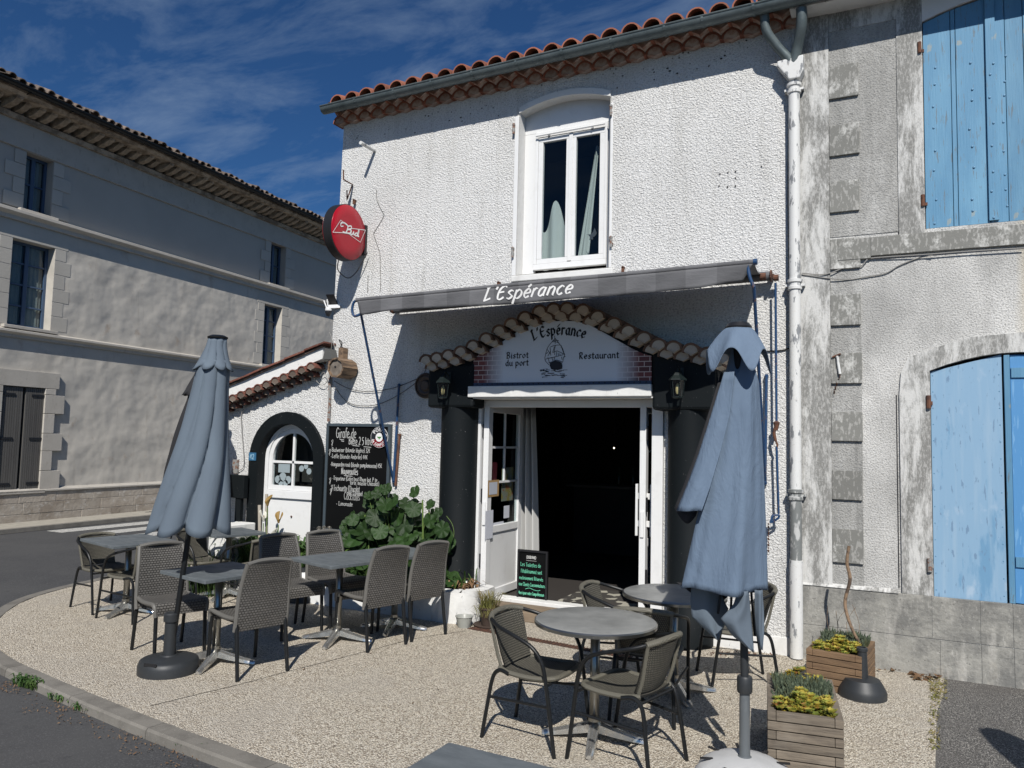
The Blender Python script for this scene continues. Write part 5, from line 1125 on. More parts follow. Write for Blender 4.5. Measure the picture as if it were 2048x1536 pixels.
for (x, zs_, par) in [(X(1870, 250), None, S1_), (X(1942, 250), None, S1_), ((xb0+xb1)/2, None, S2_), (X(2010, 250), None, S2_)]:
    for z in [uz0+.08+.19*i for i in range(8)]:
        mb = MB(); mb.lathe([(.011, 0), (.008, .006), (.0, .008)], 7, (x+random.uniform(-.02, .02), (.012 if x != (xb0+xb1)/2 else -.012), z+random.uniform(-.06, .06)), (0,-1,0), cap=False); build(mb, 'nail_head', bm_, par)
for (a, b) in ((1840, 97), (1847, 402)):
    mb = MB(); x, z = X(a, b), Z(a, b); mb.lathe([(.016, -.05), (.016, .05)], 8, (x-.005, -.02, z)); mb.box(x-.005, x+.08, -.0, .012, z-.02, z+.02) if False else mb.box(x-.012, x+.03, -.02, .0, z-.045, z-.02); build(mb, 'hinge_pin', M_rust, S1_, smooth=True)
def fl(x): return arch_z(x, lx0, sW, lzt, .14)-.006
R_ = root('flush_shutter', (lx0, .02, lz0), 'pale faded blue flush shutter leaf on the ground floor of the stucco house', 'shutter')
la = X(2010, 1000); lb_ = X(2014, 1000); lc_ = X(2026, 1000)
plank(R_, lx0+.004, la, lz0+.004, fl(lx0), fl(la), .010, .035, M_blue2, 'shutter_panel')
for k in range(14):
    z = lz0+.06+k*(lzt-lz0-.1)/13
    for x in (lx0+.02, la-.02): mb = MB(); mb.lathe([(.006, 0), (.0, .004)], 6, (x, .010, z), (0,-1,0), cap=False); build(mb, 'nail_head', bm_, R_)
for (a, b) in ((1857, 803), (1859, 1128)):
    mb = MB(); x, z = X(a, b), Z(a, b); mb.lathe([(.019, -.06), (.019, .05)], 8, (x-.0, -.03, z)); mb.box(x-.012, x+.03, -.03, .01, z-.03, z+.0); build(mb, 'hinge_pin', M_rust if b < 900 else M_iron, R_, smooth=True)
R2_ = root('boarded_shutter', (lb_, .02, lz0), 'brighter blue boarded shutter leaf right of the pale flush one', 'shutter')
plank(R2_, lb_, lc_, lz0+.01, fl(lb_)-.01, fl(lc_)-.01, -.005, .035, M_blue, 'cover_batten')
M_blueb = mat('bright_blue_board', (.09,.28,.55), .55, layers=(('noise', 20, (2,1,.25), .58, .63, (.2,.42,.66), .7, 6),), rand=.06)
xx = lc_+.003
while xx < lx0+sW-.02:
    x2 = min(xx+.15, lx0+sW-.006); plank(R2_, xx, x2-.003, lz0+.012, fl(xx)-.01, fl(x2)-.01, .012, .035, M_blueb); xx = x2
mb = MB(); zt_ = Z(2040, 745); mb.box(lc_+.01, lx0+sW-.03, -.002, .011, zt_-.04, zt_+.04); build(mb, 'ledge', M_blue, R2_); mb = MB(); mb.box(lc_+.01, lx0+sW-.03, -.002, .011, lz0+.3, lz0+.38); build(mb, 'ledge', M_blue, R2_)
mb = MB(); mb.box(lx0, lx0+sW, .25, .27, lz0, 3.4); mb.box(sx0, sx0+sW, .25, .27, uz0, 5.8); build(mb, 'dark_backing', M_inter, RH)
# little wall fittings
wl = root('wall_hook_rod', (X(1668, 735), 0, Z(1668, 735)), 'rusty wall hook with a hanging white pin on the grey quoins', 'hook')
a, b = FY(1674, 712, -.04), FY(1680, 748, -.05); mb = MB(); mb.tube([(a.x-.04, -.04, a.z-.01), (a.x+.03, -.04, a.z+.02)], .008, 6); mb.tube([(a.x, 0, a.z+.01), (a.x, -.05, a.z)], .01, 6); build(mb, 'bracket', M_rust, wl)
mb = MB(); mb.tube([a, b], .012, 8); build(mb, 'white_pin', M_oldwhite, wl, smooth=True)
mb = MB(); mb.tube([b, (b.x, b.y, b.z-.03), (b.x-.02, b.y+.02, b.z-.05)], .003, 5); 
for k in range(3): mb.lathe([(.016, -.002), (.02, 0), (.016, .002)], 10, (b.x-.03-.01*k, -.03, b.z-.09-.035*k), (1,.4,0)) 
build(mb, 'chain', M_rust, wl)
# ---- cables on the walls
CAB = []
def cable(pts, r, m_, lab, y=-.012, sm=5):
    P = [FY(p[0], p[1], p[2] if len(p) > 2 else y) for p in pts]; mb = MB(); mb.tube(P, r, 6, smooth=sm)
    return T(build(mb, 'cable', m_, None, smooth=True, loc=P[0]), lab, 'cable')
cable([(1604,549,-.03),(1630,553,-.028),(1663,557,-.03),(1700,559),(1735,553),(1772,546),(1800,530),(1840,515),(1865,511,-.03)], .005, M_cable, 'lower grey cable looping across the stucco wall under the sill band')
cable([(1604,546,-.035),(1640,549,-.035),(1664,545,-.03),(1690,535,-.02),(1720,533,-.02),(1733,521,-.025),(1745,516,-.02),(1850,509,-.03),(1930,503,-.03),(2048,496,-.03)], .005, M_cable, 'upper grey cable running under the sill band of the stucco house')
cable([(1581,575,-.02),(1580,620),(1584,690,-.02),(1574,697),(1560,701),(1500,704)], .006, M_cabled, 'dark cable running down beside the white downpipe and turning left')
cable([(1577,210,-.02),(1576,400,-.02),(1578,565,-.02)], .005, M_cabled, 'thin dark cable running down the upper wall beside the downpipe')
cable([(1600,1180,-.03),(1600,1320,-.03)], .006, M_cable, 'grey cable in the corner right of the downpipe foot')
cable([(668,762,-.03),(700,778,-.02),(740,783,-.02),(790,775,-.02),(840,755,-.02)], .004, M_cabled, 'upper thin cable sagging across the wall from the barrel lamp to the canopy')
cable([(668,772,-.03),(690,800,-.02),(715,811,-.02),(755,809,-.02),(800,788,-.02),(850,752,-.02)], .004, M_cabled, 'lower thin cable sagging across the wall from the barrel lamp to the canopy')
cable([(452,806,-.02),(520,775,-.02),(560,757,-.02),(600,742,-.02),(632,727,-.02),(650,725,-.02)], .018, M_iron, 'white conduit following the slope under the scalloped tiles of the wing')
cable([(455,812,-.035),(540,775,-.035),(600,750,-.035),(645,738,-.035)], .006, M_cable, 'thin grey cable strapped below the sloping conduit of the wing')
cable([(660,722,-.03),(659,800,-.03),(657,843,-.03)], .018, M_iron, 'pale vertical conduit running down to the tall menu chalkboard')
cable([(600,760,-.02),(560,782,-.02),(515,803,-.02),(486,820,-.02),(483,850,-.02),(488,925,-.02),(480,940,-.02),(472,942,-.02)], .005, M_cable, 'grey cable dropping from the conduit to the small switch box')
cable([(650,735,-.04),(634,742,-.05),(632,760,-.05),(645,770,-.05),(655,760,-.05),(648,745,-.05),(640,752,-.05)], .004, M_cable, 'coiled grey cable end under the barrel lamp')
cable([(677,521,-.3),(676,540,-.25),(695,556,-.15),(712,545,-.1),(727,520,-.08),(735,505,-.06)], .006, M_cabled, 'black power cable hanging in a loop below the red round sign')
sb = FY(471, 938, -.03); mb = MB(); mb.box(sb.x-.05, sb.x+.03, -.04, -.0, sb.z-.06, sb.z+.12); T(build(mb, 'switch_box', M_iron, None, loc=(sb.x, 0, sb.z), bevel=.004), 'small pale switch box on the wing wall beside the slate parasol', 'switch box')
# ---- red round sign
sxn = -5.735
cc = FX(696, 463, sxn+.06)
RS = root('round_sign', (sxn, cc.y, cc.z), 'round red illuminated bracket sign on the upper left corner of the bistro', 'sign')
top_, bot_ = FX(690, 404.5, sxn+.06), FX(703, 523.5, sxn+.06); Rr = (top_.z-bot_.z)/2*.985
cc = Vector((sxn, (FX(660, 463, sxn+.06).y+FX(733.5, 463, sxn+.06).y)/2, (top_.z+bot_.z)/2)); print('sign', cc, Rr, FX(660,463,sxn+.06), FX(733.5,463,sxn+.06))
RS.location = cc; ORI[RS.name] = cc.copy()
mb = MB(); mb.lathe([(Rr*.97, -.06), (Rr, -.055), (Rr, .055), (Rr*.97, .06)], 56, cc, (1,0,0)); build(mb, 'sign_rim', M_black, RS, smooth=True)
mb = MB(); mb.lathe([(Rr*.975, .0605), (Rr*.96, .066), (Rr*.6, .070), (Rr*.0+.001, .0705)], 56, cc, (1,0,0)); build(mb, 'sign_face', M_red, RS, smooth='all')
mb = MB(); mb.lathe([(Rr*.97, -.066), (Rr*.96, -.061)], 56, cc, (1,0,0)); build(mb, 'sign_back_face', M_red, RS)
mb = MB(); mb.box(cc.x-.03, cc.x+.03, cc.y+Rr-.01, -.04, cc.z-.14, cc.z+.14); mb.box(cc.x-.07, cc.x+.07, -.04, -.002, cc.z-.19, cc.z+.17); build(mb, 'wall_bracket', M_black, RS, bevel=.004)
def rs(a, b): p = FX(640+a/5.121, 260+b/5.121, sxn+.0715); return ((p.y-cc.y)*-1, p.z-cc.z)
# writing plane: right = towards the wall (+y) as seen from +x side
EYs = Vector((0,1,0)); fo_ = Vector((sxn+.0725, cc.y, cc.z))
def rp(a, b): p = FX(640+a/5.121, 260+b/5.121, sxn+.0725); return (p.y-cc.y, p.z-cc.z)
mb = MB(); KXn = Vector((1,0,0))
for l_ in ([(130,1047),(212,922),(262,965)], [(130,1047),(232,1052),(300,1062)], [(300,1068),(412,1150),(465,1025)], [(325,1008),(465,1025)], [(405,1020),(392,1086)]):
    ribbons(mb, [[rp(*q) for q in l_]], fo_, EYs, EZ, KXn, .007, 'round', 0)
for l_, w0 in (([(212,962),(225,948),(255,955),(285,985),(278,1025),(262,1052),(232,1040)], .018), ([(212,962),(215,985),(240,985)], .012), ([(285,985),(320,985),(318,1010),(285,1018)], .016), ([(285,1018),(318,1025),(305,1058),(262,1052)], .018), ([(322,1030),(315,1065),(332,1068),(345,1040)], .016), ([(345,1040),(345,1072),(356,1070)], .016), ([(380,1055),(362,1060),(362,1082),(378,1080),(386,1055)], .015), ([(395,1020),(385,1085),(400,1088)], .016)):
    ribbons(mb, [[rp(*q) for q in l_]], fo_, EYs, EZ, KXn, w0, 'round', 4)
build(mb, 'sign_lettering', M_ink, RS)
# old brackets above the sign
a = FY(750, 302); mb = MB(); mb.tube([(a.x, 0, a.z), (a.x, -.285, a.z)], .022, 10); T(build(mb, 'wall_stub', M_oldwhite, None, smooth=True, loc=a), 'white metal stub sticking out of the wall above the red round sign', 'bracket')
mb = MB(); p = [FY(687, 340, -.28), FY(687, 359, -.28), FY(705, 369, -.02), FY(694, 399, -.06), FY(694, 380, -.10)]; mb.tube(p, .009, 6); T(build(mb, 'bent_iron_hook', M_rust, None, loc=p[2]), 'rusty bent iron hook on the wall corner above the red sign', 'bracket')
for (a, b, lab) in ((1000, 566, 'small rusty peg in the wall left of the upstairs window sill'), (1248, 536, 'small rusty peg in the wall right of the upstairs window sill'), (712, 402, 'small black wall plug just above the red sign')):
    p = FY(a, b); mb = MB(); mb.tube([(p.x, 0, p.z), (p.x, -.05, p.z)], .013, 6); mb.box(p.x-.012, p.x+.012, -.05, -.02, p.z-.05, p.z); T(build(mb, 'wall_peg', M_rust, None, loc=p), lab, 'peg')
# ---- camera with solar panel at the corner
p = FY(657, 620, -.08); CT = root('security_camera', p, 'small white security camera with two antennas on the bistro corner', 'camera')
mb = MB(); mb.lathe([(.0, .035), (.035, .03), (.042, 0), (.03, -.03), (0, -.04)], 14, (p.x, p.y, p.z), cap=False); mb.bar((p.x, p.y, p.z+.04), (p.x+.12, -.01, p.z+.05), .04); build(mb, 'housing', M_upvc, CT, smooth=True)
mb = MB(); mb.lathe([(.038, -.01), (.04, -.035), (.02, -.075), (0, -.08)], 14, p, cap=False); build(mb, 'dome', M_black, CT, smooth=True)
mb = MB(); mb.tube([(p.x-.03, p.y, p.z+.03), (p.x-.07, p.y-.01, p.z+.12)], .008, 6); build(mb, 'antenna', M_upvc, CT); mb = MB(); mb.tube([(p.x-.01, p.y, p.z+.04), (p.x-.02, p.y-.01, p.z+.13)], .008, 6); build(mb, 'antenna', M_upvc, CT)
q = FY(664, 599, -.06); mb = MB(); mb.obox(q, ((1,.2,0), (0,-.6,.8), (0,.8,.6)), (.05, .07, .008)); T(build(mb, 'solar_panel', M_black, None, loc=q), 'small black solar panel above the white security camera', 'solar panel')
# ---- barrel lamp (wooden nest barrel)
p = FY(684, 728, -.02); f0 = FY(668, 735, -.30)
BL_ = root('wooden_barrel', (p.x, 0, p.z), 'small weathered wooden barrel fixed to the wall above the chalkboard', 'barrel')
ax_ = Vector((0,-1,0)); cb2 = Vector((f0.x+.02, -.03, f0.z)); n = 9
for k in range(n):
    a0 = 2*pi*k/n; a1 = 2*pi*(k+1)/n-.05; r0, r1 = .10, .12; mb = MB()
    Q = [(r0*cos(a0), r0*sin(a0)), (r1*cos(a0), r1*sin(a0)), (r1*cos(a1), r1*sin(a1)), (r0*cos(a1), r0*sin(a1))]
    mb.prism([(cb2.x+a, -.30, cb2.z+b) for a, b in Q], (0, .27, 0)); build(mb, 'stave', M_log, BL_)
mb = MB(); mb.lathe([(.103, 0), (.103, .02)], 18, (cb2.x, -.255, cb2.z), (0,-1,0)); build(mb, 'barrel_head', mat('grey_end_grain', (.22,.19,.16), .9, layers=(('noise', 12, S1, .4, .6, (.12,.1,.08), .8),)), BL_)
mb = MB(); mb.lathe([(.014, 0), (.014, .004)], 8, (cb2.x-.02, -.276, cb2.z+.01), (0,-1,0)); build(mb, 'entrance_hole', M_black, BL_)
mb = MB(); q = FY(661, 716, -.24); mb.prism([(q.x-.07, -.30, q.z-.02), (q.x+.07, -.30, q.z-.02), (q.x+.03, -.30, q.z+.10), (q.x-.03, -.30, q.z+.11)], (0, .12, 0)); build(mb, 'shade_hood', mat('grey_hood', (.10,.10,.095), .6), BL_)
mb = MB(); mb.box(q.x+.0, q.x+.07, -.1, -.01, q.z-.03, q.z+.14); build(mb, 'post_block', M_log, BL_)
# wires knot above
cable([(662,700,-.08),(664,680,-.1),(659,665,-.08),(668,690,-.05),(671,705,-.06)], .004, M_cable, 'tangled pale wire ends above the wooden barrel')
cable([(678,705,-.05),(682,690,-.08),(678,680,-.08),(684,686,-.05),(680,700,-.04)], .006, M_cabled, 'tangled dark wire ends right of the wooden barrel')
# ---- round vent cap left of the canopy
p = FY(851, 771, -.03); mb = MB(); mb.lathe([(.145, 0), (.145, .03), (.125, .045), (.12, .03), (.095, .04), (.07, .03), (.05, .05), (.0, .05)], 32, (p.x, -.002, p.z), (0,-1,0), cap=False); T(build(mb, 'round_wall_cover', mat('brown_steel_cover', (.10,.075,.06), .5, metal=.4), None, smooth=True, loc=p), 'round brown metal wall cover left of the dark portal', 'wall cover')
# ---- lanterns
def lantern(px, py, lab):
    p = FY(px, py, -.40); R_ = root('wall_lantern', p, lab, 'lantern', 'lanterns on the dark portal blocks')
    M_gr = mat('dark_green_metal', (.004,.010,.010), .5)
    mb = MB(); mb.lathe([(.025, .16), (.045, .13), (.05, .12), (.085, .085), (.088, .075), (.07, .075)], 6, p); build(mb, 'lantern_roof', M_gr, R_)
    mb = MB(); mb.lathe([(.066, .074), (.048, -.075)], 6, p); build(mb, 'pane', M_glass, R_)
    mb = MB()
    for k in range(6): a = pi*k/3; mb.tube([(p.x+.067*cos(a), p.y+.067*sin(a), p.z+.075), (p.x+.049*cos(a), p.y+.049*sin(a), p.z-.075)], .004, 4)
    mb.lathe([(.052, -.075), (.052, -.085), (.02, -.095)], 6, p); build(mb, 'lantern_frame', M_gr, R_)
    mb = MB(); mb.lathe([(.012, -.05), (.02, -.02), (.018, .02), (.005, .05)], 10, p); build(mb, 'lamp_bulb', mat('amber_bulb', (.5,.4,.2), .2), R_, smooth=True)
    mb = MB(); mb.tube([(p.x, p.y, p.z+.15), (p.x, p.y+.03, p.z+.2), (p.x, -.28, p.z+.15)], .008, 6, smooth=4); mb.box(p.x-.03, p.x+.03, -.292, -.282, p.z+.08, p.z+.2); build(mb, 'lantern_arm', M_gr, R_)
lantern(886, 780, 'small dark lantern on the left block of the portal'); lantern(1355, 777, 'small dark lantern on the right block of the portal')
# ================================================================== THE AWNING
AY = -1.04
rl_, rr_ = FY(805, 618, -.10), FY(1522, 553, -.10); fl_, fr_ = FY(716, 600, AY), FY(1507, 524, AY)
AW = root('awning', (rl_.x, 0, rl_.z), 'grey striped awning with white script lettering over the bistro door', 'awning')
mb = MB(); mb.tube([rl_-Vector((.1,0,0)), rr_+Vector((.08,0,0))], .045, 12); build(mb, 'awning_roller', M_valance, AW, smooth=True)
mb = MB(); mb.tube([fl_-Vector((.02,0,0)), fr_+Vector((.0,0,0))], .022, 10); build(mb, 'front_bar', M_valance, AW, smooth=True)
mb = MB(); mb.tube([fr_, fr_+Vector((.03,0,0))], .026, 10); build(mb, 'bar_end', M_bluemetal, AW, smooth=True)
def awc(u, v):
    a = rl_.lerp(rr_, u); b = fl_.lerp(fr_, u); p = a.lerp(b, v); return p+Vector((0, 0, .02-.035*sin(pi*v)))
mb = MB(); mb.grid(awc, 40, 8); build(mb, 'awning_cloth', M_valance, AW, smooth='all', solid=.003)
vb = [(722, 631), (760, 624), (820, 618), (900, 614), (1000, 610), (1100, 602), (1200, 594), (1300, 586), (1400, 576), (1482, 562)]
vw = [FY(a, b, AY-.01) for a, b in vb]
def vali(u):
    x = vw[0].x+(vw[-1].x-vw[0].x)*u
    for a, b in zip(vw[:-1], vw[1:]):
        if a.x <= x <= b.x+1e-6: return Vector((x, a.y, a.z+(b.z-a.z)*(x-a.x)/(b.x-a.x)))
    return vw[-1]
def valf(u, v):
    a = fl_.lerp(fr_, u)+Vector((0,-.015,-.01)); b = vali(u); p = a.lerp(b, v); p.y -= .012*sin(u*60+v*2)*v+.01*sin(u*23)*v; p.x += .02*v*sin(u*9); return p
mb = MB(); mb.grid(valf, 120, 6); build(mb, 'valance', M_valance, AW, smooth='all', solid=.002)
mb = MB(); p = FY(962, 601, AY-.045); q = FY(1146, 585, AY-.045)
exv = (q-p).normalized(); write(mb, "L'Espérance", p, exv, Vector((0,0,1)), .078, .016, 'brush', slant=.42, smooth=5, space=.16, width=(q-p).length*.97)

def vproj(p):
    u = (p.x-fl_.x)/(fr_.x-fl_.x); a = valf(u, 0); b = valf(u, 1); v = (a.z-p.z)/(a.z-b.z); return Vector((p.x, valf(u, v).y-.004-(p.y-q.y)*0, p.z))
K_ = mb.v; mb.v = [vproj(v_)+Vector((0, min(0, v_.y-(p.y+(q.y-p.y)*.5))*.5, 0)) for v_ in K_]
build(mb, 'valance_lettering', M_ink, AW)
# arms: curved heads then straight rods down to the wall
def rodarm(pts, r=.014): 
    mb = MB(); mb.tube(pts, r, 8, smooth=5); return build(mb, 'folding_arm', M_bluemetal, AW, smooth=True)
A1 = [fl_+Vector((.02,0,.0)), fl_+Vector((-.05,0,-.02)), fl_+Vector((-.07,.0,-.10)), fl_+Vector((-.04,.0,-.165)), FY(722, 628, AY+.02)]
rodarm(A1); lw_ = FY(787, 962, -.03)
mb = MB(); mb.tube([FY(722, 628, AY+.02), lw_], .014, 8); build(mb, 'folding_arm', M_bluemetal, AW, smooth=True)
A2 = [fr_+Vector((.0,0,.01)), fr_+Vector((-.04,-.0,-.03)), fr_+Vector((-.03,0,-.12)), FY(1508, 575, AY+.01)]
rodarm(A2); rw_ = FY(1531, 968, -.03)
mb = MB(); mb.tube([FY(1508, 575, AY+.01), rw_], .014, 8); build(mb, 'folding_arm', M_bluemetal, AW, smooth=True)
for (a, b, c, d, e) in ((798, 770, 787, 962, 0), (1533, 752, 1530, 965, 1)):
    mb = MB(); mb.tube([FY(a, b, -.05), FY(c, d, -.05)], .014, 8); mb.tube([FY(a, b, -.05), FY(a, b, 0)], .02, 6); mb.tube([FY(c, d, -.05), FY(c, d, 0)], .02, 6); build(mb, 'wall_rail', M_bluemetal, AW, smooth=True)
mb = MB(); g0 = FY(1541, 552, -.12); mb.lathe([(.035, 0), (.035, .05), (.02, .055), (.02, .09)], 14, g0-Vector((.09,0,0)), (1,0,0)); mb.lathe([(.055, 0), (.055, .012)], 14, g0, (1,0,0)); mb.lathe([(.03, 0), (.03, .04)], 10, g0+Vector((.03,0,-.02)), (1,0,0)); mb.bar(g0+Vector((0,0,0)), (g0.x, 0, g0.z+.02), .04); build(mb, 'winding_gear', M_rust, AW)
mb = MB(); mb.lathe([(.035,0),(.05,.03),(.035,.06)], 12, rl_-Vector((.16,0,0)), (1,0,0)); mb.bar(rl_-Vector((.13,0,0)), (rl_.x-.13, 0, rl_.z), .05); build(mb, 'roller_bracket', M_rust, AW)
k0, k1 = FY(1551, 566, -.13), FY(1553, 845, -.12)
CR = root('awning_crank', k1, 'long blue winding crank hanging from the right end of the awning', 'crank')
mb = MB(); mb.tube([k0, k1], .011, 8); build(mb, 'crank_rod', M_bluemetal, CR, smooth=True)
mb = MB(); mb.tube([k1, FY(1548, 866, -.12), FY(1551, 882, -.12)], .014, 8); mb.lathe([(.0,.02),(.03,.0),(.012,-.07)], 10, k1+Vector((0,0,.0)), cap=False); mb.tube([FY(1551, 880, -.12), FY(1555, 890, -.12), FY(1552, 900, -.12)], .01, 6); build(mb, 'crank_joint', M_rust, CR, smooth=True)
mb = MB(); mb.tube([FY(1553, 893, -.12), FY(1557, 1026, -.12), FY(1557, 1030, -.12), FY(1545, 1031, -.14), FY(1541, 1046, -.14)], .011, 8); mb.tube([FY(1559, 1030, -.12), FY(1557, 1036, -.12), FY(1544, 1045, -.12)], .011, 6); build(mb, 'crank_handle', M_bluemetal, CR, smooth=True)
mb = MB(); P_ = [FY(1537, 1048+i*6, -.05) for i in range(10)]
for i, q in enumerate(P_): mb.lathe([(.010, -.003), (.014, 0), (.010, .003)], 8, q, (1, i % 2, .3))
T(build(mb, 'short_chain', M_rust, None, loc=P_[0]), 'short rusty chain on the wall below the awning crank handle', 'chain')
mb = MB(); a, b = FY(799, 871, -.03), FY(791, 972, -.03); mb.tube([a, b], .014, 8); mb.lathe([(.022,0),(.022,.02)], 8, a); T(build(mb, 'rusty_rod', M_rust, None, smooth=True, loc=b), 'rusty iron rod standing against the wall right of the chalkboard', 'rod')
# mailbox-like case on the wing, left of the arch
a, b = FY(468, 950, -.12), FY(491, 996, -.12); 
ML = root('menu_case', (a.x, -.12, 0), 'black case on a post half hidden behind the slate parasol', 'case')
mb = MB(); mb.box(a.x-.14, b.x, -.16, -.08, Z(480, 996, -.12), Z(480, 950, -.12)); build(mb, 'case_body', M_dark, ML, bevel=.006)
mb = MB(); mb.box(b.x-.15, b.x-.06, -.14, -.09, 0, Z(480, 996, -.12)); build(mb, 'post', M_dark, ML)
# ================================================================== FURNITURE
def slab(mb, prof, th, hw, nv=8, curve=None, us=1, vsc=1, sub=5):
    """prof: (x,z) centre line; th thickness; hw: half width per point (list); closed shell with uv"""
    P = crom([Vector((a, 0, b)) for a, b in prof], sub); n = len(P); W = []
    for i in range(n):
        t = i/(n-1)*(len(hw)-1); k = min(int(t), len(hw)-2); W.append(hw[k]+(hw[k+1]-hw[k])*(t-k))
    ac = [0]
    for a, b in zip(P[:-1], P[1:]): ac.append(ac[-1]+(b-a).length)
    top, bot = [], []
    for i, p in enumerate(P):
        d = (P[min(i+1, n-1)]-P[max(i-1, 0)]).normalized(); nr = Vector((-d.z, 0, d.x))
        for j in range(nv+1):
            v = j/nv*2-1; off = curve(i/(n-1), v) if curve else 0
            q = p+Vector((0, v*W[i], 0))+nr*off; top.append(q+nr*th/2); bot.append(q-nr*th/2)
    m_ = nv+1; vs = top+bot; fs = []; uv = []
    N_ = n*m_
    for i in range(n-1):
        for j in range(nv):
            a = i*m_+j; u0, u1 = ac[i]*us, ac[i+1]*us; v0, v1 = (j/nv*2-1)*W[0]*vsc, ((j+1)/nv*2-1)*W[0]*vsc
            fs.append((a, a+1, a+m_+1, a+m_)); uv.append([(v0, u0), (v1, u0), (v1, u1), (v0, u1)])
            fs.append((N_+a, N_+a+m_, N_+a+m_+1, N_+a+1)); uv.append([(v0, u0), (v0, u1), (v1, u1), (v1, u0)])
    for i in range(n-1):
        for j in (0, nv):
            a = i*m_+j; fs.append((a, a+m_, N_+a+m_, N_+a)); uv.append([(0, 0)]*4)
    for i in (0, n-1):
        for j in range(nv): a = i*m_+j; fs.append((a, N_+a, N_+a+1, a+1)); uv.append([(0, 0)]*4)
    mb.add(vs, fs, uv); return mb
def make_wicker_chair():
    r = root('wicker_chair', (0,0,0), 'x', 'chair', None, world=False)
    ORI[r.name] = Vector((0,0,0))
    b = MB(); slab(b, [(-.205,.355),(-.222,.46),(-.232,.58),(-.255,.72),(-.305,.875)], .028, [.212,.212,.208,.198,.18], 10, curve=lambda t, v: .018*(1-v*v)*t, us=1, vsc=1); build(b, 'backrest', M_wick, r, smooth=True)
    for s in (-1, 1): b = MB(); b.tube([(-.205, s*.213, .355), (-.222, s*.212, .46), (-.232, s*.208, .58), (-.255, s*.197, .72), (-.302, s*.182, .868)], .0175, 8, smooth=4); build(b, 'back_edging', M_edge, r, smooth=True)
    b = MB(); b.tube([(-.302, -.182, .868), (-.292, -.09, .884), (-.290, 0, .888), (-.292, .09, .884), (-.302, .182, .868)], .0175, 8, smooth=4); build(b, 'back_edging', M_edge, r, smooth=True)
    b = MB(); slab(b, [(-.195,.448),(-.08,.440),(.08,.446),(.19,.455),(.225,.43),(.232,.365)], .026, [.205,.212,.215,.215,.213,.205], 8, curve=lambda t, v: -.006*(1-v*v)); build(b, 'seat', M_wick, r, smooth=True)
    for s in (-1, 1): b = MB(); b.tube([(-.19, s*.207, .447), (-.06, s*.213, .440), (.10, s*.216, .448), (.19, s*.216, .455), (.225, s*.214, .43), (.233, s*.207, .36)], .0175, 8, smooth=4); build(b, 'seat_edging', M_edge, r, smooth=True)
    b = MB(); b.box(-.18, .20, -.19, .19, .405, .42); build(b, 'seat_underframe', M_frame, r)
    for s in (-1, 1):
        b = MB(); b.tube([(.222, s*.200, .40), (.245, s*.203, .0)], [.0165, .0145], 10); build(b, 'leg', M_frame, r, smooth=True)
        b = MB(); b.tube([(-.212, s*.203, .42), (-.275, s*.208, .0)], [.0165, .0145], 10); build(b, 'leg', M_frame, r, smooth=True)
    return r
def make_arm_chair():
    r = root('bistro_armchair', (0,0,0), 'x', 'chair', None, world=False); ORI[r.name] = Vector((0,0,0))
    # frame hoop
    for s in (-1, 1):
        b = MB(); b.tube([(.255, s*.255, 0), (.225, s*.255, .2), (.195, s*.258, .40), (.165, s*.262, .53), (.10, s*.268, .615), (-.02, s*.268, .665), (-.15, s*.245, .70), (-.235, s*.195, .727)], .0125, 9, smooth=5); build(b, 'arm_tube', M_frame, r, smooth=True)
        b = MB(); b.tube([(-.275, s*.215, 0), (-.245, s*.205, .2), (-.215, s*.195, .37), (-.165, s*.20, .425), (-.09, s*.215, .415)], .0125, 9, smooth=5); build(b, 'rear_leg', M_frame, r, smooth=True)
        b = MB(); b.tube([(.213, s*.255, .28), (-.235, s*.205, .255)], .009, 7); build(b, 'side_stretcher', M_frame, r, smooth=True)
    b = MB(); b.tube([(-.235, -.195, .727), (-.272, -.12, .742), (-.285, 0, .748), (-.272, .12, .742), (-.235, .195, .727)], .0185, 10, smooth=6); build(b, 'wrapped_top_rail', M_wrap, r, smooth=True)
    b = MB(); slab(b, [(-.165,.435),(-.195,.52),(-.222,.62),(-.258,.735)], .010, [.165,.17,.178,.19], 10, curve=lambda t, v: .05*(1-v*v)*(.5+.5*t)-.02); build(b, 'woven_back', M_wick2, r, smooth=True)
    for s in (-1, 1): b = MB(); b.tube([(-.17, s*.167, .43), (-.2, s*.172, .52), (-.222, s*.182, .62), (-.245, s*.19, .728)], .011, 7, smooth=4); build(b, 'back_edging', M_wrap, r, smooth=True)
    b = MB(); slab(b, [(-.185,.432),(-.10,.418),(.05,.412),(.17,.430),(.205,.418)], .012, [.165,.195,.21,.205,.16], 12, curve=lambda t, v: -.012*(1-v*v)); build(b, 'woven_seat', M_wick2, r, smooth=True)
    b = MB(); pts = [(-.185,-.165,.43),(-.10,-.2,.42),(.05,-.218,.418),(.16,-.21,.425),(.208,-.15,.425),(.215,0,.42),(.208,.15,.425),(.16,.21,.425),(.05,.218,.418),(-.10,.2,.42),(-.185,.165,.43)]
    b.tube(pts, .0155, 8, smooth=4); build(b, 'seat_rim', M_wrap, r, smooth=True)
    b = MB(); b.tube([(.19, -.255, .40), (.19, .255, .40)], .009, 7); build(b, 'cross_tube', M_frame, r, smooth=True); b = MB(); b.tube([(-.2, -.2, .40), (-.2, .2, .40)], .009, 7); build(b, 'cross_tube', M_frame, r, smooth=True)
    return r
def ang(o, x, y, deg, label, group=None): o.location = (x, y, .0); o.rotation_euler = (0, 0, radians(deg)); o['label'] = label; o['group'] = group; return o
wc = make_wicker_chair(); ac_ = make_arm_chair()
wgrp = 'grey brown wicker chairs without arms'; agrp = 'black tube bistro armchairs'
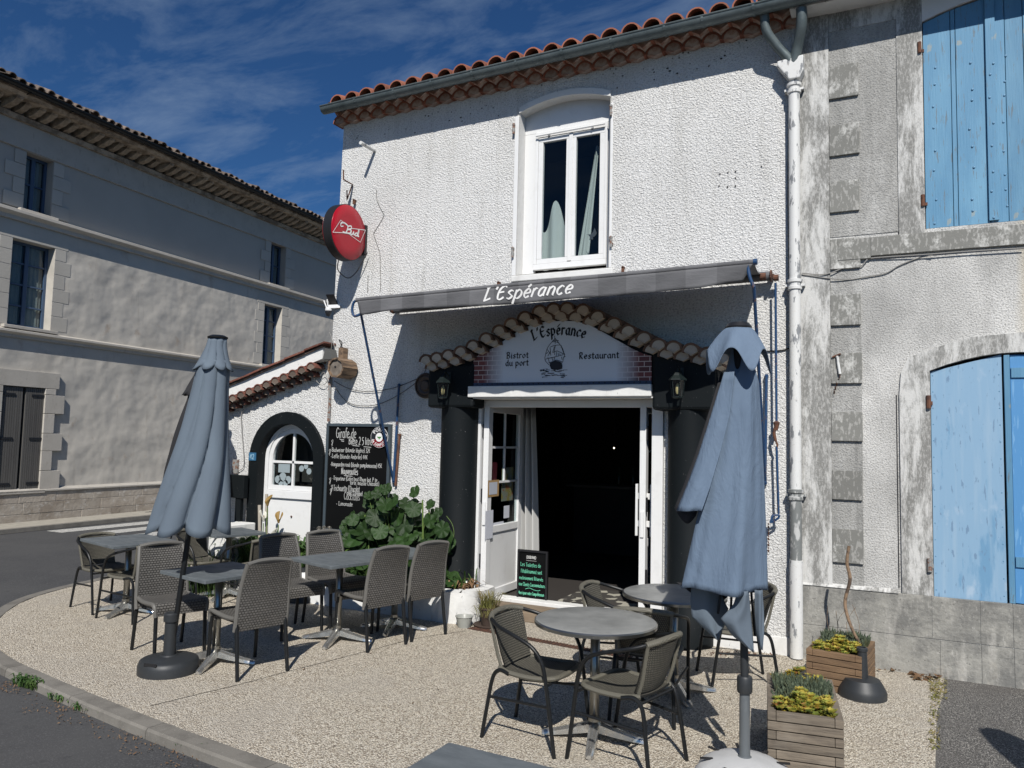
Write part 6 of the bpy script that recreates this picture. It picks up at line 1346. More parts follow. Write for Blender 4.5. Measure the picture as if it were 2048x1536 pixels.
WCH = [(-5.52, -2.70, -20, 'high-backed wicker chair just behind the front parasol pole, facing right'),
 (-4.64, -2.70, 162, 'nearest high-backed wicker chair, its back turned to us, right of the slate parasol base'),
 (-4.29, -1.56, 162, 'wicker chair with its back to us at the near end of the joined tables'),
 (-4.17, -1.07, 163, 'wicker chair nearest the white planter, its back turned to us beside the joined tables'),
 (-4.98, -1.18, -20, 'rear wicker chair across the joined tables, in front of the mallow leaves'),
 (-5.14, -1.66, -20, 'wicker chair half shaded on the far side of the joined tables, left of its twin')]
for i, a in enumerate(WCH): ang(wc if i == 0 else copy_tree(wc), *a[:4], wgrp)
ACH = [(-2.04, -2.83, -4, 'black bistro armchair left of the near round table, facing right'),
 (-1.43, -2.88, 166, 'nearest bistro armchair right of the near round table, its back to the big base'),
 (-1.55, -2.05, 98, 'bistro armchair between the two round tables, its bright woven back turned to us'),
 (-1.90, -1.62, 2, 'bistro armchair left of the far round table beside the doorway'),
 (-1.13, -1.02, 205, 'bistro armchair half hidden behind the light blue parasol'),
 (-7.50, -1.86, -8, 'leftmost bistro armchair tucked under the far left table'),
 (-6.86, -1.98, 176, 'bistro armchair facing left at the far left table, behind a wicker chair'),
 (-7.05, -.98, -5, 'bistro armchair at the left side of the rear table behind the parasol pole'),
 (-6.28, -1.02, 172, 'bistro armchair at the right side of the rear table in front of the flowers')]
for i, a in enumerate(ACH): ang(ac_ if i == 0 else copy_tree(ac_), *a[:4], agrp)
def table_base(r, H_=.715, arm=.33, rz=0):
    b = MB(); n = 20; b.lathe([(.028, .10), (.028, H_-.02)], n); b.v = [Vector((p.x*(1+.12*cos(10*atan2(p.y, p.x))), p.y*(1+.12*cos(10*atan2(p.y, p.x))), p.z)) for p in b.v]; build(b, 'column', M_alu, r, smooth='all')
    b = MB(); b.lathe([(.05, .10), (.036, .115), (.036, .14)], 16); build(b, 'hub', M_alu, r, smooth=True); b = MB(); b.box(-.12, .12, -.02, .02, H_-.03, H_-.01); b.box(-.02, .02, -.12, .12, H_-.03+.001, H_-.011); build(b, 'top_bracket', M_alu, r)
    for k in range(4):
        a = rz+pi/2*k; d = Vector((cos(a), sin(a), 0)); s_ = Vector((-sin(a), cos(a), 0)); b = MB()
        ring_ = []
        for (t, hw, zt, zb_) in ((.03, .030, .112, .05), (.12, .032, .085, .035), (.24, .028, .052, .016), (arm-.02, .026, .036, .008), (arm, .016, .028, .008)):
            ring_.append([d*t-s_*hw+Vector((0,0,zb_)), d*t-s_*hw*.9+Vector((0,0,zt-.012)), d*t-s_*hw*.35+Vector((0,0,zt)), d*t+s_*hw*.35+Vector((0,0,zt)), d*t+s_*hw*.9+Vector((0,0,zt-.012)), d*t+s_*hw+Vector((0,0,zb_))])
        m_ = 6; vs = [p for q in ring_ for p in q]; fs = [(i*m_+j, i*m_+(j+1) % m_, (i+1)*m_+(j+1) % m_, (i+1)*m_+j) for i in range(4) for j in range(m_)]+[tuple(range(m_)), tuple(4*m_+j for j in range(m_))]
        b.add(vs, fs); b.lathe([(.016, 0), (.016, .012)], 10, d*(arm-.02)); build(b, 'foot_arm', M_chrome, r, smooth=True)
def sq_table(w_, d, rz=0, fa=pi/4):
    r = root('square_table', (0,0,0), 'x', 'table', None, world=False); ORI[r.name] = Vector((0,0,0))
    b = MB(); b.box(-w_/2, w_/2, -d/2, d/2, .713, .742); build(b, 'tabletop', M_top, r, bevel=.004); table_base(r, .713, rz=fa); return r
def rd_table(rad):
    r = root('round_table', (0,0,0), 'x', 'table', None, world=False); ORI[r.name] = Vector((0,0,0))
    b = MB(); b.lathe([(rad-.03, .705), (rad-.004, .708), (rad, .722), (rad-.006, .735), (rad-.02, .740), (rad*.5, .7405), (.001, .7405)], 64); build(b, 'tabletop', M_topr, r, smooth=True)
    b = MB(); b.lathe([(rad-.012, .7085), (rad+.002, .709), (rad+.003, .728), (rad-.006, .7358)], 64, cap=False); build(b, 'metal_rim', M_alu, r, smooth=True); table_base(r, .706, rz=radians(15)); return r
t = sq_table(.66, .66, fa=radians(35)); ang(t, -4.955, -2.72, -11, 'square slate table behind the nearest wicker chair, by the parasol base', 'square slate-topped tables')
t2 = copy_tree(t); ang(t2, -4.57, -1.66, -16, 'near one of the two square tables pushed together', 'square slate-topped tables')
t3 = copy_tree(t); ang(t3, -4.385, -1.03, -16, 'far one of the two square tables pushed together in front of the mallow', 'square slate-topped tables')
t5 = sq_table(.60, .60, fa=radians(35)); t5.name = 'square_table'; ang(t5, -6.86, -.80, -18, 'rear square table near the calla lilies', 'square slate-topped tables')
t4 = sq_table(.80, .66, fa=radians(35)); ang(t4, -7.12, -1.90, -14, 'far left square slate table beside the road', 'square slate-topped tables')
r1 = rd_table(.385); ang(r1, -1.70, -2.71, 0, 'near round grey table with a bistro armchair on each side', 'round grey tables')
r2 = copy_tree(r1); ang(r2, -1.49, -1.56, 20, 'far round grey table partly behind the light blue parasol', 'round grey tables')
ft = sq_table(.70, .70); ang(ft, -1.14, -5.25, -2, 'foreground slate table whose corner enters the bottom edge of the photo', None); del ft['group']
# ================================================================== PARASOLS
CR_ = Vector((.897, .442, 0)); CF_ = Vector((-.442, .897, 0))   # sideways and away as seen from the street corner
def heavy_base(r, c, rad, m_, h=.11, pole=.03, tube_h=.45, slots=True):
    b = MB(); b.lathe([(rad, 0), (rad, h*.55), (rad*.95, h*.85), (rad*.88, h*.95), (rad*.3, h*1.12), (.06, h*1.2)], 40, c); build(b, 'base_weight', m_, r, smooth=True)
    b = MB(); b.lathe([(pole+.018, h), (pole+.014, tube_h-.07), (pole+.026, tube_h-.065), (pole+.028, tube_h-.01), (pole+.018, tube_h)], 18, c); build(b, 'pole_socket', m_, r, smooth=True)
    if slots:
        b = MB(); a = -1.95
        a = radians(-78); d = Vector((cos(a), sin(a), 0)); b.obox(Vector(c)+d*rad*.90+Vector((0,0,h*.80)), (Vector((-d.y, d.x, 0)), (d+Vector((0,0,1.2))), (0,0,1)), (.055, .02, .012)); build(b, 'grip_slot', M_black, r)
def folded(mb, foot, top, zs, prof, nf, amp, hem, tw=.3, seed=0, nz_=26, nth=144, lean=None, sharp=1.5, close_top=True, a0=0, a1=2*pi):
    rnd = random.Random(seed); ph = rnd.uniform(0, 6); jit = [rnd.uniform(.6, 1.25) for _ in range(nf)]
    z0, z1 = zs
    def R(t):
        k = t*(len(prof)-1); i = min(int(k), len(prof)-2); return prof[i]+(prof[i+1]-prof[i])*(k-i)
    full = abs(a1-a0-2*pi) < 1e-3
    def fn(u, v):
        th_ = a0+(a1-a0)*u; f = (th_*nf/(2*pi)+ph+.12*sin(v*5+ph)) % nf; gi = int(f) % nf; ff = f-int(f)
        fold = abs(sin(pi*ff))**sharp
        rad = R(v)*(1-amp*(1-v*.55)*(1-fold)*jit[gi])
        zlow = z0+hem*(1-fold)*jit[gi]*1.0 if hem >= 0 else z0-hem*fold*jit[gi]
        z = zlow+(z1-zlow)*v
        t = (z-foot.z)/(top.z-foot.z); c = foot.lerp(top, t)
        th2 = th_+tw*v+.12*sin(3*v+gi)
        e = .85
        return Vector((c.x, c.y, z))+CR_*(rad*cos(th2))+CF_*(rad*e*sin(th2))
    mb.grid(fn, nth, nz_); return mb
# left slate-blue parasol, leaning to the right
uc = GZ(338, 1337); uc = Vector((-5.09, -3.06, 0))
UA = root('closed_parasol', uc, 'closed slate-blue parasol with a black pole leaning right near the kerb', 'parasol')
topd = 2.62; lean = .25
f_ = Vector((uc.x, uc.y, 0)); t_ = f_+CR_*lean+Vector((0,0,topd))
heavy_base(UA, (uc.x, uc.y, 0), .225, M_plast)
def up_(z, f=f_, t=t_): return f.lerp(t, z/t.z)
mb = MB(); mb.tube([up_(.12), up_(2.58)], .021, 12); build(mb, 'pole', M_frame, UA, smooth=True)
mb = MB(); folded(mb, f_, t_, (1.06, 2.44), [.325, .29, .25, .21, .175, .145, .125], 7, .34, .08, seed=3, sharp=.55); build(mb, 'canopy', M_canvasb, UA, smooth='all', solid=.003)
mb = MB(); folded(mb, f_, t_, (2.36, 2.625), [.165, .13, .105, .085, .075], 8, .18, .03, seed=5, nz_=8, sharp=.8); build(mb, 'vent_cap', M_canvasb, UA, smooth='all', solid=.003)
mb = MB(); c = up_(2.63); mb.lathe([(.078, -.008), (.08, .004), (.05, .018), (.0, .022)], 20, c, cap=False); build(mb, 'top_disc', M_frame, UA, smooth=True)
for k in range(8):
    a = pi/4*k+.3; c = up_(1.04); mb = MB(); mb.tube([up_(1.9)+CR_*.05*cos(a)+CF_*.05*sin(a), c+CR_*.16*cos(a)+CF_*.16*sin(a)], .006, 5); build(mb, 'rib', M_frame, UA)
# black parasol behind it
ub = GZ(362, 1182); ub = Vector((ub.x, ub.y, 0))
def ztop(p, py):
    zs_ = 1.0
    for _ in range(60):
        v = RM.transposed() @ (Vector((p.x, p.y, zs_))-CAM); y = v.y/v.z*FPX+768; zs_ += (y-py)*.004
    return zs_
hb = ztop(ub, 737); print('black parasol', ub, hb)
UB = root('closed_parasol', ub, 'closed black parasol standing behind the slate-blue one', 'parasol')
heavy_base(UB, (ub.x, ub.y, 0), .22, M_plast, slots=False)
t2_ = Vector((ub.x, ub.y, 0))+CR_*.10+Vector((0,0,hb)); f2_ = Vector((ub.x, ub.y, 0))
mb = MB(); mb.tube([f2_+Vector((0,0,.1)), t2_], .02, 10); build(mb, 'pole', M_frame, UB, smooth=True)
mb = MB(); folded(mb, f2_, t2_, (hb-1.45, hb-.15), [.36, .33, .28, .24, .19, .13, .10], 8, .42, .1, seed=8, sharp=1.3); build(mb, 'canopy', M_canvasd, UB, smooth='all', solid=.003)
mb = MB(); folded(mb, f2_, t2_, (hb-.33, hb), [.20, .16, .12, .08, .05], 8, .2, .03, seed=9, nz_=8, sharp=.8); build(mb, 'vent_cap', M_canvasd, UB, smooth='all', solid=.003)
mb = MB(); mb.lathe([(.08, -.01), (.085, .01), (.05, .03), (.0, .035)], 20, t2_, cap=False); build(mb, 'top_disc', M_black, UB, smooth=True)
# right light-blue parasol
ur = Vector((-.747, -2.93, 0))
UC = root('closed_parasol', ur, 'closed light blue-grey parasol on a big pale concrete base right of the round tables', 'parasol')
zt_ = ztop(ur, 655); tR = ur+CR_*(-.035)+Vector((0,0,zt_)); print('right parasol', zt_)
def cen(z): return ur.lerp(tR, z/zt_)
def side(px, py):   # sideways offset of a pixel in the plane through the pole, and its height
    p = PL(px, py, ur, CF_); return ((p-ur).dot(CR_), p.z)
# base
mb = MB(); prof = [(.27, 0), (.275, .03), (.265, .07), (.235, .105), (.18, .135), (.10, .155), (.05, .16)]
mb.lathe(prof, 64, (ur.x, ur.y, 0)); 
mb.v = [Vector((ur.x+(p.x-ur.x)*(1-.05*max(0, cos(8*atan2(p.y-ur.y, p.x-ur.x)))*(1 if .02 < p.z < .13 else 0)), ur.y+(p.y-ur.y)*(1-.05*max(0, cos(8*atan2(p.y-ur.y, p.x-ur.x)))*(1 if .02 < p.z < .13 else 0)), p.z)) for p in mb.v]
build(mb, 'base_weight', M_conc, UC, smooth='all')
for k in range(8):
    a = pi/4*k+.35; d = Vector((cos(a), sin(a), 0)); mb = MB(); c = Vector((ur.x, ur.y, 0))+d*.205+Vector((0,0,.136)); mb.obox(c, (d, (-d.y, d.x, 0), (0,0,1)), (.035, .008, .004)); build(mb, 'slot', M_black, UC)
mb = MB(); mb.lathe([(.045, .155), (.03, .165), (.028, .50)], 18, (ur.x, ur.y, 0)); build(mb, 'galvanised_socket', M_polegrey, UC, smooth=True)
mb = MB(); mb.lathe([(.038, .50), (.042, .515), (.042, .58), (.036, .59)], 18, (ur.x, ur.y, 0)); build(mb, 'clamp_ring', M_plast, UC, smooth=True)
mb = MB(); mb.tube([ur+Vector((0,0,.57)), cen(zt_-.02)], .022, 12); build(mb, 'pole', M_plast, UC, smooth=True)
def shell(name, levels, m_, wav=(), depth=.62, hemfn=None, topfn=None, u0=0, u1=2*pi, nth=120, nz_=40, seed=0, sol=.003):
    """levels: (py, left px, right px) silhouettes measured at the pole plane, top first"""
    L_ = []
    for (py, a, b) in levels:
        l = side(a, py); r_ = side(b, py); L_.append(((l[1]+r_[1])/2, l[0], r_[0]))
    zt0, zb0 = L_[0][0], L_[-1][0]
    def at(z):
        for p, q in zip(L_[:-1], L_[1:]):
            if z <= p[0]+1e-6 and z >= q[0]-1e-6:
                t = (p[0]-z)/max(1e-6, p[0]-q[0]); return p[1]+(q[1]-p[1])*t, p[2]+(q[2]-p[2])*t
        return (L_[-1][1], L_[-1][2]) if z < zb0 else (L_[0][1], L_[0][2])
    def fn(u, v):
        th_ = u0+(u1-u0)*u; zl = zb0+(hemfn(th_) if hemfn else 0); zt1 = zt0+(topfn(th_) if topfn else 0); z = zt1+(zl-zt1)*v; l, r_ = at(max(z, zb0)); c = (l+r_)/2; hw = (r_-l)/2
        k = 1
        for (nf, am, ph_, tw_) in wav: k -= am*(.5+.5*cos(nf*th_+ph_+tw_*v))*(.4+.6*v)
        kx = 1-(1-k)*abs(sin(th_))*.6
        return Vector((ur.x, ur.y, z))+CR_*(c+hw*cos(th_)*kx)+CF_*(hw*depth*sin(th_)*k)
    mb = MB(); mb.grid(fn, nth, nz_); return build(mb, name, m_, UC, smooth='all', solid=sol)
wv = ((3, .22, .9, .8), (5, .16, 2.6, 1.5), (8, .10, .5, 2.5), (13, .04, 0, -3))
# main wrap, open at the neck so the black tube inside shows
nk = lambda th_: 0
def neckfn(levels): pass
shell('canopy', [(705,1459,1502),(742,1452,1512),(765,1446,1518),(850,1432,1523),(950,1412,1528),(1050,1391,1532),(1120,1375,1534),(1178,1362,1536)], M_canvas, wv, depth=.72, hemfn=lambda th_: -.012*sin(th_*3), topfn=lambda th_: -.10+.14*(.5+.5*cos(5*(th_-radians(352))))**1.3)
# black tube standing in for the shade in the hollow neck
mb = MB(); mb.tube([cen(side(1480, 770)[1]), cen(side(1480, 700)[1]), cen(zt_-.03)], [.045, .04, .035], 12); build(mb, 'neck_shade_tube', M_canvasd, UC, smooth=True)
# left outer flap with its own hem
def flap(u, v):
    pl = [(1446,745),(1420,830),(1396,905),(1372,970),(1351,1021)]; pr_ = [(1462,745),(1452,830),(1432,905),(1412,970),(1394,1018)]
    k = v*4; i = min(int(k), 3); t = k-i
    a = (pl[i][0]+(pl[i+1][0]-pl[i][0])*t, pl[i][1]+(pl[i+1][1]-pl[i][1])*t); b = (pr_[i][0]+(pr_[i+1][0]-pr_[i][0])*t, pr_[i][1]+(pr_[i+1][1]-pr_[i][1])*t)
    l, z0 = side(*a); r_, z1 = side(*b)
    return Vector((ur.x, ur.y, z0+(z1-z0)*u))+CR_*(l+(r_-l)*u)-CF_*(.02+.11*u*(.4+.6*v)+.025*sin(u*5)*v)
mb = MB(); mb.grid(flap, 14, 20); build(mb, 'canopy_flap', M_canvas, UC, smooth='all', solid=.003)
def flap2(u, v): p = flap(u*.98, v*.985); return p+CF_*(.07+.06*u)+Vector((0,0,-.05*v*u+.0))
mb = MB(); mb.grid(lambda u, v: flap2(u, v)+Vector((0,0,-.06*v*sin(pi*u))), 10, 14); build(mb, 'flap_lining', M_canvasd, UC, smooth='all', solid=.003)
# hood
def hood(u, v):
    th_ = 2*pi*u; hem = [(1410,718),(1440,690),(1457,694),(1474,712),(1489,735),(1503,712),(1513,702),(1521,713),(1512,735),(1470,720),(1430,725)]
    # outline heights around the cap
    low = (.5+.5*cos(5*(th_-radians(352))))**1.4
    rad = .070+(.185-.070)*(v**.75)*(.86+.14*low)
    z = zt_-.005-(.13+.13*low)*v
    c = cen(z)
    return Vector((c.x, c.y, z))+CR_*(rad*cos(th_)-.012*v)+CF_*(rad*.95*sin(th_))
mb = MB(); mb.grid(hood, 96, 14); build(mb, 'vent_cap', M_canvas, UC, smooth='all', solid=.003)
mb = MB(); mb.lathe([(.07, -.012), (.074, .002), (.055, .025), (.0, .034)], 24, cen(zt_), cap=False); build(mb, 'top_disc', M_black, UC, smooth=True)
# hanging strips below the wrap
def tri_strip(pts_px, dep, m_, nm='hanging_corner', bend=.02):
    P = []
    for (a, b) in pts_px: s_, z = side(a, b); P.append(Vector((ur.x, ur.y, z))+CR_*s_+CF_*(dep+bend*sin(a*.2)))
    mb = MB(); tri = tessellate_polygon([[Vector((p.x, p.z, 0)) for p in P]]); mb.add(P, [tuple(t) for t in tri]); return build(mb, nm, m_, UC, solid=.004)
M_canvash = M_canvas
def loft(Lp, Rp, dep, m_, bulge=.03, nm='hanging_corner'):
    def pl_(P_, v):
        k = v*(len(P_)-1); i = min(int(k), len(P_)-2); t = k-i; return (P_[i][0]+(P_[i+1][0]-P_[i][0])*t, P_[i][1]+(P_[i+1][1]-P_[i][1])*t)
    def fn(u, v):
        a = side(*pl_(Lp, v)); b = side(*pl_(Rp, v)); return Vector((ur.x, ur.y, a[1]+(b[1]-a[1])*u))+CR_*(a[0]+(b[0]-a[0])*u)+CF_*(dep-bulge*sin(pi*u)+.012*sin(u*9+v*3)*(v*.8+.2)+.02*v)
    mb = MB(); mb.grid(fn, 16, 14); return build(mb, nm, m_, UC, smooth='all', solid=.003)
loft([(1388,1172),(1386,1205),(1390,1240),(1412,1262),(1438,1285)], [(1440,1172),(1452,1200),(1463,1222),(1458,1252),(1444,1285)], .06, M_canvasb)
loft([(1466,1174),(1458,1204),(1434,1231),(1456,1264),(1492,1293)], [(1488,1174),(1491,1210),(1494,1240),(1497,1270),(1499,1296)], -.09, M_canvasb, .035)
loft([(1500,1174),(1501,1215),(1504,1255),(1512,1291)], [(1516,1174),(1519,1215),(1520,1255),(1517,1293)], -.08, M_canvasb, .02)
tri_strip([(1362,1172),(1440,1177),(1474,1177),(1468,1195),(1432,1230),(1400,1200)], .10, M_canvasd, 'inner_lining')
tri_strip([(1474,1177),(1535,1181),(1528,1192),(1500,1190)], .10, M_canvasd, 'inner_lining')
for k, (a, b) in enumerate(((1488, 1300), (1462, 1270), (1512, 1285), (1438, 1240))):
    s_, z = side(a, b); mb = MB(); mb.tube([cen(1.9)+CF_*.03, Vector((ur.x, ur.y, z+.03))+CR_*s_+CF_*(.02 if k else -.03)], .007, 6); build(mb, 'rib', M_frame, UC)
# spare bases
def spare(c, rad, lab, h=.13, th=.36):
    R_ = root('parasol_base', c, lab, 'parasol base'); b = MB(); b.lathe([(rad, 0), (rad, .045), (rad*.93, .07), (rad*.72, h), (.05, h+.01)], 40, c); build(b, 'base_weight', M_plast, R_, smooth=True)
    b = MB(); b.lathe([(.042, h), (.034, th-.03), (.040, th-.025), (.040, th-.005), (.034, th), (.026, th), (.026, th-.05)], 18, c, cap=False); build(b, 'pole_socket', M_plast, R_, smooth=True)
spare((-.225, -.90, 0), .17, 'empty dark grey parasol base with an open socket between the wooden planters')
sb_ = GZ(606, 1200); spare((sb_.x, sb_.y, 0), .21, 'dark grey parasol base standing in front of the white planter behind the wicker chairs')
# ================================================================== WOODEN PLANTERS
def tuft(mb, c, h, r, n, rnd, lean=.3, w_=.006):
    for k in range(n):
        a = rnd.uniform(0, 2*pi); q = c+Vector((cos(a), sin(a), 0))*rnd.uniform(0, r); d = Vector((rnd.uniform(-lean, lean), rnd.uniform(-lean, lean), 1)).normalized()*h*rnd.uniform(.6, 1.1)
        s_ = Vector((-sin(a), cos(a), 0))*w_; m_ = q+d*.6+Vector((0,0,0)); t_ = q+d+Vector((d.x, d.y, -.25*abs(d.x+d.y)))*.6
        mb.add([q-s_, q+s_, m_+s_*.8, m_-s_*.8, t_], [(0,1,2,3),(3,2,4)])
def succ(mb, c, r, rnd, n=11, up=.5):
    for k in range(n):
        a = 2.4*k; rr = r*(.35+.65*k/n); d = Vector((cos(a), sin(a), up*(1.4-k/n))).normalized(); s_ = Vector((-sin(a), cos(a), 0))*r*.28
        t_ = c+d*rr; m_ = c+d*rr*.62; mb.add([c, m_-s_, t_, m_+s_, m_+Vector((0,0,-.25*r))], [(0,1,2,3),(1,4,2),(4,3,2)])
def spike(mb, c, d, h, r, n=6):
    d = d.normalized(); a = d.cross(Vector((0,0,1)));
    if a.length < .05: a = Vector((1,0,0))
    a.normalize(); b = d.cross(a)
    R_ = [(r*.7, 0), (r, .3), (r*.95, .7), (0, 1)]; vs = []
    for (rr, t) in R_[:-1]: vs += [c+d*h*t+(a*cos(2*pi*j/n)+b*sin(2*pi*j/n))*rr for j in range(n)]
    vs.append(c+d*h); fs = [(i*n+j, i*n+(j+1) % n, (i+1)*n+(j+1) % n, (i+1)*n+j) for i in range(2) for j in range(n)]+[(2*n+j, 2*n+(j+1) % n, 3*n) for j in range(n)]
    mb.add(vs, fs)
def planter(c0, ang_, w_, d_, h_, rows_, lab, mt, seed):
    """c0: near-left top corner on plan; w_ along x', d_ along y'"""
    rnd = random.Random(seed); R_ = root('wooden_planter', c0, lab, 'planter'); ex = Vector((cos(ang_), sin(ang_), 0)); ey = Vector((-sin(ang_), cos(ang_), 0)); t = .045; ph = h_/rows_
    def P(x, y, z): return Vector((c0[0], c0[1], 0))+ex*x+ey*y+Vector((0,0,z))
    def bx(x0, x1, y0, y1, z0, z1, nm='plank'):
        mb = MB(); mb.obox(P((x0+x1)/2, (y0+y1)/2, (z0+z1)/2), (ex, ey, (0,0,1)), ((x1-x0)/2, (y1-y0)/2, (z1-z0)/2)); return build(mb, nm, mt, R_, bevel=.003)
    for k in range(rows_):
        z0, z1 = k*ph+.003, (k+1)*ph-.003
        long_ = (rows_-1-k) % 2 == 1
        if long_:   # side planks run through
            bx(.0, w_, .0, t, z0, z1); bx(.0, w_, d_-t, d_, z0, z1); bx(0, t, t+.002, d_-t-.002, z0, z1); bx(w_-t, w_, t+.002, d_-t-.002, z0, z1)
        else:
            bx(t+.002, w_-t-.002, .0, t, z0, z1); bx(t+.002, w_-t-.002, d_-t, d_, z0, z1); bx(0, t, 0, d_, z0, z1); bx(w_-t, w_, 0, d_, z0, z1)
    # side boards as one wide board on the right, as seen
    mb = MB(); mb.obox(P(w_/2, d_/2, h_-.10), (ex, ey, (0,0,1)), (w_/2-t-.002, d_/2-t-.002, .04)); build(mb, 'soil', M_soil, R_)
    return R_, P
PA = GZ(1535, 1422, .36); PB_ = GZ(1688, 1441, .36); PC = GZ(1710, 1363, .36)
print('planter', PA, PB_, PC)
wA = (PB_-PA); angA = atan2(wA.y, wA.x)
RA, PfA = planter((PA.x, PA.y, 0), angA, wA.length, .80, .36, 7, 'front weathered grey wooden planter with grey-green and yellow stonecrop', M_wood, 3)
PA2 = GZ(1612, 1296, .30); PB2 = GZ(1723, 1314, .30); wB = PB2-PA2
RB, PfB = planter((PA2.x, PA2.y, 0), atan2(wB.y, wB.x), wB.length, .60, .30, 6, 'rear browner wooden planter with a bare twisted stick in it, by the downpipe', M_woodred, 5)
def sedums(Pf, w_, d_, h_, lab1, lab2, seed, ysplit):
    rnd = random.Random(seed); g1, g2 = MB(), MB()
    for k in range(900):
        x = rnd.uniform(.05, w_-.05); y = rnd.uniform(.05, d_-.05); t = y/d_
        inner_ = ysplit[0] < t < ysplit[1]
        if inner_:
            for q in range(rnd.choice((1,2,3,4))): spike(g1, Pf(x+rnd.uniform(-.012,.012), y+rnd.uniform(-.012,.012), h_-.06), Vector((rnd.uniform(-.45,.45), rnd.uniform(-.45,.35), 1)), rnd.uniform(.035,.10)+.025*sin(x*31)*cos(y*23)+.05*sin(pi*(t-ysplit[0])/(ysplit[1]-ysplit[0])), rnd.uniform(.006,.010), 5)
        elif rnd.random() < .8:
            hz_ = .035*sin(x*17+1)*cos(y*13)+.02*sin(x*41); succ(g2, Pf(x, y, h_-.02+hz_+rnd.uniform(-.03,.045)), rnd.uniform(.022,.055), rnd, n=rnd.choice((8,11,13)), up=rnd.uniform(.3,.9))
    T(build(g1, 'grey_stonecrop', M_sedg, None, loc=Pf(w_/2, d_/2, h_-.05)), lab1, 'stonecrop', kind='stuff')
    T(build(g2, 'yellow_stonecrop', M_sedy, None, loc=Pf(w_/2, d_/4, h_-.05)), lab2, 'stonecrop', kind='stuff')
sedums(PfA, wA.length, .80, .36, 'grey-green spiky stonecrop in the front planter', 'yellow rosette stonecrop in the front planter', 4, (.40, .84))
sedums(PfB, wB.length, .60, .30, 'grey-green stonecrop in the rear planter', 'yellow orange stonecrop in the rear planter', 6, (.50, 1.0))
sk = [FY(1726, 1318, -.75), FY(1717, 1303, -.70), FY(1706, 1270, -.62), FY(1690, 1205, -.45), FY(1700, 1160, -.42), FY(1696, 1120, -.42), FY(1697, 1092, -.42)]
sk = [PfB(.36, .35, .28), FY(1706, 1262, -.60), FY(1690, 1208, -.50), FY(1700, 1160, -.48), FY(1694, 1125, -.47), FY(1698, 1092, -.47)]
mb = MB(); mb.tube(sk, [.010, .012, .013, .014, .013, .012], 8, smooth=6); T(build(mb, 'twisted_stick', M_log, None, smooth=True, loc=sk[0]), 'bare twisted stick standing in the rear wooden planter', 'stick')
mb = MB(); rnd = random.Random(3)
for k in range(5):
    c = PfB(.08+.05*k, .5, .30); mb.tube([c, c+Vector((rnd.uniform(-.05,.03), .05, .12)), c+Vector((rnd.uniform(-.1,.04), .05, rnd.uniform(.2,.32)))], .002, 4, smooth=3)
T(build(mb, 'dry_stems', M_log, None, loc=PfB(.1, .5, .30)), 'thin dry flower stems at the back of the rear planter', 'stems', kind='stuff')
# ================================================================== MASONRY FLOWER BED
FB = root('rendered_flower_bed', (-5.5, -.30, 0), 'low white rendered flower bed wall along the foot of the bistro', 'flower bed')
def bedwall(pts_top, nm):
    pass
def rough_box(x0, x1, y0, y1, z1, seed, nm='bed_wall'):
    rnd = random.Random(seed); nx = max(2, int((x1-x0)/.09)); mb = MB()
    prof = [(y0, 0), (y0+.01, z1*.5), (y0+.0, z1-.03), (y0+.025, z1), ((y0+y1)/2, z1+.006), (y1-.02, z1), (y1, z1-.04), (y1, 0)]
    def fn(u, v):
        k = v*(len(prof)-1); i = min(int(k+1e-9), len(prof)-2); a = prof[i]; b = prof[i+1]; t = k-i
        return Vector((x0+(x1-x0)*u, a[0]+(b[0]-a[0])*t+rnd.uniform(-.007,.007)*(0 if v in (0,1) else 1), a[1]+(b[1]-a[1])*t+rnd.uniform(-.007,.007)*(0 if v in (0,1) else 1)))
    mb.grid(fn, nx, 21); 
    mb.add([(x0, a, b) for a, b in prof], [tuple(range(len(prof)))]); mb.add([(x1, a, b) for a, b in prof], [tuple(range(len(prof)))]); return build(mb, nm, M_smoothwhite, FB, smooth='all')
rough_box(-7.6, -4.25, -.56, -.40, .31, 1)
def wedge():
    rnd = random.Random(2); mb = MB(); top = .31
    out = [(-4.25, -.56), (-4.02, -.555), (-3.86, -.47), (-3.80, -.32), (-3.80, -.10), (-3.82, -.004)]
    pts = crom([Vector((a, b, 0)) for a, b in out], 8)
    def fn(u, v):
        i = int(round(u*(len(pts)-1))); p = pts[i]; j = rnd.uniform(-.006, .006)
        return Vector((p.x+j, p.y+j, top*v+.0))
    mb.grid(fn, len(pts)-1, 6)
    inn = [Vector((p.x-.10 if p.x > -3.95 else p.x-.03, min(p.y+.12, -.004), 0)) for p in pts]
    n = len(pts); mb.add([(p.x, p.y, top) for p in pts]+[(p.x, p.y, top+.01) for p in inn], [(i, i+1, n+i+1, n+i) for i in range(n-1)]); mb.add([(p.x, p.y, top+.01) for p in inn]+[(p.x, p.y, .1) for p in inn], [(i, i+1, n+i+1, n+i) for i in range(n-1)])
    return build(mb, 'bed_wall', M_smoothwhite, FB, smooth=True)
wedge()
a, b = FY(421, 1047, -.50), FY(460, 1047, -.50)
mb = MB(); mb.box(a.x, b.x+.02, -.52, -.10, 0, a.z); build(mb, 'end_pier', M_smoothwhite, FB, bevel=.012)
mb = MB(); mb.box(-7.75, -3.86, -.42, -.02, 0, .25); build(mb, 'soil', M_soil, FB)
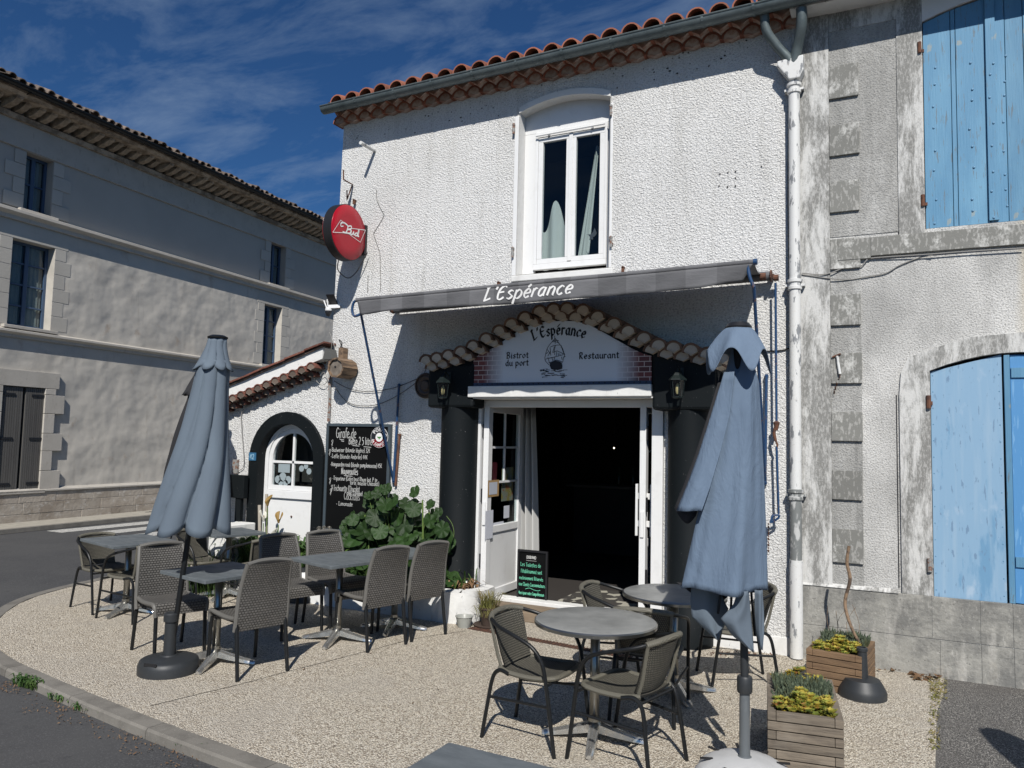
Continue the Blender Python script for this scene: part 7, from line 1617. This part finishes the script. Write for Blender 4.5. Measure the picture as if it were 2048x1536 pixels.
# ---- plants: big mallow leaves
def leaf_mesh(rnd, lobes=5, n=30):
    mb = MB(); vs = [Vector((0, 0, 0))]; ring1, ring2 = [], []
    for i in range(n):
        a = -pi*.99+2*pi*.99*i/(n-1); lob = abs(cos(lobes*a/2*1.0)); r = 1*(.86+.17*lob)+.015*sin(a*17)
        zz_ = .16*cos(lobes*a)*1.0
        ring1.append(Vector((.55*r*sin(a), .55*r*cos(a), .10+.05*cos(lobes*a)))); ring2.append(Vector((r*sin(a), r*cos(a), .06+.10*cos(lobes*a)+rnd.uniform(-.03,.03))))
    vs = [Vector((0,0,-.02))]+ring1+ring2; fs = [(0, 1+i, 2+i) for i in range(n-1)]+[(1+i, 1+n+i, 2+n+i, 2+i) for i in range(n-1)]
    mb.add(vs, fs); return mb
rnd = random.Random(11)
MW = root('mallow_plant', (-4.95, -.28, .25), 'tall bushy mallow with big lobed leaves in front of the menu chalkboard', 'plant')
LM = []
for k in range(4):
    o = build(leaf_mesh(rnd, (5, 5, 7, 5)[k]), 'leaf', M_leaf, MW, smooth='all', fix=False, loc=(0,0,0)); LM.append(o.data); 
    if k: bpy.data.objects.remove(o)
    else: firstleaf = o
env = [(684,1080),(693,1045),(703,1018),(725,1000),(745,972),(775,962),(800,975),(820,985),(830,963),(852,965),(862,990),(875,1010),(890,1035),(905,1065)]
def envy(px):
    for a, b in zip(env[:-1], env[1:]):
        if a[0] <= px <= b[0]: return a[1]+(b[1]-a[1])*(px-a[0])/(b[0]-a[0])
    return 1085
used = False; cnt = 0; stems = MB()
while cnt < 190:
    px = rnd.uniform(686, 903); y0 = envy(px)+8
    py = y0+(1185-y0)*rnd.random()**1.15; yy = rnd.uniform(-.42, -.12)
    if 800 < px < 865 and py < 1035 and rnd.random() < .62: continue
    p = FY(px, py, yy); sz = rnd.uniform(.068, .118)*(0.72 if py < y0+20 else 1)*(1.15 if py > 1050 else 1)
    if not used: c = firstleaf; used = True
    else: c = firstleaf.copy(); COL.objects.link(c)
    c.data = LM[cnt % 4]; c.location = p-ORI[MW.name]
    d = Vector((rnd.uniform(-.55, .75), rnd.uniform(-1.1, -.25), rnd.uniform(.1, 1.0))).normalized(); q = d.to_track_quat('Z', 'Y'); c.rotation_mode = 'QUATERNION'
    c.rotation_quaternion = q @ Euler((0, 0, rnd.uniform(-.9, .9)+pi)).to_quaternion(); c.scale = (sz, sz, sz)
    b0 = Vector((-4.95+(p.x+4.95)*.45, -.25, .28)); 
    if cnt % 2 == 0: stems.tube([b0, b0.lerp(p, .5)+Vector((0,.02,.06)), p+d*-.01], .0035, 5, smooth=4)
    cnt += 1
for (a, b) in ((783, 1005), (858, 1020), (845, 1000), (730, 1030)): p = FY(a, b, -.3); stems.tube([(p.x-.02, -.25, .25), (p.x+.01, -.27, .6), p], .010, 6, smooth=4)
build(stems, 'stem', M_stem, MW, smooth=True)
# blades and low foliage in the bed
def blades(mb, x0, x1, y0, y1, z, h, n, rnd, w_=.012, droop=.5):
    for k in range(n):
        c = Vector((rnd.uniform(x0, x1), rnd.uniform(y0, y1), z)); a = rnd.uniform(0, 2*pi); d = Vector((cos(a), sin(a)*.7, 0)); hh = h*rnd.uniform(.5, 1.15); s_ = Vector((-sin(a), cos(a), 0))*w_*rnd.uniform(.6, 1.3)
        P_ = [c, c+d*hh*.15+Vector((0,0,hh*.45)), c+d*hh*.4+Vector((0,0,hh*.75)), c+d*hh*(.5+droop*.5)+Vector((0,0,hh*(.95-droop*.5)))]
        mb.add([P_[0]-s_*.5, P_[0]+s_*.5, P_[1]+s_, P_[1]-s_, P_[2]+s_*.9, P_[2]-s_*.9, P_[3]], [(0,1,2,3),(3,2,4,5),(5,4,6)])
mb = MB(); rnd = random.Random(21)
blades(mb, -6.4, -5.4, -.42, -.12, .24, .42, 420, rnd, .016, .7); blades(mb, -7.5, -6.2, -.42, -.12, .24, .5, 420, rnd, .02, .6); blades(mb, -5.4, -4.3, -.45, -.2, .24, .28, 200, rnd, .018, .8)
T(build(mb, 'bed_foliage', M_leaf2, None, loc=(-6, -.3, .25)), 'mixed green foliage filling the white flower bed', 'foliage', kind='stuff')
mb = MB(); blades(mb, -7.45, -6.9, -.95, -.62, .0, .55, 260, rnd, .006, .25); 
T(build(mb, 'dark_shrub', M_leaf2, None, loc=(-7.2, -.75, 0)), 'narrow dark leafed bush in front of the white pier under the rear table', 'shrub')
def calla(px, py, lab, withered=False, hh=.35, yy=-.38, rot=0):
    p = FY(px, py, yy); R_ = root('calla_lily', (p.x, p.y, .25), lab, 'flower'); mb = MB(); mb.tube([(p.x-.02, p.y, .25), (p.x+.0, p.y, (p.z+.25)/2), (p.x, p.y, p.z-.02)], .006, 6, smooth=3); build(mb, 'stem', M_stem, R_, smooth=True)
    mb = MB()
    def fn(u, v):
        a = 2*pi*u*.92+rot; r = .010+.038*v**1.4*(1+.35*cos(a-rot)); return Vector((p.x+r*cos(a), p.y+r*sin(a)*.8, p.z+.0+.09*v+.045*v*cos(a-rot)))
    mb.grid(fn, 20, 6); build(mb, 'petal', M_petaly if withered else M_petal, R_, smooth='all', solid=.002)
    if not withered: mb = MB(); mb.tube([(p.x, p.y, p.z+.02), (p.x, p.y, p.z+.075)], .005, 6); build(mb, 'spadix', M_petaly, R_, smooth=True)
calla(527, 1043, 'white calla lily in front of the arched door', rot=2.8); calla(547, 1076, 'white calla lily lowest left of the flower bed', rot=.4); calla(738, 1073, 'white calla lily among the mallow leaves', rot=1.2)
calla(535, 1012, 'withered yellow calla lily beside the stake', True, rot=1); calla(557, 1046, 'withered brown calla lily on a thin stem before the arched door', True, rot=2)
for i, (a, b) in enumerate(((638, 1057), (648, 1056), (659, 1057), (641, 1076))):
    p = FY(a, b, -.40); R_ = root('dandelion_clock', (p.x, p.y, .25), ('leftmost dandelion clock of the row above the grass', 'middle dandelion clock of the row above the grass', 'right dandelion clock of the row above the grass', 'lowest dandelion clock, below the row')[i], 'flower')
    mb = MB(); mb.tube([(p.x+.01, p.y+.03, .25), p], .003, 5); build(mb, 'stem', M_stem, R_)
    mb = MB(); rnd = random.Random(i)
    for k in range(90):
        d = Vector((rnd.gauss(0,1), rnd.gauss(0,1), rnd.gauss(0,1))).normalized()*.028; s_ = d.cross(Vector((0,0,1))).normalized()*.004; mb.add([p, p+d-s_, p+d+s_], [(0,1,2)])
    build(mb, 'seed_head', M_puff, R_)
for (a, b, c, d, lab) in ((535, 1100, 533, 988, 'taller pale wooden stake in front of the arched door'), (522, 1100, 519, 1010, 'shorter pale wooden stake left of the taller one')):
    mb = MB(); p, q = FY(a, b, -.3), FY(c, d, -.3); mb.tube([(p.x, p.y, .2), q], [.018, .02], 7); T(build(mb, 'wooden_stake', mat('pale_stake', (.45,.40,.33), .9), None, loc=(p.x, p.y, .2)), lab, 'stake')
# thin wiry twig with little flowers beside the pillar
mb = MB(); P_ = [FY(883, 1135, -.35), FY(893, 1105, -.33), FY(907, 1075, -.33), FY(905, 1050, -.33), FY(893, 1032, -.33)]; mb.tube(P_, .003, 5, smooth=5); P2 = [FY(893, 1105, -.33), FY(890, 1065, -.33), FY(882, 1040, -.33)]; mb.tube(P2, .003, 5, smooth=4)
tw_ = T(build(mb, 'wiry_twig', M_stem, None, loc=P_[0]), 'thin wiry flowering twig in front of the left pillar', 'plant')
mb = MB()
for (a, b) in ((888, 1068), (893, 1070), (896, 1085), (891, 1088), (882, 1040), (903, 1082)): mb.lathe([(.0, -.008), (.009, 0), (.0, .008)], 7, FY(a, b, -.34), cap=False)
build(mb, 'blossom', mat('pale_blossom', (.5,.45,.38), .8), tw_)
# dried leaves and blades at the planter end, saucer, tub, pot with dry grass
mb = MB(); rnd = random.Random(5); blades(mb, -4.25, -3.95, -.40, -.15, .3, .22, 26, rnd, .008, .3); T(build(mb, 'green_blades', M_leaf2, None, loc=(-4.1, -.3, .3)), 'few green blades at the door end of the white flower bed', 'plant')
mb = MB(); blades(mb, -4.2, -3.9, -.40, -.15, .3, .12, 60, rnd, .014, 1.0); T(build(mb, 'dead_leaves', M_dryleaf, None, loc=(-4.1, -.3, .3)), 'curled dead brown leaves at the door end of the white flower bed', 'leaves', kind='stuff')
p = FY(933, 1163, -.22); mb = MB(); mb.lathe([(.05, 0), (.055, .05), (.052, .055), (.045, .015), (.0, .012)], 20, (p.x, p.y, .318), cap=False); T(build(mb, 'tin_ashtray', M_alu, None, smooth=True, loc=(p.x, p.y, .318)), 'small round tin on the corner of the white flower bed wall', 'tin')
p = GZ(933, 1252); mb = MB(); mb.lathe([(.06, 0), (.085, .10), (.092, .105), (.09, .11), (.082, .10), (.058, .004), (.0, .004)], 24, (p.x, p.y-.05, .0), cap=False); T(build(mb, 'plastic_tub', mat('cloudy_plastic', (.55,.56,.52), .35, trans=.4), None, smooth=True, loc=(p.x, p.y-.05, 0)), 'cloudy plastic tub on the ground against the white flower bed', 'tub')
p = GZ(978, 1252); PT = root('flower_pot', (p.x, p.y, 0), 'flower pot with dry grass at the foot of the left door leaf', 'flower pot')
mb = MB(); mb.lathe([(.15, 0), (.16, .02), (.15, .025), (.10, .01)], 24, (p.x, p.y, .0)); mb.lathe([(.075, .01), (.10, .17), (.108, .17), (.108, .19), (.095, .19), (.09, .16), (.0, .16)], 24, (p.x, p.y, 0), cap=False); build(mb, 'pot', mat('brown_pot', (.06,.04,.03), .7), PT, smooth=True)
mb = MB(); rnd = random.Random(9); blades(mb, p.x-.07, p.x+.07, p.y-.07, p.y+.07, .15, .24, 170, rnd, .003, .5); blades(mb, p.x-.1, p.x+.1, p.y-.12, p.y+.02, .10, .14, 90, rnd, .003, 1.4); build(mb, 'dry_grass', M_grass, PT)
# drain channel line in front of the door
a, b = GZ(940, 1256), GZ(1262, 1316); d = (b-a).normalized(); e = Vector((-d.y, d.x, 0)); L_ = (b-a).length
DR = root('drain_channel', ((a.x+b.x)/2, (a.y+b.y)/2, 0), 'rusty slotted drain channel across the terrace in front of the doorstep', 'drain'); b_ = MB(); b_.obox((a+b)/2+Vector((0,0,.002)), (d, e, (0,0,1)), (L_/2, .045, .002)); build(b_, 'channel', mat('rust_dark', (.05,.03,.022), .9), DR)
b_ = MB()
for k in range(int(L_/.035)): b_.obox(a+d*(.02+k*.035)+Vector((0,0,.006)), (d+e*.6, e, (0,0,1)), (.007, .045, .002))
T(build(b_, 'grate_bars', M_rust, DR), kind='stuff')
mb = MB(); cr_ = [GZ(a+random.uniform(-3,3), b, .0015) for a, b in ((300,1412),(380,1393),(483,1368),(570,1345),(668,1319),(760,1295),(835,1276),(930,1262))]
ribbons(mb, [[(p.x, p.y) for p in crom(cr_, 4)]], (0,0,.0015), (1,0,0), (0,1,0), Vector((0,0,1)), .006, 'round', 0)
T(build(mb, 'terrace_joint', M_soil), kind='structure')
# litter, weeds
rnd = random.Random(17)
def litter(nm, lab, boxes, n, sz, m_, cat='leaves', z=.003):
    mb = MB()
    for k in range(n):
        (a, b, c, d) = rnd.choice(boxes); p = GZ(rnd.uniform(a, b), rnd.uniform(c, d)); p.z = z+rnd.uniform(0, sz*.6); s_ = sz*rnd.uniform(.4, 1.2); q = Euler((rnd.uniform(-.8,.8), rnd.uniform(-.8,.8), rnd.uniform(0,6.3))).to_matrix()
        mb.add([p+q @ Vector(v) for v in ((-s_,0,0),(0,-s_*.45,s_*.1),(s_,0,.0),(0,s_*.45,s_*.12))], [(0,1,2),(0,2,3)])
    return T(build(mb, nm, m_, None, fix=False), lab, cat, kind='stuff')
litter('leaf_litter', 'brown dead leaves gathered along the foot of the stucco house', [(1745,1960,1326,1345),(1820,1880,1330,1362),(1860,1920,1338,1352)], 420, .035, M_dryleaf)
litter('moss_strip', 'mossy debris along the joint between terrace and dark yard', [(1862,1895,1345,1400),(1858,1880,1360,1500)], 500, .014, M_grass)
litter('leaf_scatter', 'few fallen yellow leaves scattered on the terrace', [(600,1900,1260,1500),(1250,1560,1300,1325)], 60, .018, M_dryleaf)
litter('kerb_debris', 'dry debris lying in the gutter along the kerb', [(0,40,1350,1372),(40,120,1372,1412),(110,180,1398,1432),(180,260,1425,1462),(240,330,1450,1492),(320,420,1482,1518)], 420, .010, M_dryleaf, z=-.05)
litter('wall_foot_dust', 'reddish dry debris along the foot of the white facade', [(1420,1575,1303,1311)], 160, .014, M_rust)
mbw = [(55,1373,.10,60),(130,1402,.06,30),(180,1422,.06,30),(383,1498,.07,40),(250,1448,.04,20)]
for i, (a, b, h, n) in enumerate(mbw):
    p = GZ(a, b, -.05); mb = MB(); blades(mb, p.x-.14, p.x+.14, p.y-.03, p.y+.03, -.055, h, n*2, rnd, .007, .9); T(build(mb, 'weed_tuft', M_leaf2, None, loc=(p.x, p.y, -.05)), ('largest green weed tuft in the gutter at the left edge of the photo', 'second green weed tuft along the kerb from the left', 'third green weed tuft along the kerb from the left', 'green weed tuft furthest right along the kerb', 'smallest weed tuft along the kerb')[i], 'weed')
# young wall weed by the rear planter
p = GZ(1752, 1334); mb = MB(); blades(mb, p.x-.03, p.x+.03, p.y-.02, p.y+.02, 0, .10, 30, rnd, .01, .5); T(build(mb, 'wall_weed', M_leaf2, None, loc=p), 'little green weed at the wall foot right of the rear planter', 'weed')
# closed parasol, unseen past the right edge, added to throw the round shadow
up = Vector((1.68, -3.66, 0)); 
UD = root('closed_parasol', up, 'closed parasol added unseen outside the right edge to cast a shadow into the yard', 'parasol')
heavy_base(UD, (up.x, up.y, 0), .22, M_plast, slots=False); td = up+Vector((0,0,2.5))
mb = MB(); mb.tube([up+Vector((0,0,.1)), td], .02, 10); build(mb, 'pole', M_frame, UD, smooth=True)
mb = MB(); folded(mb, up, td, (1.0, 2.5), [.30, .29, .27, .24, .20, .16, .09], 8, .3, .1, seed=12); build(mb, 'canopy', M_canvasb, UD, smooth='all', solid=.003)
